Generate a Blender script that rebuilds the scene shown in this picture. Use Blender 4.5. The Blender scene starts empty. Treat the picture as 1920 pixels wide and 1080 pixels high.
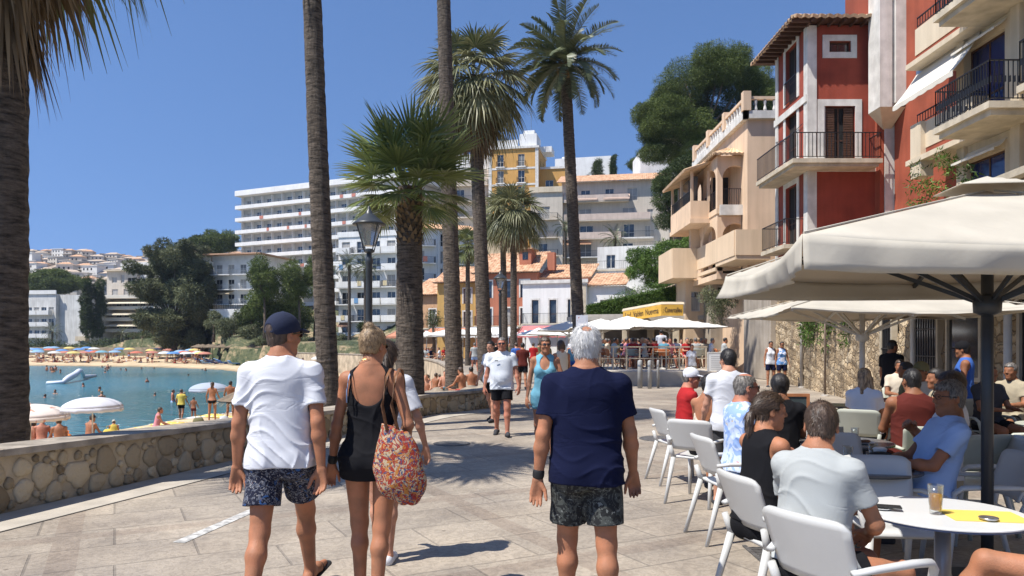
import bpy, math, random
import numpy as np
from mathutils import Vector, Matrix
R=math.radians
scene=bpy.context.scene
# ---------------------------------------------------------------- camera
F=1400.0; HZ=645.0; CH=1.62          # focal length and horizon in photo pixels, eye height
cam=bpy.data.cameras.new('camera'); co=bpy.data.objects.new('camera',cam); scene.collection.objects.link(co)
co.location=(0,0,CH); co.rotation_euler=(R(90),0,0)
cam.sensor_width=36; cam.lens=F/1920*36; cam.shift_y=(HZ-540)/1920; cam.clip_start=.05; cam.clip_end=20000
scene.camera=co
# ---------------------------------------------------------------- sun and sky
SUN=Vector((-.88,-.47,0)).normalized()*math.cos(R(59))+Vector((0,0,math.sin(R(59))))
w=bpy.data.worlds.new("World"); scene.world=w; w.use_nodes=True
nt=w.node_tree; bg=nt.nodes['Background']; sky=nt.nodes.new('ShaderNodeTexSky'); sky.sky_type='NISHITA'
sky.sun_disc=False; sky.sun_elevation=math.asin(SUN.z); sky.sun_rotation=math.atan2(SUN.x,SUN.y)
sky.air_density=1.0; sky.dust_density=0; sky.ozone_density=3.4; sky.altitude=0
stc=nt.nodes.new('ShaderNodeTexCoord'); sma=nt.nodes.new('ShaderNodeVectorMath'); sma.operation='MULTIPLY_ADD'
sma.inputs[1].default_value=(1,1,.62); sma.inputs[2].default_value=(0,0,.22)      # keeps the horizon as blue as the photo's
nt.links.new(stc.outputs['Generated'],sma.inputs[0]); nt.links.new(sma.outputs[0],sky.inputs['Vector'])
stn=nt.nodes.new('ShaderNodeMixRGB'); stn.blend_type='MULTIPLY'; stn.inputs[0].default_value=1; stn.inputs[2].default_value=(.84,.97,1.16,1)   # white balance of the phone's sky
nt.links.new(sky.outputs[0],stn.inputs[1]); nt.links.new(stn.outputs[0],bg.inputs[0]); bg.inputs[1].default_value=.092
sl=bpy.data.lights.new('sun','SUN'); sl.energy=4.8; sl.angle=R(.5); sl.color=(1,.955,.89)
so=bpy.data.objects.new('sun',sl); scene.collection.objects.link(so); so.rotation_euler=SUN.to_track_quat('Z','Y').to_euler()
scene.view_settings.view_transform='Standard'; scene.view_settings.look='None'
scene.view_settings.exposure=0.6; scene.view_settings.gamma=1
# ---------------------------------------------------------------- helpers
rnd=random.Random(7); col=scene.collection
def W(px,py,Y): return Vector(((px-960)/F*Y, Y, CH-(py-HZ)/F*Y))
def XP(px,Y): return (px-960)/F*Y
def ZP(py,Y): return CH-(py-HZ)/F*Y
def tag(o,label,cat=None,group=None,kind=None):
    if label: o['label']=label
    if cat: o['category']=cat
    if group: o['group']=group
    if kind: o['kind']=kind
    return o
def empty(name,loc=(0,0,0),rz=0,label=None,cat=None,group=None):
    o=bpy.data.objects.new(name,None); col.objects.link(o); o.location=loc; o.rotation_euler=(0,0,rz)
    o.empty_display_size=.1
    return tag(o,label,cat,group)
def link(name,me,parent=None,m=None,smooth=False):
    if m is not None and len(me.materials)==0: me.materials.append(m)
    if smooth: me.polygons.foreach_set('use_smooth',[True]*len(me.polygons))
    o=bpy.data.objects.new(name,me); col.objects.link(o)
    if parent: o.parent=parent
    return o
def obj_mat(o,m):
    o.material_slots[0].link='OBJECT'; o.material_slots[0].material=m
kids={}
def children(o): return [c for c in bpy.data.objects if c.parent==o]
def copy_tree(o,parent=None,mats=None):
    c=o.copy(); col.objects.link(c)
    if parent: c.parent=parent
    for k in list(o.children):
        d=copy_tree(k,c,mats)
    if mats and o.type=='MESH':
        key=o.name.split('.')[0]
        if key in mats: obj_mat(c,mats[key])
    return c
def npmesh(name,v,f,smooth=False,mi=None):
    """v (n,3); f (m,3|4) int arrays"""
    me=bpy.data.meshes.new(name); v=np.asarray(v,dtype=np.float32); f=np.asarray(f,dtype=np.int32)
    me.vertices.add(len(v)); me.vertices.foreach_set('co',v.ravel())
    n=f.shape[1]; me.loops.add(f.size); me.loops.foreach_set('vertex_index',f.ravel())
    me.polygons.add(len(f)); me.polygons.foreach_set('loop_start',np.arange(0,f.size,n,dtype=np.int32))
    me.polygons.foreach_set('loop_total',np.full(len(f),n,dtype=np.int32))
    if smooth: me.polygons.foreach_set('use_smooth',np.ones(len(f),dtype=bool))
    me.update(calc_edges=True); return me
class MB:
    def __init__(s,M=None): s.v=[];s.f=[];s.M=M
    def add(s,vs,fs,M=None):
        b=len(s.v); M2=M if M is not None else s.M
        for p in vs:
            p=Vector(p); s.v.append(M2@p if M2 is not None else p)
        for q in fs: s.f.append([b+i for i in q])
        return s
    def box(s,x0,x1,y0,y1,z0,z1,M=None):
        return s.add([(x0,y0,z0),(x1,y0,z0),(x1,y1,z0),(x0,y1,z0),(x0,y0,z1),(x1,y0,z1),(x1,y1,z1),(x0,y1,z1)],
          [(0,3,2,1),(4,5,6,7),(0,1,5,4),(1,2,6,5),(2,3,7,6),(3,0,4,7)],M)
    def cbox(s,c,sz,M=None):
        return s.box(c[0]-sz[0]/2,c[0]+sz[0]/2,c[1]-sz[1]/2,c[1]+sz[1]/2,c[2]-sz[2]/2,c[2]+sz[2]/2,M)
    def tube(s,pts,rs,n=8,caps=True,flat=1.0):
        pts=[Vector(p) for p in pts]
        if not hasattr(rs,'__len__'): rs=[rs]*len(pts)
        vs=[];fs=[]
        for i,p in enumerate(pts):
            d=(pts[min(i+1,len(pts)-1)]-pts[max(i-1,0)]).normalized()
            a=Vector((0,0,1)) if abs(d.z)<.9 else Vector((0,1,0))
            u=d.cross(a).normalized(); v=u.cross(d)
            for k in range(n):
                t=2*math.pi*k/n; vs.append(p+u*math.cos(t)*rs[i]+v*math.sin(t)*rs[i]*flat)
        for i in range(len(pts)-1):
            for k in range(n):
                a=i*n+k;b=i*n+(k+1)%n; fs.append((a,b,b+n,a+n))
        if caps: fs.append(tuple(range(n))[::-1]); fs.append(tuple(range((len(pts)-1)*n,len(pts)*n)))
        return s.add(vs,fs)
    def bar(s,a,b,w,h=None,M=None):
        h=h or w; a=Vector(a);b=Vector(b); d=(b-a).normalized()
        up=Vector((0,0,1)) if abs(d.z)<.95 else Vector((0,1,0))
        u=d.cross(up).normalized()*w/2; v=u.cross(d).normalized()*h/2
        vs=[a-u-v,a+u-v,a+u+v,a-u+v,b-u-v,b+u-v,b+u+v,b-u+v]
        return s.add(vs,[(0,3,2,1),(4,5,6,7),(0,1,5,4),(1,2,6,5),(2,3,7,6),(3,0,4,7)],M)
    def lathe(s,prof,n=24,c=(0,0,0),caps=True):
        vs=[];fs=[]
        for r,z in prof:
            for k in range(n):
                t=2*math.pi*k/n; vs.append((c[0]+r*math.cos(t),c[1]+r*math.sin(t),c[2]+z))
        for i in range(len(prof)-1):
            for k in range(n):
                a=i*n+k;b=i*n+(k+1)%n; fs.append((a,b,b+n,a+n))
        if caps:
            if prof[0][0]>1e-4: fs.append(tuple(range(n))[::-1])
            if prof[-1][0]>1e-4: fs.append(tuple(range((len(prof)-1)*n,len(prof)*n)))
        return s.add(vs,fs)
    def ell(s,c,r,n=12,m=8,M=None):
        vs=[];fs=[]
        for i in range(m+1):
            ph=math.pi*i/m
            for k in range(n):
                t=2*math.pi*k/n; vs.append((c[0]+r[0]*math.sin(ph)*math.cos(t),c[1]+r[1]*math.sin(ph)*math.sin(t),c[2]-r[2]*math.cos(ph)))
        for i in range(m):
            for k in range(n):
                a=i*n+k;b=i*n+(k+1)%n; fs.append((a,b,b+n,a+n))
        return s.add(vs,fs,M)
    def prism(s,poly,z0,z1):
        n=len(poly)
        return s.add([(x,y,z0) for x,y in poly]+[(x,y,z1) for x,y in poly],
          [tuple(range(n))[::-1],tuple(range(n,2*n))]+[(i,(i+1)%n,n+(i+1)%n,n+i) for i in range(n)])
    def grid(s,fn,nu,nv):
        vs=[fn(i/nu,j/nv) for j in range(nv+1) for i in range(nu+1)]
        fs=[(j*(nu+1)+i,j*(nu+1)+i+1,(j+1)*(nu+1)+i+1,(j+1)*(nu+1)+i) for j in range(nv) for i in range(nu)]
        return s.add(vs,fs)
    def mesh(s,name):
        me=bpy.data.meshes.new(name); me.from_pydata([tuple(p) for p in s.v],[],s.f); me.update(); return me
    def build(s,name,m,parent=None,smooth=False,bevel=0):
        o=link(name,s.mesh(name),parent,m,smooth)
        if bevel:
            b=o.modifiers.new('bevel','BEVEL'); b.width=bevel; b.segments=2; b.limit_method='ANGLE'
        return o
def solidify(o,t):
    m=o.modifiers.new('solid','SOLIDIFY'); m.thickness=t; return o
# ---------------------------------------------------------------- materials
MATS={}
def newmat(name):
    m=bpy.data.materials.new(name); m.use_nodes=True; n=m.node_tree; return m,n,n.nodes['Principled BSDF']
def nn(n,t,**k):
    x=n.nodes.new('ShaderNode'+t)
    for a,b in k.items():
        if a in x.inputs.keys() if isinstance(a,str) else False: x.inputs[a].default_value=b
        else: setattr(x,a,b)
    return x
def c4(c): return (c[0],c[1],c[2],1)
def hexc(h):
    h=h.lstrip('#'); c=[int(h[i:i+2],16)/255 for i in (0,2,4)]
    return tuple(x/12.92 if x<=.04045 else ((x+.055)/1.055)**2.4 for x in c)
def pm(name,base,rough=.7,var=.15,scale=4,bump=.15,bscale=40,spec=.4,metal=0,detail=4,col2=None,stretch=None,bdist=.02,sss=0,streak=0,cutlo=.35,cuthi=.65):
    if name in MATS: return MATS[name]
    m,n,b=newmat(name); L=n.links.new
    tc=nn(n,'TexCoord'); mp=nn(n,'Mapping'); L(tc.outputs['Object'],mp.inputs['Vector'])
    if stretch: mp.inputs['Scale'].default_value=stretch
    no=nn(n,'TexNoise'); no.inputs['Scale'].default_value=scale; no.inputs['Detail'].default_value=detail; L(mp.outputs[0],no.inputs['Vector'])
    cr=nn(n,'ValToRGB'); cr.color_ramp.elements[0].position=cutlo; cr.color_ramp.elements[1].position=cuthi
    a=[max(0,x*(1-var)) for x in base]; c=[min(1,x*(1+var)) for x in base] if col2 is None else col2
    cr.color_ramp.elements[0].color=c4(a); cr.color_ramp.elements[1].color=c4(c); L(no.outputs['Fac'],cr.inputs['Fac'])
    src=cr.outputs[0]
    if streak:
        m2=nn(n,'Mapping'); m2.inputs['Scale'].default_value=(3,3,.25); L(tc.outputs['Object'],m2.inputs['Vector'])
        n2=nn(n,'TexNoise'); n2.inputs['Scale'].default_value=1.2; n2.inputs['Detail'].default_value=6; L(m2.outputs[0],n2.inputs['Vector'])
        r2=nn(n,'ValToRGB'); r2.color_ramp.elements[0].position=.35; r2.color_ramp.elements[1].position=.62
        r2.color_ramp.elements[0].color=(1-streak*.5,1-streak*.53,1-streak*.58,1); r2.color_ramp.elements[1].color=(1,1,1,1); L(n2.outputs['Fac'],r2.inputs['Fac'])
        mx=nn(n,'MixRGB',blend_type='MULTIPLY'); mx.inputs[0].default_value=1; L(src,mx.inputs[1]); L(r2.outputs[0],mx.inputs[2]); src=mx.outputs[0]
    L(src,b.inputs['Base Color'])
    b.inputs['Roughness'].default_value=rough; b.inputs['Specular IOR Level'].default_value=spec; b.inputs['Metallic'].default_value=metal
    if sss:
        b.inputs['Subsurface Weight'].default_value=sss; b.inputs['Subsurface Radius'].default_value=(.02,.008,.004); b.inputs['Subsurface Scale'].default_value=.5
    if bump:
        bn=nn(n,'TexNoise'); bn.inputs['Scale'].default_value=bscale; bn.inputs['Detail'].default_value=5; L(mp.outputs[0],bn.inputs['Vector'])
        bu=nn(n,'Bump'); bu.inputs['Strength'].default_value=bump; bu.inputs['Distance'].default_value=bdist; L(bn.outputs['Fac'],bu.inputs['Height']); L(bu.outputs[0],b.inputs['Normal'])
    MATS[name]=m; return m
def attrmat(name,base,rough=.6,var=.35,trans=0,spec=.3,bump=0,bscale=60,hue=None,bdist=.01):
    """colour multiplied by a per-leaf / per-stone random attribute 'rnd' (0..1), mixes base*(1-var) .. hue"""
    if name in MATS: return MATS[name]
    m,n,b=newmat(name); L=n.links.new
    at=nn(n,'Attribute',attribute_name='rnd'); cr=nn(n,'ValToRGB')
    cr.color_ramp.elements[0].color=c4([x*(1-var) for x in base]); cr.color_ramp.elements[1].color=c4(hue or [min(1,x*(1+var)) for x in base])
    L(at.outputs['Fac'],cr.inputs['Fac']); L(cr.outputs[0],b.inputs['Base Color'])
    b.inputs['Roughness'].default_value=rough; b.inputs['Specular IOR Level'].default_value=spec
    if bump:
        tc=nn(n,'TexCoord'); bn=nn(n,'TexNoise'); bn.inputs['Scale'].default_value=bscale; bn.inputs['Detail'].default_value=6; L(tc.outputs['Object'],bn.inputs['Vector'])
        bu=nn(n,'Bump'); bu.inputs['Strength'].default_value=bump; bu.inputs['Distance'].default_value=bdist; L(bn.outputs['Fac'],bu.inputs['Height']); L(bu.outputs[0],b.inputs['Normal'])
    if trans:
        out=n.nodes['Material Output']; tr=nn(n,'BsdfTranslucent'); mx=nn(n,'MixShader'); mx.inputs[0].default_value=trans
        L(cr.outputs[0],tr.inputs[0]); L(b.outputs[0],mx.inputs[1]); L(tr.outputs[0],mx.inputs[2]); L(mx.outputs[0],out.inputs[0])
    MATS[name]=m; return m
def setrnd(me,vals,domain='FACE'):
    a=me.attributes.new('rnd','FLOAT',domain); a.data.foreach_set('value',np.asarray(vals,dtype=np.float32))
white=pm('white_render',(.74,.73,.70),.85,.06,.6,.1,30,streak=.14)
whitedull=pm('white_render_shabby',(.66,.65,.62),.85,.1,.5,.2,12,streak=.35)
cream=pm('cream_render',(.62,.52,.38),.85,.08,.5,.15,25,streak=.22)
beige=pm('beige_render',(.58,.51,.42),.85,.08,.3,.1,10,streak=.2)
peach=pm('peach_render',(.70,.51,.35),.85,.08,.5,.12,20,streak=.25)
ochre=pm('ochre_render',(.56,.31,.09),.85,.07,.4,.1,10,streak=.15)
orange=pm('orange_render',(.60,.37,.17),.85,.08,.4,.1,10,streak=.2)
redw=pm('red_render',(.29,.056,.031),.85,.17,1.1,.3,18,streak=.32,detail=9)
redhouse=pm('faded_red_render',(.42,.15,.085),.85,.1,.5,.1,12,streak=.25)
trimw=pm('white_trim',(.64,.62,.575),.85,.12,2.5,.2,30,streak=.3,detail=8)
stonetrim=pm('pale_stone_trim',(.52,.45,.34),.85,.15,2,.3,20,streak=.3)
iron=pm('black_iron',(.012,.012,.014),.45,.2,8,.1,60,spec=.5)
darkin=pm('dark_interior',(.018,.017,.016),.9,.3,2,0)
brownwood=pm('brown_wood',(.075,.035,.02),.6,.25,6,.15,50,stretch=(1,1,8))
tile=pm('terracotta_tile',(.50,.25,.13),.85,.3,2.2,.3,14,col2=(.62,.40,.25))
canvas=pm('cream_canvas',(.55,.51,.425),.85,.09,2.2,.35,5,bdist=.02,detail=8)
greyframe=pm('dark_grey_metal',(.035,.04,.045),.4,.15,6,.05,60,spec=.5)
concrete=pm('concrete',(.40,.37,.33),.85,.12,1.5,.2,30,streak=.2)
steel=pm('steel',(.45,.45,.45),.3,.1,5,.05,60,metal=.9)
glass,_n,_b=newmat('window_glass'); _b.inputs['Base Color'].default_value=(.02,.03,.045,1); _b.inputs['Roughness'].default_value=.08; _b.inputs['Specular IOR Level'].default_value=.9
_t=nn(_n,'TexNoise'); _t.inputs['Scale'].default_value=.7; _r=nn(_n,'ValToRGB'); _r.color_ramp.elements[0].color=(.010,.013,.02,1); _r.color_ramp.elements[1].color=(.10,.12,.14,1); _r.color_ramp.elements[0].position=.45;_r.color_ramp.elements[1].position=.75
_tc=nn(_n,'TexCoord'); _n.links.new(_tc.outputs['Object'],_t.inputs[0]); _n.links.new(_t.outputs[0],_r.inputs[0]); _n.links.new(_r.outputs[0],_b.inputs['Base Color'])
curtain=pm('pale_curtain',(.34,.33,.31),.8,.2,3,0,stretch=(6,6,.3)); shutterm=pm('closed_shutter',(.16,.17,.17),.7,.15,2,0,stretch=(1,1,14)); wrnd=random.Random(99)
def canvas_add_trans(m,fac):
    n=m.node_tree; out=n.nodes['Material Output']; b=n.nodes['Principled BSDF']; tr=nn(n,'BsdfTranslucent'); mx=nn(n,'MixShader'); mx.inputs[0].default_value=fac
    tr.inputs[0].default_value=(.55,.40,.22,1); n.links.new(b.outputs[0],mx.inputs[1]); n.links.new(tr.outputs[0],mx.inputs[2]); n.links.new(mx.outputs[0],out.inputs[0])
canvas_add_trans(canvas,.22)
# ================================================================ GROUND
WALL=[(-9.0,-6.0),(-6.6,1.3),(-4.86,7.1),(-3.9,10.3),(-2.95,13.4),(-1.93,16.8),(-.72,18.6),(-.30,20.3),(-.9,26),(-2.2,35),(-7.3,60),(-16,80),(-30,100),(-45,120)]
def smooth_path(P,n=6):
    out=[]
    for i in range(len(P)-1):
        p0=P[max(i-1,0)];p1=P[i];p2=P[i+1];p3=P[min(i+2,len(P)-1)]
        for k in range(n):
            t=k/n
            out.append(tuple(.5*((2*p1[a])+(-p0[a]+p2[a])*t+(2*p0[a]-5*p1[a]+4*p2[a]-p3[a])*t*t+(-p0[a]+3*p1[a]-3*p2[a]+p3[a])*t**3) for a in range(2)))
    out.append(P[-1]); return out
WP=smooth_path(WALL)
RW=[(8.2,4),(8.5,12),(9.2,17),(9.9,21.5),(11.1,29),(12.5,38),(12.9,41),(13.6,47)]   # foot of the retaining wall
BACK=WALL+[(-62,152),(-100,163),(-170,170),(-600,190)]
SHORE=[(-17.2,-40),(-17.3,10),(-17.4,24.5),(-16.9,30.5),(-14.6,39),(-15.4,50),(-20,66),(-30,90),(-42,108),(-60,122),(-95,132),(-150,138),(-600,150)]
def sdist(X,Y,P):
    """signed distance to polyline, positive on its right-hand side"""
    best=np.full(X.shape,1e9); sg=np.zeros(X.shape)
    for (ax,ay),(bx,by) in zip(P[:-1],P[1:]):
        dx,dy=bx-ax,by-ay; t=np.clip(((X-ax)*dx+(Y-ay)*dy)/(dx*dx+dy*dy),0,1)
        ex=X-(ax+t*dx); ey=Y-(ay+t*dy); d=np.hypot(ex,ey); cr=ex*dy-ey*dx
        m=d<best-1e-9; best=np.where(m,d,best); sg=np.where(m,np.where(cr>0,1,-1),sg)
    return best*sg
def sm(a,b,x): t=np.clip((x-a)/(b-a),0,1); return t*t*(3-2*t)
def vnoise(X,Y,s,seed=0):
    r=np.random.RandomState(seed); v=0
    for k in range(5):
        a=r.rand()*6.28; f=s*(1.7**k); v=v+np.sin((X*math.cos(a)+Y*math.sin(a))*f+r.rand()*9+1.3*np.sin((Y*math.cos(a)-X*math.sin(a))*f*.7+r.rand()*9))/(1.5**k)
    return v/2.6
def sandz(X,Y):
    X=np.asarray(X,float);Y=np.asarray(Y,float)
    ds=sdist(X,Y,SHORE); db=-sdist(X,Y,BACK)
    z=-2.1+np.where(ds>0,.45*sm(0,2.2,ds)+.9*sm(4,34,ds),ds*.08)
    near=1-sm(20,60,Y); z=z+near*sm(7,.3,db)*1.35*(ds>0)
    return z+.05*vnoise(X,Y,.9,3)
CP=np.array([(0,70,-.2),(10,60,-.2),(-10,90,-.2),(-24,118,1.2),(-40,120,1),(-60,150,2),(-100,165,-.3),(-200,178,-.3),(-400,192,0),(-24,135,5),(-42,162,9),(-58,146,7),(-50,131,3),(-45,136,5),(-66,158,3),(-78,175,3),(15,66,5),(28,60,9),(15,122,13),(25,120,14),(0,140,17),(10,165,24),(26,78,15),(40,80,20),(18,50,6),(30,45,9),(14,95,8),(0,105,3),(9,82,3),(-10,125,10),(-120,200,.5),(-100,206,1),(-105,235,12),(-130,240,12),(-85,235,16),(-60,260,20),(-30,260,25),(20,220,32),(80,150,30),(100,80,28),(90,250,40),(-350,520,50),(-150,520,56),(-260,600,65),(-360,600,67),(-330,510,53),(-300,450,42),(-200,640,74),(-100,640,66),(-400,700,74),(0,700,60),(150,700,60),(-300,400,22),(-150,380,22),(-20,400,32),(100,400,40),(-300,900,55),(0,900,45),(-450,560,64)])
def landz(X,Y):
    X=np.asarray(X,float);Y=np.asarray(Y,float); num=0;den=0
    sc=np.clip(np.asarray(Y)/100,.8,6)
    for x,y,z in CP:
        wt=1/(((X-x)**2+(Y-y)**2)/(sc*sc)+6)**2.0; num=num+wt*z; den=den+wt
    return num/den
def groundz(x,y):
    x=np.array([float(x)]);y=np.array([float(y)])
    if -sdist(x,y,BACK)[0]>0: return float(max(sandz(x,y)[0],-9))
    if y[0]<62 and x[0]<15: return 0.0
    return float(landz(x,y)[0])
def gridmesh(name,xs,ys,zf,smooth=True,keep=None):
    X,Y=np.meshgrid(xs,ys); Z=zf(X,Y); nx=len(xs);ny=len(ys)
    v=np.stack([X.ravel(),Y.ravel(),Z.ravel()],1)
    i=np.arange((nx-1)*(ny-1)); a=(i//(nx-1))*nx+i%(nx-1)
    f=np.stack([a,a+1,a+nx+1,a+nx],1)
    if keep is not None:
        f=f[keep(X,Y).ravel()[f].any(1)]
    return npmesh(name,v,f,smooth)
# --- sea
m,n,b=newmat('sea'); L=n.links.new; tc=nn(n,'TexCoord')
geo=nn(n,'NewGeometry'); mp=nn(n,'Mapping'); mp.inputs['Scale'].default_value=(.018,.03,1); L(tc.outputs['Object'],mp.inputs[0])
no=nn(n,'TexNoise'); no.inputs['Scale'].default_value=1.3; no.inputs['Detail'].default_value=5; L(mp.outputs[0],no.inputs[0])
cr=nn(n,'ValToRGB'); e=cr.color_ramp.elements; e[0].position=.42; e[0].color=(.036,.125,.135,1); e[1].position=.6; e[1].color=(.044,.165,.205,1); L(no.outputs[0],cr.inputs[0]); L(cr.outputs[0],b.inputs['Base Color'])
b.inputs['Roughness'].default_value=.16; b.inputs['Specular IOR Level'].default_value=.5
m2=nn(n,'Mapping'); m2.inputs['Scale'].default_value=(.5,1.3,1); L(tc.outputs['Object'],m2.inputs[0])
n2=nn(n,'TexNoise'); n2.inputs['Scale'].default_value=1.6; n2.inputs['Detail'].default_value=5; L(m2.outputs[0],n2.inputs[0])
bu=nn(n,'Bump'); bu.inputs['Strength'].default_value=1; bu.inputs['Distance'].default_value=.5; L(n2.outputs[0],bu.inputs['Height']); L(bu.outputs[0],b.inputs['Normal'])
sea=MB().add([(-6000,-300,-2.1),(800,-300,-2.1),(800,9000,-2.1),(-6000,9000,-2.1)],[(0,1,2,3)]).build('sea',m); tag(sea,'calm turquoise sea water of the bay',kind='structure')
# --- sand
sandm=pm('sand',(.52,.40,.25),.95,.16,.7,.9,6,bdist=.10)
n=sandm.node_tree; gp_=nn(n,'NewGeometry'); sx_=nn(n,'SeparateXYZ'); n.links.new(gp_.outputs['Position'],sx_.inputs[0]); mr_=nn(n,'MapRange'); mr_.inputs[1].default_value=-2.1; mr_.inputs[2].default_value=-1.86; n.links.new(sx_.outputs['Z'],mr_.inputs[0]); mm_=nn(n,'MixRGB',blend_type='MULTIPLY'); mw_=nn(n,'MixRGB'); mw_.inputs[1].default_value=(.5,.47,.43,1); mw_.inputs[2].default_value=(1,1,1,1); n.links.new(mr_.outputs[0],mw_.inputs[0]); mm_.inputs[0].default_value=1
n.links.new(n.nodes['Color Ramp'].outputs[0],mm_.inputs[1]); n.links.new(mw_.outputs[0],mm_.inputs[2]); n.links.new(mm_.outputs[0],n.nodes['Principled BSDF'].inputs['Base Color'])
xs=np.concatenate([np.arange(-300,-70,3.),np.arange(-70,-20,1.2),np.arange(-20,8,.6)]); ys=np.concatenate([np.arange(-20,60,.7),np.arange(60,178,1.5)])
def zsand(X,Y):
    d=sdist(X,Y,BACK); return sandz(X,Y)-np.where(d>.25,2.5,0)*0-sm(-.15,.3,d)*1.6
o=link('sand',gridmesh('sand',xs,ys,zsand,keep=lambda X,Y:(sdist(X,Y,BACK)<2.5)&(sdist(X,Y,SHORE)>-14)),None,sandm); tag(o,'pale yellow beach sand',kind='structure')
# --- hillside terrain
m,n,b=newmat('hillside_scrub'); L=n.links.new; tc=nn(n,'TexCoord')
no=nn(n,'TexNoise'); no.inputs['Scale'].default_value=.30; no.inputs['Detail'].default_value=10; no.inputs['Roughness'].default_value=.75; L(tc.outputs['Object'],no.inputs[0])
cr=nn(n,'ValToRGB'); cr.color_ramp.elements[0].position=.42; cr.color_ramp.elements[0].color=(.035,.05,.02,1); cr.color_ramp.elements[1].position=.6; cr.color_ramp.elements[1].color=(.34,.25,.15,1)
x=cr.color_ramp.elements.new(.52); x.color=(.10,.105,.05,1); L(no.outputs[0],cr.inputs[0]); L(cr.outputs[0],b.inputs['Base Color']); b.inputs['Roughness'].default_value=.95
n2=nn(n,'TexNoise'); n2.inputs['Scale'].default_value=.8; n2.inputs['Detail'].default_value=8; L(tc.outputs['Object'],n2.inputs[0]); bu=nn(n,'Bump'); bu.inputs['Strength'].default_value=1; bu.inputs['Distance'].default_value=.8; L(n2.outputs[0],bu.inputs['Height']); L(bu.outputs[0],b.inputs['Normal'])
scrubm=m
def zland(X,Y):
    d=sdist(X,Y,BACK); z=landz(X,Y)+.8*vnoise(X,Y,.11,5)*sm(6,30,d)*sm(70,130,Y)+1.2*vnoise(X,Y,.35,6)*sm(2,8,d)*(1-sm(20,30,d))*sm(108,120,Y)*(1-sm(150,160,Y))
    near=((Y<66)&(X<15))|((Y<98)&(X<8)); z=np.where(near,-.4,z)
    return np.where(d<0,-6,z)-.25*(1-sm(0,12,d))
xs=np.concatenate([np.arange(-900,-140,12.),np.arange(-140,60,2.),np.arange(60,500,14.)]); ys=np.concatenate([np.arange(24,200,2.),np.arange(200,1100,10.)])
o=link('hillside',gridmesh('hillside',xs,ys,zland,keep=lambda X,Y:sdist(X,Y,BACK)>-2.5),None,scrubm); tag(o,'scrubby hillside rising behind the town',kind='structure')
# --- promenade paving
m,n,b=newmat('paving'); L=n.links.new; tc=nn(n,'TexCoord')
mp=nn(n,'Mapping'); mp.inputs['Rotation'].default_value=(0,0,R(-28)); L(tc.outputs['Object'],mp.inputs[0])
def brick(sc,w_,h_,mort,c1,c2,cm,off=.5,mp=mp):
    br=nn(n,'TexBrick'); br.offset=off; br.inputs['Scale'].default_value=sc; br.inputs['Brick Width'].default_value=w_; br.inputs['Row Height'].default_value=h_
    br.inputs['Mortar Size'].default_value=mort; br.inputs['Mortar Smooth'].default_value=.3; br.inputs['Color1'].default_value=c4(c1); br.inputs['Color2'].default_value=c4(c2); br.inputs['Mortar'].default_value=c4(cm); L(mp.outputs[0],br.inputs[0]); return br
b1=brick(1,1.15,.62,.011,(.405,.362,.31),(.33,.298,.26),(.265,.24,.21),.5)
# wide darker / pinker bands
mpb=nn(n,'Mapping'); mpb.inputs['Rotation'].default_value=(0,0,R(-28)); mpb.inputs['Location'].default_value=(.35,.2,0); L(tc.outputs['Object'],mpb.inputs[0])
b2=brick(1,3.45,2.48,.10,(1,1,1),(1,1,1),(.86,.83,.82),0,mpb); b2.inputs['Mortar Smooth'].default_value=0
mx=nn(n,'MixRGB',blend_type='MULTIPLY'); mx.inputs[0].default_value=1; L(b1.outputs[0],mx.inputs[1]); L(b2.outputs[0],mx.inputs[2])
ns=nn(n,'TexNoise'); ns.inputs['Scale'].default_value=1.1; ns.inputs['Detail'].default_value=8; ns.inputs['Roughness'].default_value=.65; L(tc.outputs['Object'],ns.inputs[0])
cr=nn(n,'ValToRGB'); cr.color_ramp.elements[0].position=.3; cr.color_ramp.elements[0].color=(.72,.70,.68,1); cr.color_ramp.elements[1].position=.7; cr.color_ramp.elements[1].color=(1.12,1.08,1.0,1); L(ns.outputs[0],cr.inputs[0])
mx2=nn(n,'MixRGB',blend_type='MULTIPLY'); mx2.inputs[0].default_value=1; L(mx.outputs[0],mx2.inputs[1]); L(cr.outputs[0],mx2.inputs[2])
sp=nn(n,'TexNoise'); sp.inputs['Scale'].default_value=9; sp.inputs['Detail'].default_value=6; sp.inputs['Distortion'].default_value=2.5; L(mp.outputs[0],sp.inputs[0])
cs=nn(n,'ValToRGB'); cs.color_ramp.elements[0].position=.42; cs.color_ramp.elements[0].color=(.80,.79,.78,1); cs.color_ramp.elements[1].position=.56; cs.color_ramp.elements[1].color=(1.04,1.03,1.02,1); L(sp.outputs[0],cs.inputs[0])
mx3=nn(n,'MixRGB',blend_type='MULTIPLY'); mx3.inputs[0].default_value=.8; L(mx2.outputs[0],mx3.inputs[1]); L(cs.outputs[0],mx3.inputs[2]); vg=nn(n,'TexVoronoi'); vg.inputs['Scale'].default_value=2.3; L(tc.outputs['Object'],vg.inputs['Vector']); gr=nn(n,'ValToRGB'); gr.color_ramp.elements[0].position=.035; gr.color_ramp.elements[0].color=(.55,.54,.53,1); gr.color_ramp.elements[1].position=.055; gr.color_ramp.elements[1].color=(1,1,1,1); L(vg.outputs['Distance'],gr.inputs[0])
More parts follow.
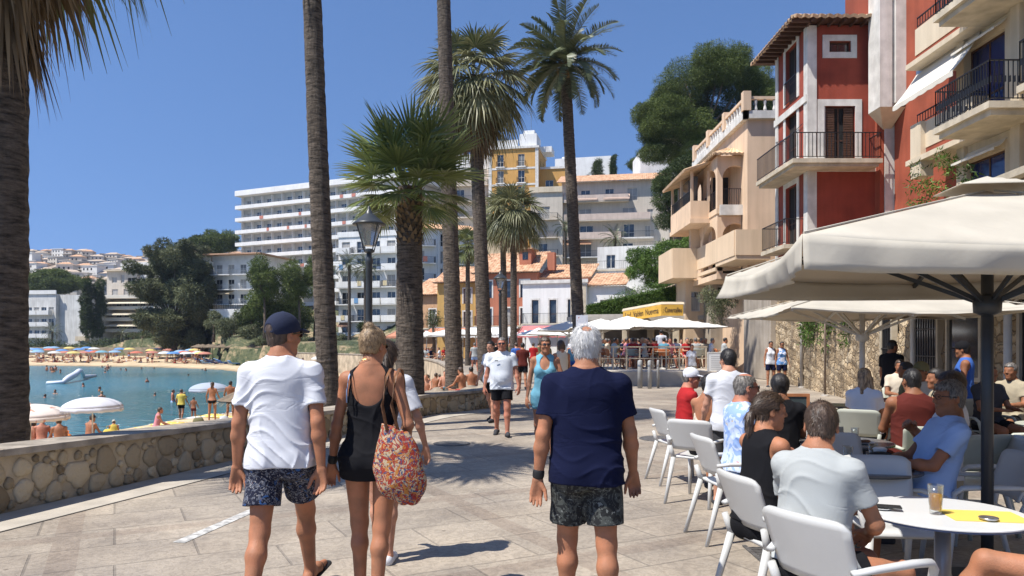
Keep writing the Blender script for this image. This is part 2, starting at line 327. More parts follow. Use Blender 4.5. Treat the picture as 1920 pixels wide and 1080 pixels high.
s5=nn(n,'TexNoise'); s5.inputs['Scale'].default_value=.33; s5.inputs['Detail'].default_value=9; s5.inputs['Roughness'].default_value=.75; s5.inputs['Distortion'].default_value=.6; L(tc.outputs['Object'],s5.inputs[0]); r5=nn(n,'ValToRGB'); r5.color_ramp.elements[0].position=.40; r5.color_ramp.elements[0].color=(.80,.78,.76,1); r5.color_ramp.elements[1].position=.55; r5.color_ramp.elements[1].color=(1.03,1.02,1,1); L(s5.outputs[0],r5.inputs[0])
m6=nn(n,'MixRGB',blend_type='MULTIPLY'); m6.inputs[0].default_value=1; L(mx3.outputs[0],m6.inputs[1]); L(gr.outputs[0],m6.inputs[2]); m7=nn(n,'MixRGB',blend_type='MULTIPLY'); m7.inputs[0].default_value=1; L(m6.outputs[0],m7.inputs[1]); L(r5.outputs[0],m7.inputs[2]); L(m7.outputs[0],b.inputs['Base Color'])
st=nn(n,'TexNoise'); st.inputs['Scale'].default_value=26; st.inputs['Detail'].default_value=5; st.inputs['Distortion'].default_value=1.2; L(tc.outputs['Object'],st.inputs[0])
ad=nn(n,'Math',operation='MULTIPLY_ADD'); L(b1.outputs['Fac'],ad.inputs[0]); ad.inputs[1].default_value=-1.2; L(st.outputs[0],ad.inputs[2])
bu=nn(n,'Bump'); bu.inputs['Strength'].default_value=.55; bu.inputs['Distance'].default_value=.012; L(ad.outputs[0],bu.inputs['Height']); L(bu.outputs[0],b.inputs['Normal'])
b.inputs['Roughness'].default_value=.62; b.inputs['Specular IOR Level'].default_value=.35
pave=m
left=[p for p in WP if p[1]<=80]
poly=[(x-.02,y) for x,y in left]+[(16,98),(16,66),(15.2,47)]+[(x+.15,y) for x,y in RW[::-1]]+[(8.2,-6)]
o=MB().add([(x,y,0) for x,y in poly],[tuple(range(len(poly)))[::-1]]).build('promenade',pave); tag(o,'sunlit stone paved promenade',kind='structure')
bm_fix=o.data
# white painted strip, kerb strips, manholes
paint=pm('worn_white_paint',(.42,.41,.385),.8,.4,14,.3,40)
pts=[W(322,1018,1),W(492,948,1)]
def onground(px,py): Y=F*CH/(py-HZ); return Vector(((px-960)/F*Y,Y,0))
a,bb=onground(335,1018),onground(500,946); d=(bb-a).normalized(); u=d.cross(Vector((0,0,1)))*.055
o=MB().add([a-u+Vector((0,0,.004)),a+u+Vector((0,0,.004)),bb+u+Vector((0,0,.004)),bb-u+Vector((0,0,.004))],[(0,1,2,3)]).build('road_marking',paint); tag(o,'worn white inlay strip in the paving',kind='structure')
# drain channel line following the wall
drain=pm('drain_slab',(.40,.36,.30),.75,.12,3,.2,30)
def strip(off0,off1,z,y0,y1,P=WP):
    mb=MB(); pts=[]
    for i,p in enumerate(P):
        if y0<=p[1]<=y1:
            q=P[min(i+1,len(P)-1)]; r=P[max(i-1,0)]; dx,dy=q[0]-r[0],q[1]-r[1]; l=math.hypot(dx,dy); nx,ny=dy/l,-dx/l
            pts.append(((p[0]+nx*off0,p[1]+ny*off0,z),(p[0]+nx*off1,p[1]+ny*off1,z)))
    for A,B in zip(pts[:-1],pts[1:]): mb.add([A[0],A[1],B[1],B[0]],[(0,1,2,3)])
    return mb
o=strip(.0,.62,.004,-6,18.7).build('kerb_strip',drain); tag(o,'plain stone margin slabs along the sea wall',kind='structure')
o=strip(.62,.645,.005,-6,18.7).build('drain_channel',pm('joint_dark',(.06,.055,.05),.9,.2,5,0)); tag(o,'dark drainage joint along the margin slabs',kind='structure')
mh=pm('manhole_iron',(.10,.095,.09),.5,.3,20,.4,90,spec=.5)
for px,py,r,lab in ((1245,823,.42,'round iron manhole cover in the paving left of the cafe chairs'),(847,832,.3,'small round manhole cover near the sea wall')):
    p=onground(px,py); mb=MB().lathe([(0.001,.008),(r*.86,.008),(r*.88,.004),(r*.92,.004),(r*.94,.009),(r,.009),(r,.001)],40,(p.x,p.y,0)); tag(mb.build('manhole_cover',mh),lab,'manhole cover')
p=onground(1465,1040); mb=MB()
for i in range(9): mb.box(p.x-.2,p.x+.2,p.y-.2+i*.045,p.y-.2+i*.045+.022,.004,.012)
mb.box(p.x-.23,p.x-.2,p.y-.23,p.y+.23,.004,.014); mb.box(p.x+.2,p.x+.23,p.y-.23,p.y+.23,.004,.014); tag(mb.build('drain_grate',mh),'square iron drain grate under the front cafe chairs','drain grate')
# raised restaurant terrace
ter=[(1.7,29),(7.95,29),(9.6,35),(11.9,44),(14,47),(15,62),(-1,62),(1.5,36)]
o=MB().prism(ter,-.3,.55).build('restaurant_terrace',pm('terrace_stone',(.50,.44,.36),.8,.1,2,.2,30)); tag(o,'low raised stone terrace in front of the restaurants',kind='structure')
# upper terrace behind the retaining wall
up=[(x+.05,y) for x,y in RW]+[(40,50),(40,4)]
o=MB().prism(up,-.2,4.25).build('upper_terrace',pm('rubble_earth',(.36,.29,.2),.95,.25,1.2,.4,5)); tag(o,'ground level of the street above the retaining wall',kind='structure')
# ================================================================ SEA WALL with real stones
mortar=pm('mortar',(.40,.33,.23),.95,.18,3,.5,30)
capm=pm('cap_stone',(.30,.26,.21),.85,.32,3.5,.8,14,detail=9)
root=empty('sea_wall',(0,0,0),label='low rubble stone sea wall with flat coping along the promenade',cat='wall')
def offs(P,o_):
    out=[]
    for i,p in enumerate(P):
        q=P[min(i+1,len(P)-1)]; r=P[max(i-1,0)]; dx,dy=q[0]-r[0],q[1]-r[1]; l=math.hypot(dx,dy); out.append((p[0]+dy/l*o_,p[1]-dx/l*o_))
    return out
WN=[p for p in WP if -6<=p[1]<=20.4]
def hw(y): return .62-.14*min(1,max(0,(y-7)/6))
def ribbon(P,o0,o1,zf0,zf1):
    A=offs(P,o0);B=offs(P,o1); mb=MB(); n_=len(P)
    vs=[]
    for i in range(n_):
        z0=zf0(P[i][1]); z1=zf1(P[i][1]); vs+=[(*A[i],z0),(*B[i],z0),(*B[i],z1),(*A[i],z1)]
    fs=[]
    for i in range(n_-1):
        for k in range(4): a_=4*i+k;b_=4*i+(k+1)%4; fs.append((a_,b_,b_+4,a_+4))
    fs+=[(3,2,1,0),tuple(4*(n_-1)+k for k in range(4))]
    return mb.add(vs,fs)
ribbon(WN,-.42,-.03,lambda y:-1.2,lambda y:hw(y)-.07).build('core',mortar,root)
o=ribbon(WN,-.47,.035,lambda y:hw(y)-.07,hw).build('coping',capm,root,bevel=.008)
# coping joints
mb=MB(); acc=0
for i in range(len(WN)-1):
    a_=Vector((*WN[i],0)); b_=Vector((*WN[i+1],0)); l=(b_-a_).length; acc+=l
    if acc>1.0:
        acc=0; d=(b_-a_).normalized(); nr=Vector((d.y,-d.x,0)); z=hw(a_.y); mb.bar(a_-nr*.46+Vector((0,0,z+.0005)),a_+nr*.034+Vector((0,0,z+.0005)),.014,.004)
mb.build('coping_joint',mortar,root)
# stones
r=random.Random(3); lens=[0]
for i in range(len(WN)-1): lens.append(lens[-1]+math.dist(WN[i],WN[i+1]))
def along(s):
    i=max(0,min(len(lens)-2,next((k for k in range(len(lens)-1) if lens[k+1]>=s),len(lens)-2))); t=(s-lens[i])/(lens[i+1]-lens[i])
    p=Vector((WN[i][0]*(1-t)+WN[i+1][0]*t,WN[i][1]*(1-t)+WN[i+1][1]*t,0)); d=Vector((WN[i+1][0]-WN[i][0],WN[i+1][1]-WN[i][1],0)).normalized(); return p,d
circ=[]; total=lens[-1]
def tryfill(nt_,r0,r1,gap):
    for _ in range(nt_):
        s=r.uniform(8,total); rad=r.uniform(r0,r1); p,_d=along(s); H=hw(p.y)-.08
        z=r.uniform(rad*.8,H-rad*.8) if H>rad*1.7 else H/2
        if all(abs(s-c[0])>.6 or (s-c[0])**2+(z-c[1])**2>(rad+c[2]+gap)**2 for c in circ): circ.append((s,z,rad))
tryfill(5000,.095,.15,.004); tryfill(5000,.06,.095,.003); tryfill(7000,.03,.06,.002)
vs=[];fs=[];cl=[]
for s,z,rad in circ:
    p,d=along(s); nr=Vector((d.y,-d.x,0)); n_=14; ph=[r.uniform(0,6.28) for _ in range(3)]; am=[r.uniform(.04,.12) for _ in range(3)]; sx=r.uniform(.9,1.12); sz=r.uniform(.9,1.12)
    b_=len(vs); c_=r.random(); rings=[(1.0,-.02),(1.0,.010),(.93,.024),(.7,.033),(.35,.037)]
    for q,h in rings:
        for k in range(n_):
            t=2*math.pi*k/n_; rr=rad*q*(1+am[0]*math.sin(2*t+ph[0])+am[1]*math.sin(3*t+ph[1])+am[2]*.6*math.sin(5*t+ph[2]))*1.06
            P=p+d*rr*math.cos(t)*sx+Vector((0,0,z+rr*math.sin(t)*sz))+nr*(-.03+h*(1+.15*math.sin(k*2.3+ph[0])))
            P.z=min(max(P.z,.005),hw(p.y)-.072); vs.append(P)
    vs.append(p+Vector((0,0,z))+nr*(.008))
    for j in range(len(rings)-1):
        for k in range(n_): a_=b_+j*n_+k;e_=b_+j*n_+(k+1)%n_; fs.append((a_,e_,e_+n_,a_+n_)); cl.append(c_)
    for k in range(n_): fs.append((b_+4*n_+k,b_+4*n_+(k+1)%n_,len(vs)-1)); cl.append(c_)
me=bpy.data.meshes.new('stone_facing'); me.from_pydata([tuple(v) for v in vs],[],fs); me.update(); setrnd(me,cl)
link('stone_facing',me,root,attrmat('wall_stone',(.36,.27,.16),.9,.45,bump=.7,bscale=30,hue=(.52,.43,.29),bdist=.015),True)
# far part of the promenade edge: low plain wall
FWL=[p for p in WP if 20.3<=p[1]<=101]
root=empty('beach_terrace_wall',(0,0,0),label='long low pale stone wall edging the far promenade above the beach',cat='wall')
ribbon(FWL,-.3,-.02,lambda y:-2.6,lambda y:.05+.4*min(1,max(0,(y-28)/20))).build('wall_body',pm('far_wall_stone',(.42,.34,.24),.95,.3,1.2,.5,6),root)
ribbon(FWL,-.36,.04,lambda y:.05+.4*min(1,max(0,(y-28)/20)),lambda y:.15+.4*min(1,max(0,(y-28)/20))).build('coping',capm,root)
# far beach: back wall
BW=[(-62,152),(-100,163),(-170,170),(-300,175)]
o=ribbon(BW,-.3,.3,lambda y:-1.5,lambda y:.9).build('garden_wall',pm('garden_stone',(.25,.21,.15),.95,.3,.8,.4,3)); tag(o,'long low stone wall behind the far beach','wall')
# --- retaining wall on the right
m,n,b=newmat('rubble_masonry'); L=n.links.new; tc=nn(n,'TexCoord')
vo=nn(n,'TexVoronoi'); vo.inputs['Scale'].default_value=3.6; mpv=nn(n,'Mapping'); mpv.inputs['Scale'].default_value=(1,1,1.5)
dn=nn(n,'TexNoise'); dn.inputs['Scale'].default_value=4; L(tc.outputs['Object'],dn.inputs[0]); av=nn(n,'VectorMath',operation='MULTIPLY_ADD'); L(dn.outputs['Color'],av.inputs[0]); av.inputs[1].default_value=(.25,.25,.25); L(tc.outputs['Object'],av.inputs[2]); L(av.outputs[0],mpv.inputs[0]); L(mpv.outputs[0],vo.inputs['Vector'])
vd=nn(n,'TexVoronoi',feature='DISTANCE_TO_EDGE'); vd.inputs['Scale'].default_value=3.6; L(mpv.outputs[0],vd.inputs['Vector'])
sc_=nn(n,'SeparateColor'); L(vo.outputs['Color'],sc_.inputs[0]); cr=nn(n,'ValToRGB'); cr.color_ramp.elements[0].color=(.30,.22,.13,1); cr.color_ramp.elements[1].color=(.54,.44,.30,1); x=cr.color_ramp.elements.new(.5); x.color=(.42,.32,.20,1); L(sc_.outputs[0],cr.inputs[0])
ce=nn(n,'ValToRGB'); ce.color_ramp.elements[0].position=.0; ce.color_ramp.elements[0].color=(.40,.34,.27,1); ce.color_ramp.elements[1].position=.05; ce.color_ramp.elements[1].color=(1,1,1,1); L(vd.outputs[0],ce.inputs[0])
mm=nn(n,'MixRGB',blend_type='MULTIPLY'); mm.inputs[0].default_value=.75; L(cr.outputs[0],mm.inputs[1]); L(ce.outputs[0],mm.inputs[2])
sn=nn(n,'TexNoise'); sn.inputs['Scale'].default_value=.5; sn.inputs['Detail'].default_value=8; ms=nn(n,'Mapping'); ms.inputs['Scale'].default_value=(2,2,.5); L(tc.outputs['Object'],ms.inputs[0]); L(ms.outputs[0],sn.inputs[0])
cz=nn(n,'ValToRGB'); cz.color_ramp.elements[0].position=.38; cz.color_ramp.elements[0].color=(.62,.60,.58,1); cz.color_ramp.elements[1].position=.58; cz.color_ramp.elements[1].color=(1.08,1.05,1,1); L(sn.outputs[0],cz.inputs[0])
m4=nn(n,'MixRGB',blend_type='MULTIPLY'); m4.inputs[0].default_value=1; L(mm.outputs[0],m4.inputs[1]); L(cz.outputs[0],m4.inputs[2]); L(m4.outputs[0],b.inputs['Base Color'])
fn=nn(n,'TexNoise'); fn.inputs['Scale'].default_value=14; fn.inputs['Detail'].default_value=6; L(tc.outputs['Object'],fn.inputs[0])
mn=nn(n,'Math',operation='MINIMUM'); L(vd.outputs[0],mn.inputs[0]); mn.inputs[1].default_value=.12; ma=nn(n,'Math',operation='MULTIPLY_ADD'); L(mn.outputs[0],ma.inputs[0]); ma.inputs[1].default_value=6; L(fn.outputs[0],ma.inputs[2])
bu=nn(n,'Bump'); bu.inputs['Strength'].default_value=.9; bu.inputs['Distance'].default_value=.06; L(ma.outputs[0],bu.inputs['Height']); L(bu.outputs[0],b.inputs['Normal']); b.inputs['Roughness'].default_value=.95
rubble=m
rw=empty('retaining_wall',(0,0,0),label='tall rubble stone retaining wall along the right side of the promenade',cat='wall')
def rwpt(t):
    return None
RWs=smooth_path(RW,8)
vs=[];fs=[]; nz=22
for i,(x,y) in enumerate(RWs):
    for k in range(nz+1):
        z=4.4*k/nz; vs.append((x-.12*(1-k/nz)+.05*math.sin(i*2.1+k*1.7)*math.sin(i*.9+k*.8),y,z))
for i in range(len(RWs)-1):
    for k in range(nz): a_=i*(nz+1)+k; fs.append((a_,a_+nz+1,a_+nz+2,a_+1))
me=bpy.data.meshes.new('wall_face'); me.from_pydata(vs,[],fs); link('wall_face',me,rw,rubble)
def RX(y):
    for (x0,y0),(x1,y1) in zip(RW[:-1],RW[1:]):
        if y0<=y<=y1: return x0+(x1-x0)*(y-y0)/(y1-y0)
    return RW[0][0] if y<RW[0][1] else RW[-1][0]
mb=MB()
for (x0,y0),(x1,y1) in zip(RWs[:-1],RWs[1:]): mb.add([(x0-.2,y0,4.4),(x0+.35,y0,4.4),(x1+.35,y1,4.4),(x1-.2,y1,4.4),(x0-.2,y0,4.52),(x0+.35,y0,4.52),(x1+.35,y1,4.52),(x1-.2,y1,4.52)],[(4,5,6,7),(0,4,7,3),(1,2,6,5),(0,3,2,1)])
mb.build('coping',stonetrim,rw)
# paler end bay with stained plaster pilasters
plaster=pm('stained_plaster',(.36,.31,.25),.9,.2,1.0,.3,14,streak=.45)
for y0,y1,t in ((33,36.8,.25),(38.8,44.5,.3)):
    MB().box(RX((y0+y1)/2)-t-.35,RX((y0+y1)/2)+.5,y0,y1,0,4.6).build('buttress',plaster,rw,bevel=.03)
# barred openings in the wall
def rwopen(y0,y1,z0,z1,name,bars=True,trim=redw,fillm=darkin):
    x=RX((y0+y1)/2); a=(RX(y1)-RX(y0))/(y1-y0)
    M=Matrix.Translation((x-.17,(y0+y1)/2,0))@Matrix.Rotation(math.atan2(y0-y1,RX(y0)-RX(y1)),4,'Z'); w_=(y1-y0)/2
    # local x runs along the wall towards the camera, local y into the wall
    fr=MB(M)
    for q in ((-w_-.08,-w_,z0-.08,z1+.08),(w_,w_+.08,z0-.08,z1+.08),(-w_,w_,z1,z1+.08),(-w_,w_,z0-.08,z0)): fr.box(q[0],q[1],-.06,.08,q[2],q[3])
    f=fr.build(name,stonetrim,rw); pn=MB(M); pn.box(-w_,w_,-.01,.02,z0,z1); pn.build('pane',fillm,f)
    if bars:
        gb=MB(M); k=-w_+.08
        while k<w_: gb.box(k,k+.02,-.05,-.03,z0,z1); k+=.13
        for z in (z0+.4,(z0+z1)/2,z1-.3): gb.box(-w_,w_,-.055,-.025,z,z+.02)
        gb.build('bars',iron,f)
rwopen(18.0,18.7,1.1,2.9,'window'); rwopen(15.4,16.7,.95,2.9,'window',fillm=glass); rwopen(13.6,14.9,1.0,2.9,'window',False,fillm=glass)
rwopen(10.2,12.2,0,2.8,'doorway',False)
# ================================================================ BUILDINGS
def face(side,x0,y0,w,d):
    """matrix of a face frame: x along the face seen from outside, y inwards, z up"""
    if side=='F': return Matrix.Translation((x0,y0,0))
    if side=='L': return Matrix.Translation((x0,y0+d,0))@Matrix.Rotation(R(-90),4,'Z')
    if side=='R': return Matrix.Translation((x0+w,y0,0))@Matrix.Rotation(R(90),4,'Z')
_wc={}
def window(parent,M,x,z,w,h,frame=None,glassm=None,mull=1,depth=.14,shutter=None):
    key=(round(w,2),round(h,2),mull,frame.name if frame else '',glassm.name if glassm else '')
    if key not in _wc:
        fb=MB(); t=min(.06,w*.09)
        fb.box(0,t,0,.05,0,h).box(w-t,w,0,.05,0,h).box(t,w-t,0,.05,0,t).box(t,w-t,0,.05,h-t,h)
        for k in range(mull): xx=w*(k+1)/(mull+1); fb.box(xx-t/2,xx+t/2,.002,.048,t,h-t)
        if h>1.9: fb.box(t,w-t,.004,.046,h*.38,h*.38+t)
        me=fb.mesh('window'); me.materials.append(frame or trimw)
        pb=MB(); pb.box(t*.5,w-t*.5,.02,.03,t*.5,h-t*.5); pe=pb.mesh('pane'); pe.materials.append(glassm or glass); _wc[key]=(me,pe)
    me,pe=_wc[key]
    o=bpy.data.objects.new('window',me); col.objects.link(o); o.parent=parent; o.matrix_local=M@Matrix.Translation((x,depth,z))
    p=bpy.data.objects.new('pane',pe); col.objects.link(p); p.parent=o
    if glassm is None:
        q_=wrnd.random()
        if q_<.30: obj_mat(p,curtain)
        elif q_<.42: obj_mat(p,shutterm)
    return o
def wallface(mb,M,w,z0,z1,ops,depth=.16):
    xs=sorted({0,w,*[o[0] for o in ops],*[o[0]+o[2] for o in ops]}); zs=sorted({z0,z1,*[o[1] for o in ops],*[o[1]+o[3] for o in ops]})
    xs=[x for x in xs if 0<=x<=w]; zs=[z for z in zs if z0<=z<=z1]
    for i in range(len(xs)-1):
        for j in range(len(zs)-1):
            cx=(xs[i]+xs[i+1])/2; cz=(zs[j]+zs[j+1])/2
            if any(o[0]<cx<o[0]+o[2] and o[1]<cz<o[1]+o[3] for o in ops): continue
            mb.add([(xs[i],0,zs[j]),(xs[i+1],0,zs[j]),(xs[i+1],0,zs[j+1]),(xs[i],0,zs[j+1])],[(0,1,2,3)],M)
    for x,z,ww,h,*_ in ops:
        a=(x,x+ww);D=depth
        mb.add([(a[0],0,z),(a[0],D,z),(a[0],D,z+h),(a[0],0,z+h)],[(0,1,2,3)],M); mb.add([(a[1],0,z),(a[1],D,z),(a[1],D,z+h),(a[1],0,z+h)],[(3,2,1,0)],M)
        mb.add([(a[0],0,z),(a[1],0,z),(a[1],D,z),(a[0],D,z)],[(0,1,2,3)],M); mb.add([(a[0],0,z+h),(a[1],0,z+h),(a[1],D,z+h),(a[0],D,z+h)],[(3,2,1,0)],M)
def block(root,m,x0,y0,w,d,z0,z1,front=(),left=(),right=(),frame=None,name='wall',top=True,mull=1,glassm=None):
    mb=MB(); F_,L_,R_=(face(s,x0,y0,w,d) for s in 'FLR')
    wallface(mb,F_,w,z0,z1,front); wallface(mb,L_,d,z0,z1,left); wallface(mb,R_,d,z0,z1,right)
    mb.add([(x0+w,y0+d,z0),(x0,y0+d,z0),(x0,y0+d,z1),(x0+w,y0+d,z1)],[(0,1,2,3)])
    if top: mb.add([(x0,y0,z1),(x0+w,y0,z1),(x0+w,y0+d,z1),(x0,y0+d,z1)],[(0,1,2,3)])
    o=mb.build(name,m,root)
    for M,ops in ((F_,front),(L_,left),(R_,right)):
        for op in ops: window(root,M,op[0],op[1],op[2],op[3],frame,op[4] if len(op)>4 else glassm,mull if op[2]>.7 else 0)
    return o
def ops_grid(xs,zs,w,h): return [(x,z,w,h) for x in xs for z in zs]
def railing(root,M,pts,z,h=1.0,m=None,gap=.13,t=.018,name='railing',curl=False):
    """pts: polyline in face frame"""
    mb=MB(M)
    for (xa,ya),(xb,yb) in zip(pts[:-1],pts[1:]):
        l=math.hypot(xb-xa,yb-ya); n_=max(1,int(l/gap))
        for k in range(n_+1):
            f=k/n_; x=xa+(xb-xa)*f; y=ya+(yb-ya)*f; mb.box(x-t/2,x+t/2,y-t/2,y+t/2,z+.06,z+h)
            if curl and k<n_: mb.box(x+gap*.5-t*1.3,x+gap*.5+t*1.3,y-t/2,y+t/2,z+h*.45,z+h*.6)
        mb.bar((xa,ya,z+h),(xb,yb,z+h),.045,.03); mb.bar((xa,ya,z+.08),(xb,yb,z+.08),.03,.02)
    return mb.build(name,m or iron,root)
def balcony(root,M,x0,x1,z,depth=1.1,style='solid',m=None,slabm=None,par=.95,rm=None,th=.16):
    mb=MB(M); mb.box(x0,x1,-depth,.0,z-th,z); s=mb.build('balcony_slab',slabm or m or white,root)
    if style=='solid':
        p=MB(M); t=.1; p.box(x0,x1,-depth-.02,-depth+t,z+.002,z+par); p.box(x0,x0+t,-depth+t,0,z+.002,z+par); p.box(x1-t,x1,-depth+t,0,z+.002,z+par); p.build('parapet',m or white,root)
    elif style=='rail': railing(root,M,[(x0+.04,0),(x0+.04,-depth+.05),(x1-.04,-depth+.05),(x1-.04,0)],z,1.0,rm,.16 if (x1-x0)>8 else .13,.02)
    return s
def tileroof(name,P,m=None,root=None,waves=None,th=.12,amp=.05):
    """P: 4 corners eave-left, eave-right, ridge-right, ridge-left (any may coincide)"""
    P=[Vector(p) for p in P]; wd=(P[1]-P[0]).length; nw=waves or max(4,int(wd/.3)); nu=nw*4
    nr=(P[1]-P[0]).cross(P[3]-P[0]).normalized()
    if nr.z<0: nr=-nr
    ln=max((P[3]-P[0]).length,.5); nv=max(2,min(12,int(ln/.45)))
    def fn(u,v):
        a=P[0].lerp(P[1],u); b=P[3].lerp(P[2],u); return a.lerp(b,v)+nr*(amp*abs(math.sin(math.pi*u*nw))+.0)+nr*.03*((v*nv)%1.0)
    o=MB().grid(fn,nu,nv).build(name,m or tile,root); solidify(o,th); return o
def awning(root,M,x0,x1,z,drop,out,m,name='awning',val=.2,waves=0):
    mb=MB(M); n_=max(2,int((x1-x0)/.25))
    mb.grid(lambda u,v:(x0+(x1-x0)*u,-out*v,z-drop*v-.06*math.sin(v*math.pi)),n_,5)
    mb.grid(lambda u,v:(x0+(x1-x0)*u,-out,z-drop-val*v*(1+.25*abs(math.sin(u*n_*1.57)))),n_*3,1)
    o=mb.build(name,m,root); solidify(o,.015); return o
def root_between(name,A,B,label,cat,group=None):
    A=Vector(A);B=Vector(B); d=B-A; return empty(name,(A.x,A.y,0),math.atan2(d.y,d.x),label,cat,group), math.hypot(d.x,d.y)
FR='F';ID=Matrix.Identity(4)
# ---- big white hotel
h,wd=root_between('hotel_building',(-61,170),(-21,151),'large long white hotel with stacked balcony bands on the skyline','building')
zs=[35.0-2.78*(k+1) for k in range(11)]; nb=15; bw=wd/nb; D=16
ops=[(bw*(i+.28),z+.1,1.5,1.75) for i in range(nb) for z in zs[:6]]; ops+= [(bw*(i+.28),z+.1,1.5,1.75) for i in range(7,nb) for z in zs[6:9]]
lo=[]
greywall=pm('hotel_recess_wall',(.50,.48,.44),.9,.05,.5,0,streak=.1)
block(h,greywall,0,0,wd,D,2,35.0,front=ops)
for z in zs[:9]:
    x0=0 if z>zs[6] else 6*bw
    MB().box(x0-1.0,wd+.02,-1.6,-.01,z-.2,z).build('balcony_slab',white,h); MB().box(x0-1.05,wd+.1,-1.7,-1.56,z-.18,z+.62).build('parapet',white,h)
    MB().box(x0-1.05,x0-.93,-1.55,0,z+.002,z+.62).build('parapet_end',white,h)
    mb=MB(); mb.bar((x0-1,-1.62,z+.98),(wd,-1.62,z+.98),.05,.04)
    for k in range(int(wd/1.3)): mb.box(x0-1+k*1.3,x0-.96+k*1.3,-1.64,-1.6,z+.62,z+.98)
    mb.build('handrail',steel,h)
for i in range(nb+1):
    mb=MB(); mb.box(bw*i-.07,bw*i+.07,-.8,-.01,zs[6 if i<7 else 8]+.01,zs[0]+2.5); mb.build('balcony_divider',white,h)
MB().box(-1.1,wd+.3,-1.75,D,35.0,36.2).build('roof_band',white,h,bevel=.05); MB().box(3,wd-2,2,D-2,36.2,36.9).build('roof_parapet',white,h)
for i in range(34):
    x_=wrnd.uniform(1,wd-2); z_=zs[wrnd.randrange(7)]; MB().box(x_,x_+wrnd.uniform(.5,1.1),-1.76,-1.71,z_-.05,z_+.62).build('hanging_towel',pm('towel_%d'%wrnd.randrange(3),((.5,.2,.15),(.15,.3,.5),(.6,.5,.3))[0],.9,.1,3,0),h)
# side face of the hotel with stepped open balconies
MR=face('R',0,0,wd,D+22)
mb=MB(MR)
block(h,greywall,wd-12,0.0+D,12,22,2,34.0,right=[(2+4*k,z+.1,1.6,1.75) for k in range(5) for z in zs[:6]],name='side_wing_wall')
for z in zs[:9]:
    mb.box(-1.5,D+22,-1.5,-.02,z-.2,z); mb.box(-1.5,D+22,-1.6,-1.48,z-.18,z+.7)
mb.build('side_balcony_band',white,h); MB(MR).box(-1,D+22,-1.65,1,35.0,36.15).build('side_roof_band',white,h)
# ---- lower white apartments in front of the hotel
def apartment(name,A,B,z0,nfl,fh,nb,label,m=white,style='solid',D=12,zt=None,balc=None,winw=1.3,winh=2.0,rm=None,roof='flat',depth=1.2,mats=None,leftwin=0,rightwin=0,frame=None,glassm=None,group=None,cat='building'):
    h,wd=root_between(name,A,B,label,cat,group); zt=z0+nfl*fh; bw=wd/nb
    ops=[(bw*(i+.5)-winw/2,z0+k*fh+.05,winw,winh) for i in range(nb) for k in range(nfl)]
    L=[(D*(i+.5)/max(1,leftwin)-.5,z0+k*fh+.8,1.0,1.2) for i in range(leftwin) for k in range(nfl)]; R_=[(D*(i+.5)/max(1,rightwin)-.5,z0+k*fh+.8,1.0,1.2) for i in range(rightwin) for k in range(nfl)]
    block(h,m,0,0,wd,D,z0-5,zt,front=ops,left=L,right=R_,frame=frame,glassm=glassm)
    for k in range(nfl):
        bl=balc if balc is not None else [(i*bw+.12,(i+1)*bw-.12) for i in range(nb)]
        for j,(a,b) in enumerate(bl): balcony(h,ID,a,b,z0+k*fh,depth,style if isinstance(style,str) else style[(j+k)%len(style)],m,m,rm=rm)
    for k in range(nfl):
        for (a,b) in (balc if balc is not None else [(i*bw+.12,(i+1)*bw-.12) for i in range(nb)]):
            q_=wrnd.random(); x_=wrnd.uniform(a+.3,b-.9); z_=z0+k*fh
            if q_<.22: MB().box(x_,x_+.8,-.35,-.02,z_+.02,z_+.6).build('air_conditioner',steel,h)
            elif q_<.45: MB().box(x_,x_+.7,-depth-.07,-depth-.045,z_+.15,z_+.98).build('hanging_towel',pm('towel_%d'%int(q_*20),((.5,.2,.15),(.15,.3,.5),(.6,.5,.3))[int(q_*20)%3],.9,.1,3,0),h)
            elif q_<.6: awning(h,ID,a+.1,b-.1,z_+fh-.25,.5,depth*.9,pm('awn_%d'%(int(q_*40)%3),((.55,.45,.3),(.35,.38,.4),(.5,.3,.2))[int(q_*40)%3],.9,.1,2,0))
    if roof=='flat':
        p=MB(); p.box(-.15,wd+.15,-.15,.1,zt,zt+.9).box(-.15,.1,.1,D+.1,zt,zt+.9).box(wd-.1,wd+.15,.1,D+.1,zt,zt+.9); p.build('roof_parapet',m,h)
    else:
        tileroof('roof',[(-.5,-.8,zt-.02),(wd+.5,-.8,zt-.02),(wd+.5,D*.6,zt+2.0),(-.5,D*.6,zt+2.0)],root=h)
    return h,wd,zt
apartment('apartment_building',(-29.5,127),(-18.8,124),2.6,6,2.85,4,'white apartment block with stacked balconies between the palm trunk and the lamp',style=['solid','solid','rail','solid'],D=11,winw=1.5)
h,wd,zt=apartment('apartment_building',(-16.6,120),(-5.5,124),3.5,6,2.8,3,'white apartment block with black railings, tiled roof, behind the peach house',style='rail',D=12,roof='tile',rm=iron,balc=[(.2,4.2),(6.2,10.4)])
mb=MB()
for x in (4.9,5.7): mb.box(x-.12,x+.12,-.35,-.01,3.5,zt)
mb.build('pilaster',white,h)
# ---- white building left above the rocks
h,wd,zt=apartment('villa_building',(-60,150),(-49.5,147.5),9.5,3,2.95,4,'white terraced building on the rocky slope left of the pine trees',style='rail',D=10,rm=pm('pale_blue_rail',(.30,.34,.38),.5,.1,3,0),winw=1.4,balc=[(0,4.8),(5.4,10.4)],depth=1.8)
MB().box(-1,wd+1,-2.2,11,zt+.9,zt+1.15).build('roof',pm('terrace_roof',(.5,.3,.19),.9,.1,2,0),h)
MB().box(2,wd+1,-4,-2,5.8,8.4).build('terrace_wall',white,h); railing(h,ID,[(2,-4),(wd+1,-4)],8.4,1.0,iron,.5,.04)
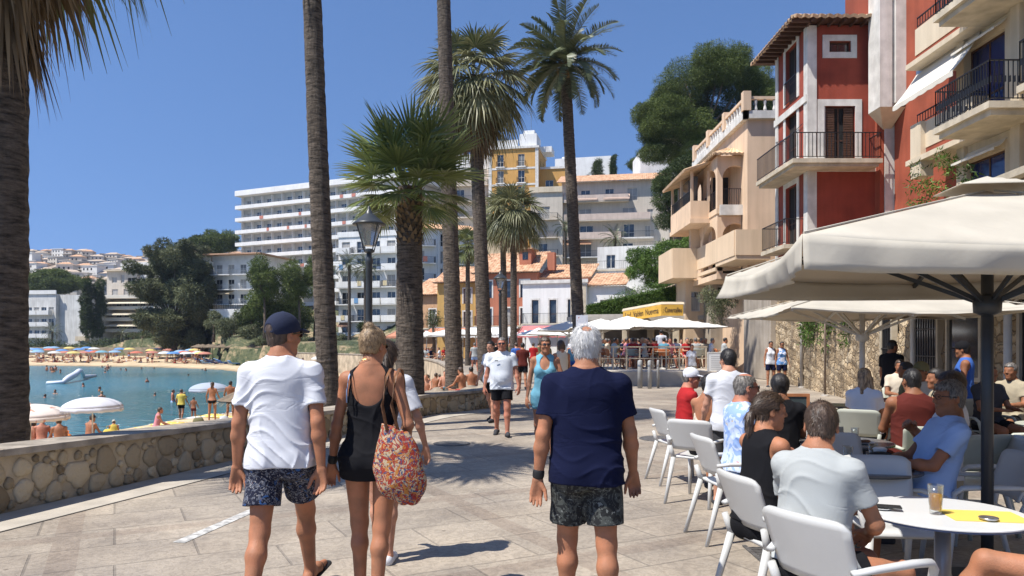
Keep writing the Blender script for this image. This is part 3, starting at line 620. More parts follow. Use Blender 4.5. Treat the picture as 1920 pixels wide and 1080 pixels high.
# ---- left: beige stepped building with awnings
h,wd=root_between('apartment_building',(-113,203),(-92,200),'beige stepped apartment building with long cream awnings behind the far beach','building')
awm=pm('cream_awning',(.76,.68,.52),.9,.05,2,0)
for k,(z,ov) in enumerate(((2.0,1.6),(5.0,1.0),(8.0,.5),(11.0,0))):
    block(h,beige,0,0,wd,12,z,z+3.0,front=[(1.2+i*2.35,z+.05,1.5,2.1,darkin) for i in range(8)],name='storey_wall')
    MB().box(-ov-1,wd+ov,-2.8,-.01,z+2.75,z+3.0).build('balcony_slab',beige,h); MB().box(-ov-1,wd+ov,-2.9,-2.75,z+2.78,z+3.7).build('parapet',pm('pale_parapet',(.72,.67,.57),.9,.06,.5,0),h)
    if k>0: awning(h,ID,2.5-ov*.6,wd-3,z+2.5,1.0,3.6,awm)
block(h,beige,2,1.5,9,9,14,21.5,front=[(1.5,15,1.8,1.6),(5,15,1.8,1.6),(1.5,18.3,1.5,1.6),(4.2,18.3,1.0,2.2),(6.2,18.3,2.2,1.4,darkin)],name='upper_wall')
MB().box(1.6,11.6,.6,10.6,21.5,21.8).build('roof_slab',cream,h)
block(h,white,11.2,2.5,8,9,14,20.5,front=[(1,15,2,1.6),(4.6,15,2,1.6)],name='upper_wall')
# upper-left white cube block
h,wd=root_between('apartment_building',(-118,225),(-92,216),'pale upper block with flat roofs rising behind the cypress','building')
block(h,whitedull,0,0,12,10,8,26,front=[(1+2.6*i,22,1.2,1.3) for i in range(4)]+[(1+2.6*i,18.6,1.2,1.3) for i in range(4)]); block(h,whitedull,12,1,13,10,8,26.8,front=[(1.5,22,2.2,1.6),(7,22.4,1.6,1.3),(1.5,18,2.2,1.6)],name='wing_wall')
block(h,beige,9,5,14,8,26.8,29.6,front=[(2,27.2,1.6,1.6),(8,27.2,2,1.6)],name='penthouse_wall'); MB().box(8,24,4,14,29.6,29.9).build('roof_slab',cream,h)
MB().box(-8,12,-2,8,21,21.4).build('terrace_slab',cream,h); block(h,beige,-8,0,8,8,8,21,front=[(1,17.5,1.5,1.5),(4.5,17.5,1.5,1.5)],name='low_wing_wall')
# left: pale block with white balconies
h,wd=root_between('apartment_building',(-132,196),(-118.5,194),'pale grey flat roofed apartment block with white balconies beside the beach','building')
block(h,whitedull,0,0,wd,18,0,14.6,front=[(1+2.1*i,z,1.5,1.9) for i in range(6) for z in (.3,3.3,6.3,9.3)])
block(h,whitedull,wd,1.2,9,16,0,14.4,front=[(6,1.5,1.3,1.3),(6,4.6,1.3,1.3),(6,7.7,1.3,1.3),],name='gable_wall')
for z in (3.3,6.3,9.3):
    for a,b in ((.2,4.2),(4.6,9.0),(9.2,12.6)): balcony(h,ID,a,b,z,1.4,'solid',white,white,1.0)
MB().box(-.2,wd+.2,-.3,.0,14.6,15.6).build('roof_parapet',white,h); MB().box(wd+5.6,wd+8.6,-.2,1.19,2.4,3.6).build('side_balcony',cream,h)
# ---- yellow building
h,wd=root_between('apartment_building',(-8.2,142),(4.9,139.5),'tall ochre yellow building with white corner trim and roof terraces','building')
zs=[35.0-3.05*k for k in range(6)]
block(h,ochre,3.9,0,wd-3.9,10,14,38.3,front=[(1.6,z,1.25,2.3) for z in zs]+[(5.6,z,1.25,2.3) for z in zs],right=[(2.3,z+.6,1.0,1.3) for z in zs]+[(6,z+.6,1.0,1.3) for z in zs])
block(h,beige,-4,1.5,7.9,9,14,35.0,front=[(1.0,z-2.6,1.7,2.0) for z in zs[1:]]+[(4.6,z-2.6,1.7,2.0) for z in zs[1:]],name='wing_wall')
for z in zs[:5]: balcony(h,Matrix.Translation((-4,1.5,0)),.2,7.6,z-3.05,1.3,'rail',whitedull,beige)
for z in zs: 
    for x in (5.3,9.3): balcony(h,ID,x,x+1.7,z-.05,.45,'rail',None,white)
    MB().box(3.85,wd+.06,-.06,-.005,z-.55,z-.2).build('string_course',trimw,h)
for x in (3.85,wd-.55): MB().box(x,x+.6,-.09,-.065,14,38.3).build('corner_strip',trimw,h)
MB().box(3.7,wd+.2,-.3,10.2,38.3,38.7).build('cornice',trimw,h); 
mb=MB(); mb.box(4,9.5,0,.2,38.7,40.0); mb.box(4,4.2,.2,8,38.7,40.0); mb.box(9.6,12.9,1,6,38.7,41.3); mb.box(10.2,12.3,2,5,41.3,42.2); mb.box(-3.5,3.7,3,9,35.0,38.5); mb.box(13,15.2,5,9,38.7,39.8)
mb.build('roof_structure',white,h,bevel=.03)
mb=MB(); mb.tube([(11.5,3,42),(11.5,3,46.5)],.06,6)
for z,l in ((46.1,.9),(45.6,.7),(45.2,.5)): mb.bar((11.5-l,3,z),(11.5+l,3,z),.04); mb.bar((11.5,3-l,z-.1),(11.5,3+l,z-.1),.04)
mb.build('aerial',steel,h)
block(h,ochre,wd-.2,2.5,5.5,14,14,34.8,front=[(1.2,31.2,1.5,1.5),(1.2,28,1.5,1.5)],right=[(2+3*k,z,1.0,1.3) for k in range(4) for z in (31.5,28.5)],name='side_wing_wall')
MB().box(wd-.3,wd+5.5,2.3,16.6,34.8,35.2).build('side_cornice',trimw,h)
block(h,cream,-3.5,-8,14,8,8,21.5,front=[(9.5,13.5,1.5,3.2,darkin)],name='podium_wall'); MB().box(-3.7,10.7,-8.2,0,21.5,21.9).build('podium_cornice',trimw,h)
block(h,ochre,-3,-14,17,6,4,15.8,front=(),name='lower_podium_wall'); MB().box(-3.2,14.2,-14.3,-8,15.8,16.1).build('lower_cornice',stonetrim,h); block(h,ochre,-11,-13,7.5,8,3,17,front=[(1.2,8,1,2.4),(1.2,12.4,1,1.6),(4.4,8,1,2.4),(4.4,12.4,1,1.6)],name='annex_wall')
# ---- white cube block behind
h,wd=root_between('apartment_building',(9.5,165),(21.5,162),'plain white flat roofed block behind the roof terraces','building')
block(h,white,0,0,wd,12,22,42.5,front=[(2,37,.6,.6),(7,38,.7,.7),(9,34,.6,.6)]); block(h,white,-3,3,6,8,22,40.5,name='stair_wall'); MB().box(1,4,3,6,42.5,43.6).build('water_tank',white,h,bevel=.1)
# ---- cream stepped apartments with tile roof
h,wd=root_between('apartment_building',(6.3,124.5),(25.5,121),'grey cream stepped apartments with tiled roof, balconies and pinkish awnings','building')
fl=[25.0,21.9,18.9,15.9,12.9]
block(h,beige,2,0,wd-2,12,7,28.4,front=[(3.2,25.05,1.5,2.0),(7.2,25.05,1.4,2.1),(10.8,25.05,1.6,2.1),(14.5,25.6,.9,1.3,),(3,21.95,1.9,2.0),(10.0,21.95,2.0,2.0),(14.0,22.4,.9,1.2),(3,18.95,2.2,2.2),(10.2,18.95,1.7,2.3),(13.6,18.95,.9,2.0),(3,15.95,1.9,2.2),(10,15.95,1.7,2.2)],glassm=None)
tileroof('roof',[(1.2,-1.0,28.3),(wd+.3,-1.0,28.3),(wd+.3,6,30.8),(1.2,6,30.8)],root=h)
block(h,beige,-3,-1.5,5.3,11,7,26.6,front=[(1.3,22.2,1.9,2.1),(1.3,16.1,1.5,2.1),(1.3,13.1,1.5,2.1),(1.3,19.1,1.5,2.1)],name='wing_wall')
mb=MB(); mb.box(-3.2,2.3,-1.8,-1.6,26.6,27.5); mb.box(-3.2,-3,-1.6,6,26.6,27.5); mb.build('roof_parapet',cream,h)
pinkp=pm('pale_pink_panel',(.56,.45,.38),.9,.06,1,0,streak=.2)
for z,a,b,m_ in ((25,2.4,13.0,pinkp),(21.9,2.4,16.5,pinkp),(18.9,2.4,11.8,pinkp)): balcony(h,ID,a,b,z,1.3,'solid',m_,beige,1.0)
for z in (25,21.9,18.9,15.9): balcony(h,Matrix.Translation((-3,-1.5,0)),-.3,4.6,z-2.9 if z==25 else z-2.8,1.0,'rail',None,beige)
balcony(h,ID,11.9,17,18.9,1.5,'rail',None,whitedull); balcony(h,ID,2.4,12,15.9,1.3,'rail',None,whitedull); 
awp=pm('faded_pink_awning',(.52,.38,.30),.9,.08,2,0)
for a,b in ((3.2,8.0),(9,13.2)): awning(h,ID,a,b,26.3,1.0,1.5,awp)
awning(h,ID,2.4,7,18.4,.3,1.6,pm('orange_awning',(.55,.30,.17),.9,.1,2,0))
block(h,whitedull,9,-5,9.8,5,7,16.6,front=[(1,14.1,1.2,1.6),(4.5,14.1,1.5,1.9,darkin)],name='lower_terrace_wall'); railing(h,Matrix.Translation((9,-5,0)),[(0,0),(9.8,0)],16.6,1.0,None,.25)
block(h,whitedull,6,-12,14,7,4,13.2,front=[(2,10.2,1.1,1.6),(6,10,1.6,2.0,darkin),(10,10.2,1.1,1.6)],name='bottom_terrace_wall'); railing(h,Matrix.Translation((6,-12,0)),[(0,0),(14,0)],13.2,1.0,None,.25)
h2=empty('roof_house',(0,0,0),label='small flat roofed house with open loggia on the skyline beside the big pine',cat='house')
block(h2,white,22,128,9.5,8,20,34.8,front=[(2,32.8,.5,.5),(4.6,32.8,.5,.5)]); mb=MB(); mb.box(24.5,31.8,127.4,135,36.6,36.9); mb.box(25,25.4,128,128.4,34.8,36.6); mb.box(27.6,28,128,128.4,34.8,36.6); mb.box(31,31.4,128,128.4,34.8,36.6); mb.box(25,31,130,130.2,34.8,36.6); mb.build('loggia',cream,h2)
# ---- row of old houses along the promenade
def oldhouse(name,A,B,z,label,m,zt,xs,floors,D=9,roof='tile',ridge=2.2,rail=True,frame=None,winw=.95,winh=2.2):
    h,wd=root_between(name,A,B,label,'house'); ops=[(x,zf,winw,winh) for x in xs for zf in floors]
    block(h,m,0,0,wd,D,-.5,zt,front=ops,frame=frame or brownwood,left=[(2,floors[-1],.9,1.8),(5.5,floors[-1],.9,1.8)])
    sb=MB()
    for x,zf,w_,h_ in ops:
        for q in ((x-.14,x,zf,zf+h_),(x+w_,x+w_+.14,zf,zf+h_),(x-.14,x+w_+.14,zf+h_,zf+h_+.16)): sb.box(q[0],q[1],-.03,-.002,q[2],q[3])
    sb.build('window_surround',trimw,h)
    MB().box(-.05,wd+.05,-.08,-.031,floors[0]-.35,floors[0]-.1).build('string_course',trimw,h)
    if roof=='tile':
        tileroof('roof',[(-.4,-.6,zt),(wd+.4,-.6,zt),(wd+.4,D*.5,zt+ridge),(-.4,D*.5,zt+ridge)],root=h); MB().box(-.3,wd+.3,-.45,.1,zt-.12,zt-.01).build('eave',brownwood,h)
    else: 
        MB().box(-.15,wd+.15,-.2,.1,zt,zt+.35).build('cornice',trimw,h)
    if rail: 
        balcony(h,ID,.1,wd-.1,floors[0]-.05,.9,'rail',None,stonetrim)
    return h,wd
oldhouse('town_house',(-12.6,92),(-7.4,89),0,'peach town house with red tiled roof between two palm trunks',pm('dusty_peach_render',(.46,.28,.16),.85,.1,.4,.1,8,streak=.3),7.6,[.6,3.0],[3.6],ridge=2.4)
h,wd=oldhouse('town_house',(-8.6,86),(-3.4,84.5),0,'yellow ochre town house with wooden balcony behind the street lamp',pm('mustard_render',(.52,.33,.11),.85,.1,.4,.1,8,streak=.3),8.7,[1.0,3.2],[3.6,6.2],winh=1.7)
h,wd=oldhouse('town_house',(-3.9,80),(2.6,78),0,'faded red town house with terracotta roof and small dormer',redhouse,9.2,[.9,3.0,5.0],[3.6,6.5],winh=1.8,ridge=2.6)
dm=MB(); dm.box(4.6,5.9,1.0,3.2,10.0,11.7); dm.build('dormer',redhouse,h); MB().box(4.4,6.1,.8,3.4,11.7,11.85).build('dormer_roof',tile,h); MB().box(4.95,5.55,.97,.999,10.6,11.4).build('dormer_window',glass,h)
MB().box(7.4,8.2,2,2.8,9.5,11.4).build('chimney',redhouse,h)
block(h,redhouse,wd,1.5,5.2,8,-.5,8.6,name='rear_wall'); tileroof('rear_roof',[(wd-.2,.9,8.6),(wd+5.6,.9,8.6),(wd+5.6,5.5,10.4),(wd-.2,5.5,10.4)],root=h)
h,wd=oldhouse('town_house',(1.05,74),(7.2,72),0,'bright white town house with balcony railing above the cafe awnings',white,7.55,[.95,2.75,4.6],[3.65],roof='flat',winw=.7,winh=2.3)
MB().box(wd-1.6,wd-.05,-.04,-.005,0,7.4).build('corner_strip',stonetrim,h)
block(h,white,wd,.6,3.6,8,-.5,7.2,front=[(1.2,3.7,.9,2.2)],name='side_wall'); tileroof('side_roof',[(wd,.2,7.3),(wd+3.8,.2,7.3),(wd+3.8,4.5,8.8),(wd,4.5,8.8)],root=h)
h,wd=root_between('town_house',(8.0,80.5),(15.5,78),'tall blank white house wall above the clipped hedge','house')
block(h,whitedull,0,0,wd,9,-.5,9.4,front=[(.9,4.0,.75,1.9),(3.0,4.2,.8,2.1),(5.6,4.6,.8,1.9)],frame=brownwood); MB().box(-.1,wd+.1,-.12,.1,9.4,9.6).build('cornice',stonetrim,h)
block(h,whitedull,.6,3,wd,8,9.4,12.4,front=[(1.0,10,1,1.5),(4.4,10,1.6,1.6,darkin)],name='upper_wall'); railing(h,ID,[(0,0),(wd,0)],9.6,.9,None,.2)
# cafe fronts under the houses
pink=pm('pink_awning',(.60,.17,.16),.85,.08,2,0); whaw=pm('white_awning',(.74,.72,.68),.85,.05,2,0); redaw=pm('brick_awning',(.46,.20,.12),.85,.1,2,0)
for A,B,z,drop,out,m_,lab in (((1.0,71.5),(5.6,70.5),3.35,.9,3.0,pink,'pink red awning under the white town house balcony'),((5.8,69),(11.5,67),3.3,.8,3.2,whaw,'wide white awning right of the pink one'),
   ((-4.5,77.5),(.6,76),3.3,.8,3,whaw,'white awning in front of the red town house'),((-9.2,84),(-4.8,82.5),3.4,.7,2.4,redaw,'brick coloured awning under the yellow town house'),((-14,90),(-9.5,88),3.2,.7,2.5,redaw,'brick coloured awning under the peach town house')):
    h,wd=root_between('cafe_awning',A,B,lab,'awning'); awning(h,ID,0,wd,z,drop,out,m_,'fabric'); mb=MB(); mb.bar((0,.02,z+.03),(wd,.02,z+.03),.08); mb.bar((.1,0,z),(.1,-out,z-drop),.04); mb.bar((wd-.1,0,z),(wd-.1,-out,z-drop),.04)
    mb.bar((.1,-out,z-drop),(.1,-out,0),.05); mb.bar((wd-.1,-out,z-drop),(wd-.1,-out,0),.05); mb.build('frame',steel,h)
# ---- restaurant with yellow sign
h,wd=root_between('restaurant_building',(4.2,48),(11.6,45.5),'low restaurant front with open dark bays under a long yellow sign','building')
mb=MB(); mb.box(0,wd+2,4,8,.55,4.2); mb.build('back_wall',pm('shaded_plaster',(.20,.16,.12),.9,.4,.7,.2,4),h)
for i in range(6): MB().box(i*wd/5-.2,i*wd/5+.2,-.2,.2,.55,3.1).build('column',stonetrim,h,bevel=.03)
MB().box(-.6,wd+.5,-.4,4.2,3.1,3.35).build('lintel',concrete,h); MB().box(-.4,wd+.3,-.2,.7,3.35,3.5).build('roof_slab',concrete,h)
sg=empty('restaurant_sign',(0,0,0),label='long yellow restaurant sign with dark lettering above the white parasols',cat='sign')
yel=pm('sign_yellow',(.52,.30,.045),.6,.1,3,.05,20); dk=pm('sign_ink',(.05,.03,.02),.7,.1,3,0)
A=W(1168,604,46.5); 
def signpanel(p0,p1,p2,p3,txt,size):
    o=MB().add([p0,p1,p2,p3],[(0,1,2,3)]).build('panel',yel,sg); solidify(o,.08)
    c=bpy.data.curves.new('lettering','FONT'); c.body=txt; c.size=size; c.extrude=.006; c.align_x='CENTER'; c.align_y='CENTER'; c.materials.append(dk)
    t=bpy.data.objects.new('lettering',c); col.objects.link(t); bpy.context.view_layer.update()
    me=bpy.data.meshes.new_from_object(t); me.name='lettering'; bpy.data.objects.remove(t)
    u=(Vector(p1)-Vector(p0)); wv=u.length; u.normalize(); up=(Vector(p3)-Vector(p0)); up=(up-u*up.dot(u)).normalized(); nrm=u.cross(up)
    ws=max(v.co.x for v in me.vertices)-min(v.co.x for v in me.vertices); k=wv*.86/ws
    for v in me.vertices: v.co.x*=k
    M=Matrix(((u.x,up.x,nrm.x,0),(u.y,up.y,nrm.y,0),(u.z,up.z,nrm.z,0),(0,0,0,1))); cc=(Vector(p0)+Vector(p1)+Vector(p2)+Vector(p3))/4+nrm*.012
    L=link('lettering',me,sg,dk); L.matrix_local=Matrix.Translation(cc)@M
signpanel(W(1168,603,46),W(1240,592,43),W(1240,571,43),W(1168,584,46),"Lau!  Valden  Nuevma",.5)
signpanel(W(1240.3,592,43),W(1281,592,43),W(1281,571,43),W(1240.3,571,43),": Conercalleu",.42)
o=MB().add([W(1166,583,46.3),W(1240,570,43.1),W(1283,570,43.1),W(1283,566,44.5),W(1240,566,44.5),W(1168,579,47.5)],[(0,1,2,3,4,5)]).build('trim',stonetrim,sg); solidify(o,.05)
# ---- peach villa on the right
h=empty('villa_building',(0,0,0),label='peach villa with arched loggia, tiled bay roof and stepped terraces',cat='building')
def arch(mb,M,x,z,w,hh,t=.35,n_=10,H=None):
    """spandrel above an arch opening x..x+w springing at z, up to H"""
    r=w/2; cx=x+r; vs=[];fs=[]
    for k in range(n_+1):
        a=math.pi*(1-k/n_); px=cx+r*math.cos(a); pz=z+min(hh,r)*math.sin(a); vs+=[(px,0,pz),(px,0,H),(px,t,pz),(px,t,H)]
    for k in range(n_): a=4*k; fs+=[(a,a+4,a+5,a+1),(a+2,a+3,a+7,a+6),(a,a+2,a+6,a+4)]
    mb.add(vs,fs,M)
block(h,peach,12.3,39,6,11,0,13.6,left=[(3,9.5,1.1,2.1)],frame=brownwood)
MB().box(12.05,18,38.75,39.0,13.35,13.75).build('cornice',trimw,h); MB().box(12.05,12.3,38.75,50,13.35,13.75).build('cornice_side',trimw,h)
bal=MB().lathe([(.05,0),(.09,.1),(.05,.3),(.09,.5),(.05,.6)],8).mesh('baluster')
for p in [(12.2,39.4+k*.48,13.75) for k in range(22)]+[(12.7+k*.48,38.9,13.75) for k in range(10)]: q=link('baluster',bal,h,trimw); q.location=p
mb=MB(); mb.box(12.08,12.32,39,50,14.35,14.5); mb.box(12.3,18,38.8,39.0,14.35,14.5)
for y in (38.9,42.5,46,49.5): mb.box(12.0,12.4,y-.2,y+.2,13.75,14.75)
mb.build('balustrade_rail',peach,h)
# bay block, open loggias on two floors
mb=MB(); x0,x1,y0,y1=11.0,12.9,40.0,46.0
def loggia(z0,z1,zs):
    mbF=MB()
    Fm=face('F',x0,y0,x1-x0,y1-y0); Lm=face('L',x0,y0,x1-x0,y1-y0)
    mbF.box(0,.28,0,.3,z0,z1,Fm); mbF.box(x1-x0-.25,x1-x0+.0,0,.3,z0,z1,Fm); arch(mbF,Fm,.28,zs,x1-x0-.53,.7,.3,12,z1)
    mbF.box(.0,.4,.002,.3,z0,z1,Lm); mbF.box(2.6,3.0,.002,.3,z0,z1,Lm); mbF.box(5.68,5.98,.002,.3,z0,z1,Lm); arch(mbF,Lm,.4,zs,2.2,.75,.3,12,z1); arch(mbF,Lm,3.0,zs,2.68,.75,.3,12,z1)
    mbF.build('loggia_wall',peach,h)
    b=MB(); b.box(x0+.3,x1,y0+2.2,y0+2.4,z0,z1); b.build('loggia_back_wall',peach,h); b=MB(); b.box(x0+.35,x0+1.2,y0+2.12,y0+2.19,z0+.1,z0+2.1); b.build('loggia_door',darkin,h)
    MB().box(x0-.05,x1+.02,y0-.05,y1,z0-.3,z0).build('loggia_slab',peach,h)
loggia(8.9,11.7,10.5); loggia(5.4,8.6,7.4)
railing(h,face('F',x0,y0,1.9,6),[(.3,.05),(1.65,.05)],9.0,.95,None,.12); railing(h,face('L',x0,y0,1.9,6),[(3.1,.1),(5.6,.1)],9.0,.95,None,.12)
MB().box(x0+.1,x1+.05,y0-.22,y0-.06,8.5,9.05).build('loggia_front_band',trimw,h)
tileroof('bay_roof',[(x0-.35,y0-.4,11.75),(x1+.3,y0-.4,11.75),(x1,y0+1.6,12.5),(x0+.9,y0+1.6,12.5)],root=h,waves=10,m=pm('pale_tile',(.60,.42,.26),.85,.2,2,.2,12))
tileroof('bay_side_roof',[(x0-.35,y1+.4,11.75),(x0-.35,y0-.4,11.75),(x0+.9,y0+1.6,12.5),(x0+.9,y1+.4,12.5)],root=h,waves=18,m=MATS['pale_tile'])
# glazed veranda to the left
block(h,peach,9.95,41.6,1.05,5.2,8.6,9.6,name='veranda_parapet',top=False); mb=MB()
for p in ((9.98,41.65),(9.98,44.2),(9.98,46.7),(10.9,41.65)): mb.box(p[0],p[0]+.14,p[1],p[1]+.14,9.6,11.3)
mb.build('veranda_post',peach,h); MB().box(9.9,11.0,41.5,46.9,8.35,8.6).build('veranda_slab',peach,h)
railing(h,face('L',9.97,41.6,1,5.2),[(.2,0),(5,0)],9.6,.6,None,.12)
o=tileroof('veranda_roof',[(9.5,47.2,11.25),(9.5,41.2,11.25),(11.0,41.2,11.75),(11.0,47.2,11.75)],root=h,m=MATS['pale_tile'],waves=18)
MB().box(10.3,10.6,42.6,46.4,9.0,11.2).build('veranda_window',glass,h)
# terraces
P1=[(9.7,46.0),(10.9,46.0)]; tcol=pm('villa_terrace_render',(.66,.50,.34),.85,.05,.5,.1,20,streak=.2)
MB().box(10.9,12.6,36.4,40,5.75,5.95).build('terrace_slab',tcol,h); MB().box(10.9,12.6,36.35,36.5,5.955,7.2).build('terrace_parapet',tcol,h); MB().box(10.86,11.0,36.5,43.9,5.955,7.2).build('terrace_parapet',tcol,h); MB().box(10.9,12.6,40,43.9,5.55,5.74).build('terrace_slab',tcol,h)
MB().box(12.5,12.6,36.5,39,5.955,7.2).build('terrace_parapet',tcol,h)
MB().box(9.5,10.9,43.9,48,5.5,5.74).build('terrace_slab',tcol,h); MB().box(9.45,10.9,43.85,44.0,5.5,7.25).build('terrace_parapet',tcol,h); MB().box(9.42,9.55,44.0,48,5.5,7.25).build('terrace_parapet',tcol,h); MB().box(10.5,11.1,43.9,44.3,7.2,8.6).build('terrace_pier',tcol,h)
block(h,tcol,10.5,45.2,2.6,6,0,5.5,front=[(.35,3.6,.55,1.2)],left=[(2,3.6,.6,1.2)],name='lower_wall',frame=trimw)
block(h,plaster,11.6,43.6,2.5,2.4,0,5.5,front=[(.4,3.9,.7,1.1,darkin)],name='lower_side_wall')
mb=MB(); mb.bar((11.5,43.5,4.6),(10.6,43.5,4.6),.05); mb.tube([(10.6,43.5,4.6),(10.6,43.5,4.35)],[.12,.16],8); mb.build('wall_lamp',iron,h)
# ---- red tower house
T=empty('tower_house',(0,0,0),label='dark red tower house with white trim, iron balconies and overhanging tiled eaves',cat='house')
tx,ty,tw,td=11.5,29.0,2.78,3.5; top=14.0
def fx(px,Y=29.0): return XP(px,Y)-tx
def fz(py,Y=29.0): return ZP(py,Y)
sm_w=(fx(1553),fz(98),fx(1595)-fx(1553),fz(77)-fz(98),glass); door=(fx(1545),fz(303),fx(1603)-fx(1545),fz(199)-fz(303),darkin)
Lw=[(1.15,fz(300),1.25,2.35,darkin),(1.15,fz(165),1.25,2.3,darkin),(1.15,fz(452),1.25,2.5,darkin)]
block(T,redw,tx,ty,tw,td,4.2,top,front=[sm_w,door],left=Lw,frame=brownwood)
def surround(M,x,z,w,hh,t=.2,p=.035,sill=True):
    mb=MB(M); z0=z-(t if sill else 0)
    mb.box(x-t,x,-p,-.002,z0,z+hh+t).box(x+w,x+w+t,-p,-.002,z0,z+hh+t).box(x,x+w,-p,-.002,z+hh,z+hh+t)
    if sill: mb.box(x,x+w,-p,-.002,z-t,z)
    mb.build('window_surround',trimw,T)
Fm=face('F',tx,ty,tw,td); Lm=face('L',tx,ty,tw,td)
surround(Fm,*sm_w[:4],.23); surround(Fm,*door[:4],.26,sill=False)
for q in Lw: surround(Lm,*q[:4],.22,sill=False)
MB(Fm).box(0,.32,-.045,-.002,4.3,top-.02).build('corner_strip',trimw,T); MB(Lm).box(td-.34,td+.045,-.045,-.002,4.3,top-.02).build('corner_strip',trimw,T); MB(Lm).box(0,.3,-.045,-.002,4.3,top-.02).build('corner_strip',trimw,T)
mb=MB(Fm)
for q in (sm_w,door): mb.box(q[0]+.001,q[0]+.05,.0,.1,q[1],q[1]+q[3])
mb.build('window_reveal',trimw,T)
# shutters in the door, curtain
for xs_ in (door[0]+.06,door[0]+door[2]-.42):
    mb=MB(Fm); mb.box(xs_,xs_+.36,.076,.09,door[1]+.06,door[1]+2.1)
    for k in range(22): z=door[1]+.08+k*.092; mb.box(xs_,xs_+.36,.05,.0759,z,z+.07)
    mb.build('louvre_shutter',brownwood,T)
mb=MB(Lm); mb.box(-.05,td,-.09,-.046,fz(190,29),fz(190,29)+.28); mb.build('string_course',trimw,T)
MB(Fm).box(.33,tw,-.06,-.004,fz(322),fz(312)).build('string_course',trimw,T)
# main balcony wrapping the corner
zb=fz(308); mb=MB(); mb.box(tx-.95,tx+tw-.35,ty-.95,ty-.05,zb-.16,zb); mb.box(tx-.95,tx-.05,ty-.05,ty+td-.2,zb-.16,zb); mb.box(tx-.85,tx+tw-.45,ty-.85,ty-.05,zb-.28,zb-.161); mb.box(tx-.85,tx-.05,ty-.05,ty+td-.3,zb-.28,zb-.161); mb.build('balcony_slab',stonetrim,T)
railing(T,ID,[(tx-.9,ty+td-.25),(tx-.9,ty-.9),(tx+tw-.4,ty-.9),(tx+tw-.4,ty)],zb,.98,None,.14,.02)
zl=fz(455); MB().box(tx-.8,tx-.05,ty+.4,ty+td-.4,zl-.16,zl).build('balcony_slab',stonetrim,T); railing(T,ID,[(tx,ty+td-.45),(tx-.75,ty+td-.45),(tx-.75,ty+.45),(tx,ty+.45)],zl,1.0,None,.14,.02)
railing(T,Lm,[(1.15,-.06),(2.4,-.06)],Lw[1][1],.95,None,.12)
# eaves
ev=.85; zt_=top+.05; 
mb=MB(); mb.box(tx-ev,tx+tw+.4,ty-.62,ty+td+ev,zt_,zt_+.06)
for k in range(11): mb.box(tx-ev+.05,tx-.01,ty-.5+k*.42,ty-.5+k*.42+.09,zt_-.13,zt_-.001)
for k in range(9): mb.box(tx-.1+k*.42,tx-.02+k*.42,ty-.58,ty-.01,zt_-.13,zt_-.001)
mb.build('eave_boards',brownwood,T)
apx=(tx+tw/2,ty+td/2,zt_+.95); c=[(tx-ev,ty-.68,zt_+.06),(tx+tw+.4,ty-.68,zt_+.06),(tx+tw+.4,ty+td+ev,zt_+.06),(tx-ev,ty+td+ev,zt_+.06)]
r2=[(tx+1.1,ty+1.2,zt_+.75),(tx+tw,ty+1.2,zt_+.75),(tx+tw,ty+2.4,zt_+.75),(tx+1.1,ty+2.4,zt_+.75)]
tileroof('roof',[c[0],c[1],r2[1],r2[0]],root=T,m=MATS['pale_tile']); tileroof('roof_side',[c[3],c[0],r2[0],r2[3]],root=T,m=MATS['pale_tile'])
for (x_,y_,z0_,z1_,par,m_) in ((tx+tw-.12,ty-.07,4.3,top,T,MATS['white_trim']),):
    mb=MB(); mb.tube([(x_,y_,z0_),(x_,y_,z1_)],.045,8); mb.build('drainpipe',m_,par,True)
mb=MB(); mb.tube([(12.25,39.8,5),(12.25,39.8,9),(12.25,41.5,9.3),(12.25,46,9.25)],.02,5); mb.build('cable',iron,h)
mb=MB(); mb.tube([(tx-.06,ty+.4,10.3),(tx-.07,ty+2,10.15),(tx-.06,ty+3.4,10.35)],.012,5); mb.build('cable',iron,T)
# ---- red building with white bay (right of the tower)
C=empty('town_house',(0,0,0),label='orange red house with white framed bay and cream balcony panels right of the tower',cat='house')
redb=pm('orange_red_render',(.32,.075,.038),.85,.16,.9,.25,16,streak=.3,detail=9)
block(C,redb,14.1,28.6,6,3,4.2,18,name='wall')
zb0=ZP(200,27.7); 
mb=MB(); mb.box(13.65,14.10,27.7,28.6,zb0,18); mb.box(14.22,14.60,27.65,28.3,zb0+.15,18); mb.box(14.10,14.22,27.8,28.55,zb0,18); mb.build('bay',trimw,C)
mb=MB(); mb.add([(13.65,27.7,zb0-.001),(14.6,27.7,zb0-.001),(14.6,28.6,zb0-.001),(13.65,28.6,zb0-.001),(14.2,28.58,zb0-.6),(14.5,28.58,zb0-.6)],[(0,1,5,4),(0,4,3),(1,2,5)]); mb.build('bay_corbel',cream,C)
mb=MB(); mb.box(14.26,14.75,28.54,28.598,4.2,zb0); 
for py in (173,277,400): z=ZP(py,28.6); mb.box(14.751,16.5,28.55,28.598,z-.13,z+.13)
mb.build('white_band',trimw,C)
for z0 in (ZP(110,23.8),ZP(292,23.8),ZP(-60,23.8)):
    MB().box(12.9,15,20.9,23.9,z0+.12,z0+.95).build('balcony_panel',cream,C); MB().box(12.92,15,20.92,23.88,z0-.12,z0+.119).build('balcony_stripe',redb,C); MB().box(12.7,15,20.7,24.1,z0-.28,z0-.121).build('balcony_slab',cream,C); railing(C,ID,[(12.95,23.85),(12.95,20.95)],z0+.95,.35,None,.15)
block(C,redb,14.6,24.2,4,4.3,4.2,18,name='side_wall')
MB().box(12.75,13.15,23.3,23.9,ZP(333,23.6),ZP(232,23.6)).build('cream_box',cream,C)
striped=pm('pale_awning',(.62,.58,.50),.9,.05,2,0)
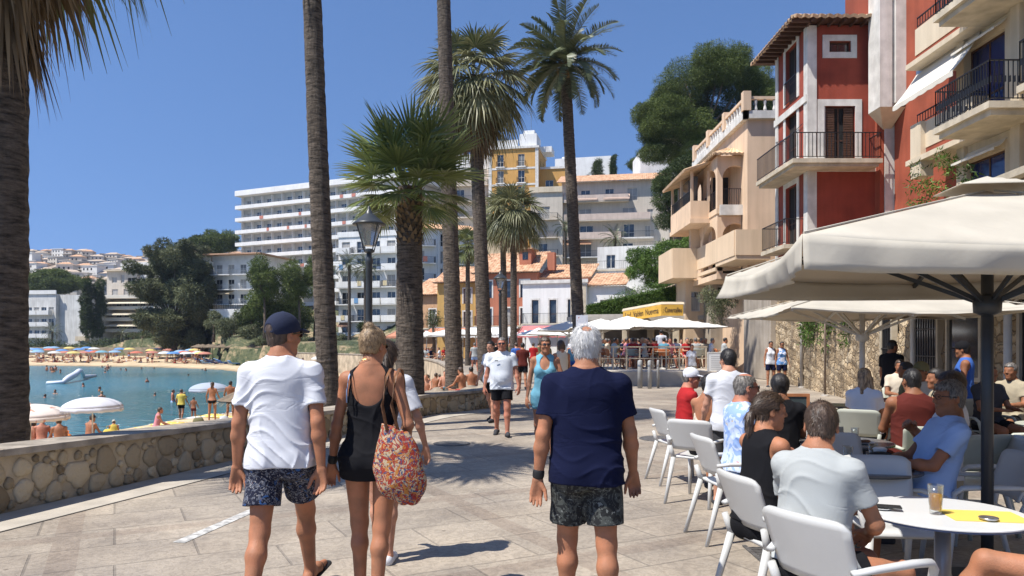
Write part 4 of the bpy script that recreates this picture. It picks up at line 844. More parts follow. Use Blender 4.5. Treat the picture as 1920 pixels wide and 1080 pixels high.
h=empty('awning',(13.2,24.6,0),R(-90),label='sun bleached awning with scalloped edge between the red house balconies',cat='awning'); awning(h,ID,.3,3.6,ZP(98,22.5),1.1,.8,striped,'fabric',.12); MB().box(.3,3.6,-.05,.05,ZP(98,22.5)-.05,ZP(98,22.5)+.08).build('roller',steel,h)
# ---- cream building with deep iron balconies (far right)
Dh=empty('apartment_building',(13.2,23.6,0),R(-90),label='weathered cream apartment building with deep iron balconies and blue glass doors',cat='building')
old=pm('weathered_cream',(.55,.46,.33),.9,.12,.7,.25,12,streak=.32)
blue=pm('blue_glass',(.012,.025,.10),.12,.3,.6,0,spec=.8)
fl=[4.4,7.62,10.75,13.9]
ops=[]
for z in fl[:3]: ops+=[(.3,z+.02,1.7,2.45,blue),(3.6,z+.02,1.8,2.4,blue),(8.4,z+.02,1.8,2.4,blue)]
block(Dh,old,1.6,0,20,6,4.2,18,front=ops,frame=brownwood,mull=1)
for k,z in enumerate(fl[1:]):
    a,b=(2.0,5.2)
    for (a,b,dp) in ((2.75,5.2,1.45),(6.2,10.5,1.45)):
        mb=MB(); mb.box(a,b,-dp,-.01,z-.17,z); mb.box(a+.1,b-.1,-dp+.12,-.01,z-.32,z-.171); mb.build('balcony_slab',stonetrim,Dh)
        railing(Dh,ID,[(a+.05,0),(a+.05,-dp+.05),(b-.05,-dp+.05),(b-.05,0)],z,1.02,None,.11,.02,curl=True)
for z in fl[:3]: awning(Dh,ID,1.75,3.7,z+2.72,.25,.35,striped,'roller_blind',.05)
mb=MB(); 
for x in (1.62,4.0,6.6,7.9): mb.box(x,x+.35,-.12,-.002,4.2,18)
mb.build('pilaster',old,Dh)
# curb-side screens right of the cafe
h=empty('bar_building',(8.2,4,0),label='dark shaded bar front at the far right of the cafe',cat='building')
mb=MB(); mb.box(0,.3,3.4,6.4,0,.9); mb.box(0,.3,3.4,6.4,2.7,4.2); mb.box(0,.3,5.9,6.4,.9,2.7); mb.build('wall',rubble,h,); MB().box(.06,.12,3.4,5.9,.9,2.7).build('bar_opening',darkin,h)
mb=MB(); mb.box(-.25,0,3.4,6.0,.95,1.02); mb.build('counter',trimw,h)
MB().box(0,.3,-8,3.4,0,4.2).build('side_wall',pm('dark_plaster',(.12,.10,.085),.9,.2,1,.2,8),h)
# ================================================================ PEOPLE (signed distance bodies, polygonised)
class Field:
    def __init__(s,lo,hi,h):
        s.h=h; s.lo=np.array(lo,dtype=np.float32); n_=[int(math.ceil((hi[i]-lo[i])/h))+2 for i in range(3)]
        s.ax=[(s.lo[i]+np.arange(n_[i],dtype=np.float32)*h) for i in range(3)]; s.D=np.full(n_,.06,dtype=np.float32)
    def sub(s,lo,hi):
        sl=[]
        for i in range(3):
            a=int(max(0,math.floor((lo[i]-s.lo[i])/s.h))); b=int(min(len(s.ax[i]),math.ceil((hi[i]-s.lo[i])/s.h)+1)); sl.append(slice(a,max(b,a)))
        X=s.ax[0][sl[0]][:,None,None];Y=s.ax[1][sl[1]][None,:,None];Z=s.ax[2][sl[2]][None,None,:]
        return tuple(sl),X,Y,Z
    def apply(s,fn,lo,hi,k=.02,op='u'):
        sl,X,Y,Z=s.sub(lo,hi); A=s.D[sl]
        if A.size==0: return
        B=fn(X,Y,Z).astype(np.float32)
        if op=='u':
            if k>0: hh=np.maximum(k-np.abs(A-B),0)/k; s.D[sl]=np.minimum(A,B)-hh*hh*k*.25
            else: s.D[sl]=np.minimum(A,B)
        elif op=='s':
            if k>0: B=-B; hh=np.maximum(k-np.abs(A-B),0)/k; s.D[sl]=np.maximum(A,B)+hh*hh*k*.25
            else: s.D[sl]=np.maximum(A,-B)
    def cone(s,p0,p1,r0,r1,k=.02,op='u',flat=None,cut=None):
        p0=np.array(p0,dtype=float);p1=np.array(p1,dtype=float); d=p1-p0; L2=float(d@d)+1e-12
        m=max(r0,r1)+k+.02+s.h*2; lo=np.minimum(p0,p1)-m; hi=np.maximum(p0,p1)+m
        if flat is not None: fn_=np.array(flat[0],dtype=float); fs=flat[1]
        dn=d/math.sqrt(L2)
        def f(X,Y,Z):
            x=X-p0[0];y=Y-p0[1];z=Z-p0[2]
            if flat is not None:
                q=(x*fn_[0]+y*fn_[1]+z*fn_[2])*(1/fs-1); x=x+q*fn_[0];y=y+q*fn_[1];z=z+q*fn_[2]
            t=np.clip((x*d[0]+y*d[1]+z*d[2])/L2,0,1)
            v=np.sqrt((x-t*d[0])**2+(y-t*d[1])**2+(z-t*d[2])**2)-(r0+(r1-r0)*t)
            if flat is not None: v=v*min(1,(fs+1)/2)
            if cut is not None:
                v=np.maximum(v,(X-p0[0])*dn[0]+(Y-p0[1])*dn[1]+(Z-p0[2])*dn[2]-math.sqrt(L2)*cut)
            return v
        s.apply(f,lo,hi,k,op); return s
    def ell(s,c,r,Rm=None,k=.02,op='u'):
        c=np.array(c,dtype=float); r=np.array(r,dtype=float); m=max(r)+k+.015+s.h*2; Rm=np.eye(3) if Rm is None else np.array(Rm)
        def f(X,Y,Z):
            x=X-c[0];y=Y-c[1];z=Z-c[2]
            a=x*Rm[0,0]+y*Rm[1,0]+z*Rm[2,0]; b=x*Rm[0,1]+y*Rm[1,1]+z*Rm[2,1]; e=x*Rm[0,2]+y*Rm[1,2]+z*Rm[2,2]
            q=np.sqrt((a/r[0])**2+(b/r[1])**2+(e/r[2])**2); g=np.sqrt((a/r[0]**2)**2+(b/r[1]**2)**2+(e/r[2]**2)**2)+1e-6
            return q*(q-1)/g
        s.apply(f,c-m,c+m,k,op); return s
    def loft(s,org,Rm,prof,k=.02,ex=2.25,op='u'):
        """prof rows: z,a,b,cy (metres, torso frame)"""
        P=np.array(prof,dtype=float); org=np.array(org,dtype=float); Rm=np.array(Rm)
        zz=np.linspace(P[0,0],P[-1,0],90); dz=zz[1]-zz[0]; w_=max(1,int(.016*1.75/dz)); ker=np.exp(-.5*(np.arange(-3*w_,3*w_+1)/w_)**2); ker/=ker.sum()
        cols_=[]
        for j in (1,2,3):
            y_=np.interp(zz,P[:,0],P[:,j]); yp=np.concatenate([2*y_[0]-y_[1:3*w_+1][::-1],y_,2*y_[-1]-y_[-3*w_-1:-1][::-1]]); cols_.append(np.convolve(yp,ker,'valid'))
        P=np.stack([zz]+cols_,1); P[:,1:3]=np.maximum(P[:,1:3],.01)
        cs=[org+Rm@np.array([sx*(r[1]+.05),r[3]+sy*(r[2]+.05),r[0]]) for r in P for sx in(-1,1) for sy in(-1,1)]
        lo=np.min(cs,0)-k-.03; hi=np.max(cs,0)+k+.03
        def f(X,Y,Z):
            x=X-org[0];y=Y-org[1];z=Z-org[2]
            a=x*Rm[0,0]+y*Rm[1,0]+z*Rm[2,0]; b=x*Rm[0,1]+y*Rm[1,1]+z*Rm[2,1]; e=x*Rm[0,2]+y*Rm[1,2]+z*Rm[2,2]
            a,b,e=np.broadcast_arrays(a,b,e); A=np.interp(e,P[:,0],P[:,1]);B=np.interp(e,P[:,0],P[:,2]);C=np.interp(e,P[:,0],P[:,3])
            q=(np.abs(a/A)**ex+np.abs((b-C)/B)**ex)**(1/ex); th=np.abs(a/A)/(np.abs(a/A)+np.abs((b-C)/B)+1e-6)
            v=(q-1)*(A*th+B*(1-th)); v=np.where(q<1,(q-1)*np.minimum(A,B),v)
            return np.maximum(v,np.maximum(P[0,0]-e,e-P[-1,0]))
        s.apply(f,lo,hi,k,op); return s
    def mod(s,fn):
        X=s.ax[0][:,None,None];Y=s.ax[1][None,:,None];Z=s.ax[2][None,None,:]; s.D=fn(s.D,X,Y,Z).astype(np.float32); return s
    def mesh(s,name):
        D=s.D; D[0]=D[-1]=.05; D[:,0]=D[:,-1]=.05; D[:,:,0]=D[:,:,-1]=.05
        I=D<0; n_=D.shape
        c=I[:-1,:-1,:-1].astype(np.uint8)
        for dx in(0,1):
            for dy in(0,1):
                for dz in(0,1):
                    if dx+dy+dz: c=c+I[dx:n_[0]-1+dx,dy:n_[1]-1+dy,dz:n_[2]-1+dz]
        act=np.argwhere((c>0)&(c<8)); 
        if len(act)==0: return None
        idx=np.full((n_[0]-1,n_[1]-1,n_[2]-1),-1,dtype=np.int32); idx[act[:,0],act[:,1],act[:,2]]=np.arange(len(act))
        pos=np.zeros((len(act),3));cnt=np.zeros(len(act)); cs=[(a,b,e) for a in(0,1) for b in(0,1) for e in(0,1)]
        val={q:D[act[:,0]+q[0],act[:,1]+q[1],act[:,2]+q[2]] for q in cs}
        for p in cs:
            for a in range(3):
                if p[a]==0:
                    q=list(p);q[a]=1;q=tuple(q); v0=val[p];v1=val[q]; mk=(v0<0)!=(v1<0); t=np.where(mk,v0/np.where(mk,v0-v1,1),0)
                    pp=np.array(p,dtype=float)[None,:].repeat(len(act),0); pp[:,a]=t; pos+=pp*mk[:,None]; cnt+=mk
        V=(act+pos/cnt[:,None])*s.h+s.lo; Fs=[]
        for a in range(3):
            b,e=(a+1)%3,(a+2)%3
            sl0=[slice(None)]*3;sl1=[slice(None)]*3; sl0[a]=slice(0,-1);sl1[a]=slice(1,None)
            ch=I[tuple(sl0)]!=I[tuple(sl1)]; w_=np.argwhere(ch); w_=w_[(w_[:,b]>0)&(w_[:,e]>0)&(w_[:,b]<n_[b]-1)&(w_[:,e]<n_[e]-1)]
            def g(db,de):
                q=w_.copy(); q[:,b]-=db; q[:,e]-=de; return idx[q[:,0],q[:,1],q[:,2]]
            q=np.stack([g(1,1),g(0,1),g(0,0),g(1,0)],1); ins=I[w_[:,0],w_[:,1],w_[:,2]]; q[~ins]=q[~ins][:,::-1]; Fs.append(q)
        Fa=np.concatenate(Fs); Fa=Fa[(Fa>=0).all(1)]
        # light laplacian relax
        return npmesh(name,V,Fa,True)
def rot(ax,a):
    c,s_=math.cos(a),math.sin(a)
    return np.array({'x':[[1,0,0],[0,c,-s_],[0,s_,c]],'y':[[c,0,s_],[0,1,0],[-s_,0,c]],'z':[[c,-s_,0],[s_,c,0],[0,0,1]]}[ax])
def nrm(v): v=np.array(v,float); return v/np.linalg.norm(v)
TM=[(-.06,.070,.055,-.005),(-.03,.090,.064,-.010),(0,.098,.068,-.012),(.04,.095,.063,-.008),(.09,.087,.057,0),(.15,.091,.060,.002),(.20,.098,.066,.002),(.25,.101,.065,-.004),(.285,.088,.054,-.010),(.305,.060,.044,-.012),(.33,.034,.034,-.010)]
TF=[(-.06,.074,.056,-.006),(-.03,.094,.066,-.012),(0,.100,.070,-.014),(.04,.092,.062,-.008),(.09,.074,.050,0),(.15,.076,.052,.002),(.20,.084,.058,.002),(.25,.086,.054,-.004),(.285,.074,.046,-.010),(.305,.050,.038,-.012),(.33,.030,.030,-.010)]
class Body:
    def __init__(s,H=1.75,sex='m',bw=1.0,belly=0,lean=0,twist=0,tilt=0,legs=None,arms=None,head=(0,0),seat=None,res=.01,hands=True,feet='bare',headscale=1.0,pelvyaw=0):
        s.H=H;s.S=H/1.75;s.sex=sex;s.bw=bw;s.res=res; s.belly=belly
        legs=legs or [(0,2,3,0),(0,2,3,0)]; arms=arms or [(0,8,12,.2,40),(0,8,12,.2,40)]; s.legs=[];s.arms=[]
        P0=rot('z',R(pelvyaw)); hipj=[]
        for i,sg in enumerate((-1,1)):
            fl,ab,kn,ft=legs[i][:4]; hj=P0@np.array([sg*.052*H*(1 if sex=='m' else 1.05),0,0])
            td=P0@rot('x',R(fl))@np.array([sg*math.sin(R(ab)),0,-math.cos(R(ab))]); kd=P0@rot('x',R(fl-kn))@np.array([sg*math.sin(R(ab))*.6,0,-1.0]); kd=nrm(kd)
            K=hj+td*.245*H; A=K+kd*.245*H; fa=legs[i][4] if len(legs[i])>4 else 8
            fd=P0@rot('z',R(-sg*fa))@rot('x',R(ft))@np.array([0,1,0]); dn_=P0@rot('z',R(-sg*fa))@rot('x',R(ft))@np.array([0,0,-1])
            heel=A+dn_*.024*H-fd*.022*H; toe=A+dn_*.030*H+fd*.105*H; s.legs.append([hj,K,A,heel,toe,fd,dn_])
        low=min(min(l[3][2]-.018*s.S,l[4][2]-.012*s.S) for l in s.legs)
        pz=(-low) if seat is None else seat; s.pz=pz
        for l in s.legs:
            for k in range(5): l[k]=l[k]+np.array([0,0,pz])
        s.org=np.array([0,0,pz]); s.Rt=rot('z',R(twist))@rot('y',R(tilt))@rot('x',R(-lean))
        T=lambda x,y,z: s.org+s.Rt@(np.array([x,y,z])*H)
        s.T=T; base=TM if sex=='m' else TF
        s.prof=[(z*H,a*H*bw,b*H*bw*(1+belly*.35*math.exp(-((z-.07)/.07)**2)),cy*H+belly*.022*H*math.exp(-((z-.07)/.06)**2)) for z,a,b,cy in base]
        shw=(.103 if sex=='m' else .090)*(1+(bw-1)*.8)
        for i,sg in enumerate((-1,1)):
            fl,ab,el,inn,pro=arms[i][:5]; sj=T(sg*shw,-.006,.278)
            ud=s.Rt@rot('x',R(fl))@np.array([sg*math.sin(R(ab)),0,-math.cos(R(ab))]); fr=s.Rt@rot('x',R(fl))@nrm([-sg*inn,1,0]); fr=nrm(fr-ud*(fr@ud))
            E=sj+ud*.168*H; fdv=nrm(math.cos(R(el))*ud+math.sin(R(el))*fr); Wt=E+fdv*.148*H
            w_=nrm(math.cos(R(el))*fr-math.sin(R(el))*ud); n_=-sg*np.cross(fdv,w_)
            a=R(pro); w2=math.cos(a)*w_+math.sin(a)*n_; n2=math.cos(a)*n_-math.sin(a)*w_
            hd=nrm(fdv*math.cos(R(8))+n2*math.sin(R(8))); s.arms.append([sj,E,Wt,hd,w2,n2,arms[i][5] if len(arms[i])>5 else 22])
        yaw,pit=head[0],head[1]; s.nb=T(0,-.012,.30); s.Rh=s.Rt@rot('x',R(lean*.8))@rot('z',R(yaw))@rot('x',R(-pit)) ; s.hs=s.S*headscale*(1 if sex=='m' else .96)
        s.hc=T(0,.006,.345)+ (s.Rt@rot('x',R(lean*.5))@np.array([0,.004,.055]))*H + s.Rh@np.array([0,.006,.0])
        s.hands=hands; s.feet=feet
    def hp(s,x,y,z): return s.hc+s.Rh@(np.array([x,y,z])*s.hs)
    def bounds(s,m=.12):
        pts=[p for l in s.legs for p in l[:5]]+[p for a in s.arms for p in (a[0],a[1],a[2],a[2]+a[3]*.2)]+[s.hp(0,0,.13),s.hp(0,-.12,0),s.hp(0,.13,0),s.T(.14*s.bw,0,0),s.T(-.14*s.bw,0,0),s.T(0,-.11,0),s.T(0,.11*s.bw,.08),s.T(0,0,-.08)]
        return np.min(pts,0)-m,np.max(pts,0)+m
    def limbs(s,Fd,arms=True):
        S=s.S; q=s.bw**.6; am=1 if s.sex=='m' else .86; lm=1 if s.sex=='m' else 1.0
        for hj,K,A,heel,toe,fd,dn_ in s.legs:
            d=nrm(K-hj); Fd.cone(hj,K,.088*S*q*lm,.055*S*q,k=.03); kd=nrm(A-K); back=nrm(np.cross(np.cross(kd,s.legs[0][5]),kd)) if False else -nrm(fd-kd*(fd@kd))
            c=K+kd*.075*s.H+back*.014*S; Fd.cone(K,c,.050*S*q,.055*S*q*am**.5,k=.03); Fd.cone(c,A,.053*S*q*am**.5,.034*S,k=.03)
            Fd.cone(heel,A,.032*S,.034*S,k=.02); Fd.cone(heel,heel*.45+toe*.55-dn_*.018*S,.030*S,.034*S,k=.03); mid=heel*.4+toe*.6-dn_*.006*S; Fd.cone(mid,toe,.034*S,.020*S,k=.02)
        for sj,E,Wt,hd,w2,n2,cu in s.arms:
            u=nrm(E-sj); Fd.ell(sj,(.046*S*q*am,.046*S*q*am,.046*S*q*am),k=.04); tz_=s.T(0,-.016,.318); Fd.cone(tz_,sj+nrm(tz_-sj)*.02,.034*S*q,.044*S*q*am,k=.05); Fd.cone(sj,E,.047*S*q*am,.037*S*q*am,k=.03)
            f=nrm(Wt-E); c=E+f*.045*s.H; Fd.cone(E,c,.037*S*q*am,.041*S*q*am,k=.02); Fd.cone(c,Wt,.040*S*q*am,.025*S*am,k=.02,flat=(n2,.85))
            if not s.hands: Fd.cone(Wt,Wt+hd*.12*S,.028*S,.022*S,k=.02,flat=(n2,.6)); continue
            s.hand(Fd,Wt,hd,w2,n2,cu)
    def hand(s,Fd,Wt,hd,w2,n2,cu):
        S=s.S*(1 if s.sex=='m' else .92); kk=.010
        for j,(o_,L_) in enumerate(((.027,.070),(.009,.079),(-.010,.073),(-.027,.057))):
            b=Wt+hd*.088*S+w2*o_*S-n2*(.004 if j in(1,2) else 0)*S; Fd.cone(Wt+w2*o_*.55*S+hd*.012*S,b,.0165*S,.0125*S,k=.014)
            p=b; d=hd+w2*(o_*.5/.03)*.12; d=nrm(d); 
            for t,(fr_,r0,r1) in enumerate(((.46,.0105,.0092),(.30,.0092,.0084),(.24,.0084,.0070))):
                a=R(cu*(1+.25*j/3)*(1 if t else .8)); d=nrm(d*math.cos(a)+n2*math.sin(a)); e=p+d*L_*fr_*S; Fd.cone(p,e,r0*S,r1*S,k=.004 if t else .006); p=e
        b=Wt+hd*.030*S+w2*.022*S+n2*.008*S; d=nrm(hd*.75+w2*.62+n2*.35); e=b+d*.042*S; Fd.cone(b,e,.0165*S,.0115*S,k=.010)
        d2=nrm(hd*.92+w2*.25+n2*.35); e2=e+d2*.032*S; Fd.cone(e,e2,.0112*S,.0100*S,k=.005); e3=e2+nrm(d2+n2*.2)*.024*S; Fd.cone(e2,e3,.0098*S,.0078*S,k=.004)
    def headsdf(s,Fd,neck=True):
        S=s.S; h=s.hp; hs=s.hs; Rh=s.Rh; q=s.bw**.5*(1 if s.sex=='m' else .86)
        if neck: Fd.cone(s.nb,h(0,-.02,-.04),.060*S*q,.054*S*q,k=.03); Fd.cone(s.T(-.05,-.012,.292),s.T(0,-.016,.345),.03*S*q,.032*S*q,k=.04); Fd.cone(s.T(.05,-.012,.292),s.T(0,-.016,.345),.03*S*q,.032*S*q,k=.04)
        Fd.ell(h(0,-.010,.032),np.array((.074,.094,.088))*hs,Rh,k=.02); Fd.ell(h(0,.028,-.030),np.array((.060,.066,.080))*hs,Rh,k=.03)
        Fd.cone(h(-.042,.01,-.065),h(0,.066,-.098),.018*hs,.022*hs,k=.03); Fd.cone(h(.042,.01,-.065),h(0,.066,-.098),.018*hs,.022*hs,k=.03)
        if s.res<.016:
            Fd.ell(h(0,.080,.030),np.array((.050,.012,.012))*hs,Rh,k=.015)
            for sg in(-1,1):
                Fd.ell(h(sg*.031,.099,.010),np.array((.017,.014,.012))*hs,Rh,k=.008,op='s'); Fd.ell(h(sg*.031,.082,.011),np.array((.0135,.0135,.0125))*hs,Rh,k=.002)
                Fd.ell(h(sg*.045,.066,-.028),np.array((.018,.018,.016))*hs,Rh,k=.02)
                Fd.ell(h(sg*.077,-.008,-.008),np.array((.009,.021,.033))*hs,Rh@rot('z',R(-sg*22)),k=.006); Fd.ell(h(sg*.085,.0,-.004),np.array((.006,.010,.017))*hs,Rh,k=.004,op='s')
            Fd.cone(h(0,.088,.016),h(0,.110,-.022),.009*hs,.0125*hs,k=.008); Fd.ell(h(-.012,.100,-.026),np.array((.009,.010,.008))*hs,Rh,k=.006); Fd.ell(h(.012,.100,-.026),np.array((.009,.010,.008))*hs,Rh,k=.006)
            Fd.ell(h(0,.090,-.052),np.array((.024,.011,.006))*hs,Rh,k=.006); Fd.ell(h(0,.089,-.065),np.array((.020,.011,.007))*hs,Rh,k=.006); Fd.ell(h(0,.103,-.0585),np.array((.024,.010,.0018))*hs,Rh,k=.002,op='s')
        else:
            Fd.cone(h(0,.088,.016),h(0,.106,-.022),.010*hs,.014*hs,k=.01)
            for sg in(-1,1): Fd.ell(h(sg*.078,-.005,-.008),np.array((.010,.02,.033))*hs,Rh,k=.006)
    def bodyfield(s,bust=True):
        lo,hi=s.bounds(.11); Fd=Field(lo,hi,s.res); Fd.loft(s.org,s.Rt,s.prof,k=.02); H=s.H
        for sg in(-1,1): Fd.ell(s.T(sg*.042,-.030,-.022),np.array((.050,.046,.052))*H*s.bw,s.Rt,k=.03)
        if s.sex=='f' and bust:
            for sg in(-1,1): Fd.ell(s.T(sg*.042,.042,.195),np.array((.034,.032,.034))*H,s.Rt,k=.03)
        # shoulder blades / spine groove
        s.limbs(Fd); s.headsdf(Fd)
        if s.res<.009:
            Fd.cone(s.T(0,-.072,.10),s.T(0,-.072,.26),.010,.010,k=.02,op='s')
        return Fd
    def tee(s,hem=-.055,sleeve=.62,ease=.014,neck=.062,fold=.010,sleever=1.0,scoop=0,seed=0,arms=True,length_flare=1.0,vneck=0,armhole=0,backscoop=None,loose=.0):
        H=s.H;S=s.S; lo,hi=s.bounds(.14); Fd=Field(lo,hi,s.res); pr=[]
        chest=max(p[1] for p in s.prof[5:8]); chb=max(p[2] for p in s.prof[5:8])
        for z,a,b,cy in s.prof:
            e=ease
            if z<.2*H: a=max(a+e,(chest+e)*(.93+loose)*length_flare); b=max(b+e,(chb+e)*(.96+loose))
            else: a+=e*.8;b+=e*.8
            pr.append((z,a,b,cy))
        z0=hem*H; p0=list(pr[0]); 
        if z0<pr[0][0]: pr=[(z0-.02,pr[1][1],pr[1][2],pr[1][3])]+pr
        pr[0]=(pr[0][0],pr[1][1],pr[1][2],pr[1][3])
        Fd.loft(s.org,s.Rt,pr,k=.02,ex=2.35); q=s.bw**.6; am=1 if s.sex=='m' else .88
        for sg in(-1,1): Fd.ell(s.T(sg*.042,-.032,-.02),np.array((.058,.054,.058))*H*s.bw,s.Rt,k=.04)
        if s.sex=='f':
            for sg in(-1,1): Fd.ell(s.T(sg*.042,.042,.195),np.array((.040,.040,.042))*H,s.Rt,k=.04)
        if s.belly: Fd.ell(s.T(0,.02,.06),np.array((.085,.075,.08))*H*s.bw,s.Rt,k=.05)
        for sg,aa in zip((-1,1),s.arms): sj=aa[0]; Fd.cone(s.T(sg*.030,-.014,.306),sj+nrm(s.T(0,-.014,.30)-sj)*.022,.044*S*q,.051*S*q*am,k=.05)
        for l in s.legs: d=l[1]-l[0]; Fd.cone(l[0],l[0]+d*.2,.109*S*q,.112*S*q,k=.04)
        if arms:
            for sj,E,Wt,*_ in s.arms:
                d=E-sj; e=sj+d*sleeve*(1 if sleeve<1 else 1); r0=.058*S*q*am*sleever; r1=.060*S*q*am*sleever
                Fd.ell(sj+d*.02,(.0525*S*q*am,)*3,k=.05); Fd.cone(sj+d*.05,e,.0535*S*q*am*sleever,r1,k=.045,cut=1.0)
        nb=s.T(0,-.012,.30); nt_=s.hp(0,0,0)
        # folds
        rr=np.random.RandomState(seed+11); org=s.org; Rt=s.Rt; ph=rr.rand(8)*6.28
        def fold_(D,X,Y,Z):
            x=X-org[0];y=Y-org[1];z=Z-org[2]; m=np.abs(D)<.05
            rg=lambda t:2.0*(1-np.abs(np.sin(t)))**2.2-.45
            c_=lambda t:np.clip(t,0,1)**1.5
            f=rg(21*(z+.9*x)+2.2*np.sin(9*x+6*y+ph[0])+1.5*np.sin(17*z+ph[6])+ph[1])*c_(np.sin(9*x+8*z+ph[2]))+rg(23*(z-.8*x)+2.2*np.sin(8*y+10*z+ph[3])+1.3*np.sin(19*x+ph[7])+ph[4])*c_(np.sin(9*x-8*z+ph[5]))+.7*rg(34*(z+.3*x)+2.0*np.sin(15*x+ph[6]))*c_(np.sin(12*z+5*y+5*x+ph[7]))+.5*rg(18*x+2.5*np.sin(7*z+ph[1])+ph[3])*c_(np.sin(8*z-4*x+ph[0]))
            amp=fold*(.45+.75*np.clip((.32*H-z)/(.32*H),0,1))
            return np.where(m,D-f*amp*.5,D)
        if fold: Fd.mod(fold_)
        Fd.cone(nb-(nt_-nb)*.1,nt_,neck*S*q,neck*S*q*.95,k=.006,op='s')
        if vneck: Fd.ell(s.T(0,.06,.262),np.array((.034,.05,.05))*H*vneck,s.Rt,k=.004,op='s')
        if scoop: Fd.ell(s.T(0,.05,.275),np.array((.060,.06,.05))*H*scoop,s.Rt,k=.004,op='s')
        if backscoop: Fd.ell(s.T(0,-.06,backscoop[0]),np.array((backscoop[1],.08,backscoop[2]))*H,s.Rt,k=.004,op='s')
        if armhole:
            for sg,(sj,E,*_) in zip((-1,1),s.arms): Fd.ell(s.T(sg*(.118 if s.sex=='m' else .104)*(1+(s.bw-1)*.8),-.006,.262),np.array((.042,.09,.062))*H*armhole,s.Rt,k=.004,op='s')
        R3=s.Rt[:,2]; hz=hem*H
        def cut(D,X,Y,Z):
            e=(X-org[0])*R3[0]+(Y-org[1])*R3[1]+(Z-org[2])*R3[2]; xx=X-org[0]
            return np.maximum(D,hz+.006*np.sin(14*xx+ph[0])-e)
        Fd.mod(cut)
        if arms and s.res<.0085:
            for sj,E,Wt,*_ in s.arms:
                d=E-sj; e=sj+d*(sleeve-.10); f=sj+d*(sleeve+.12); Fd.cone(e,f,(.060*am*sleever-2.1*s.res)*S*q,(.060*am*sleever-2.1*s.res)*S*q,k=0,op='s')
        return Fd
    def shorts(s,frac=.72,top=.055,r0=.098,r1=.095,fold=.004,seed=0,ease=.010):
        H=s.H;S=s.S;q=s.bw**.7; lo,hi=s.bounds(.12); Fd=Field(lo,hi,s.res)
        pr=[(z,a+ease,b+ease,cy) for z,a,b,cy in s.prof if z<.1*H]; Fd.loft(s.org,s.Rt,pr,k=.02)
        for sg in(-1,1): Fd.ell(s.T(sg*.042,-.031,-.022),np.array((.055,.052,.056))*H*s.bw,s.Rt,k=.03)
        for hj,K,A,*_ in s.legs:
            d=K-hj; Fd.cone(hj,hj+d*frac,r0*S*q,r1*S*q,k=.03,cut=1.0)
        rr=np.random.RandomState(seed+5); ph=rr.rand(6)*6.28; org=s.org
        def fold_(D,X,Y,Z):
            x=X-org[0];y=Y-org[1];z=Z-org[2]; f=np.sin(24*(x+.4*y)+3*np.sin(6*z+ph[0])+ph[1])*(.5+.5*np.sin(8*z+3*x+ph[2]))+.7*np.sin(34*(z+.5*np.abs(x))+2*np.sin(9*x+ph[3]))*(.5+.5*np.sin(7*x+ph[4]))
            return np.where(np.abs(D)<.05,D+f*fold*.6,D)
        if fold: Fd.mod(fold_)
        R3=s.Rt[:,2]; tz=top*H
        def cut(D,X,Y,Z): e=(X-org[0])*R3[0]+(Y-org[1])*R3[1]+(Z-org[2])*R3[2]; return np.maximum(D,e-tz)
        Fd.mod(cut)
        if s.res<.0085:
            for hj,K,A,*_ in s.legs:
                d=K-hj; Fd.cone(hj+d*(frac-.1),hj+d*(frac+.12),(r1-2.1*s.res)*S*q,(r1-2.1*s.res)*S*q,k=0,op='s')
        return Fd
    def hair(s,kind='short',thick=.010,seed=0,back=-.070,front=.062,faceline=.038,strand=.0025):
        hs=s.hs;h=s.hp;Rh=s.Rh; m=.13*hs+(.3 if kind in('pony','long') else .06); lo=s.hc-m; hi=s.hc+m; Fd=Field(lo,hi,min(s.res,.007) if s.res<.012 else s.res)
        Fd.ell(h(0,-.010,.032),np.array((.074+thick,.094+thick,.088+thick*1.1))*hs,Rh,k=.01); Fd.ell(h(0,-.045,-.030),np.array((.062,.050,.060))*hs,Rh,k=.02)
        hc=s.hc; rr=np.random.RandomState(seed+3); ph=rr.rand(6)*6.28
        def loc(X,Y,Z):
            x=X-hc[0];y=Y-hc[1];z=Z-hc[2]; return [(x*Rh[0,i]+y*Rh[1,i]+z*Rh[2,i])/hs for i in range(3)]
        def cut(D,X,Y,Z):
            a,b,e=loc(X,Y,Z); face_=np.maximum(faceline-b,e-front+.0*np.abs(a)); D=np.maximum(D,-face_*hs); side=np.maximum(np.maximum((-.012)-b,e-.012),-.05-e*0-.0); 
            D=np.maximum(D,-np.maximum(np.maximum(-.018-b,b-.05),e-.004)*hs) if kind!='long' else D
            return np.maximum(D,(back-.25*np.maximum(b+.05,0)-e)*hs)
        def strands(D,X,Y,Z):
            a,b,e=loc(X,Y,Z)
            if kind in('bun','pony'): t=np.arctan2(a,e+.02*0-.05); f=np.sin(34*t+3*np.sin(14*b+ph[0]))+.6*np.sin(61*t+ph[1]+8*b)
            else: f=np.sin(95*a+14*np.sin(22*b+ph[0])+30*b+ph[1])*.6+np.sin(120*a+60*e+6*np.sin(40*b+ph[2]))*.6
            return np.where(np.abs(D)<.03,D+f*strand,D)
        Fd.mod(cut)
        if kind=='bun':
            Fd.ell(h(0,-.055,.120),np.array((.036,.032,.026))*hs,Rh,k=.012); Fd.ell(h(.022,-.06,.130),np.array((.016,.016,.012))*hs,Rh,k=.006); Fd.ell(h(-.02,-.05,.134),np.array((.016,.014,.012))*hs,Rh,k=.006)
        if kind=='pony':
            p=[h(0,-.105,.0),h(0,-.130,-.05),h(0,-.125,-.12),h(0,-.110,-.20),h(0,-.100,-.26)]; rs=[.022,.028,.026,.018,.006]
            for k in range(4): Fd.cone(p[k],p[k+1],rs[k]*hs,rs[k+1]*hs,k=.012)
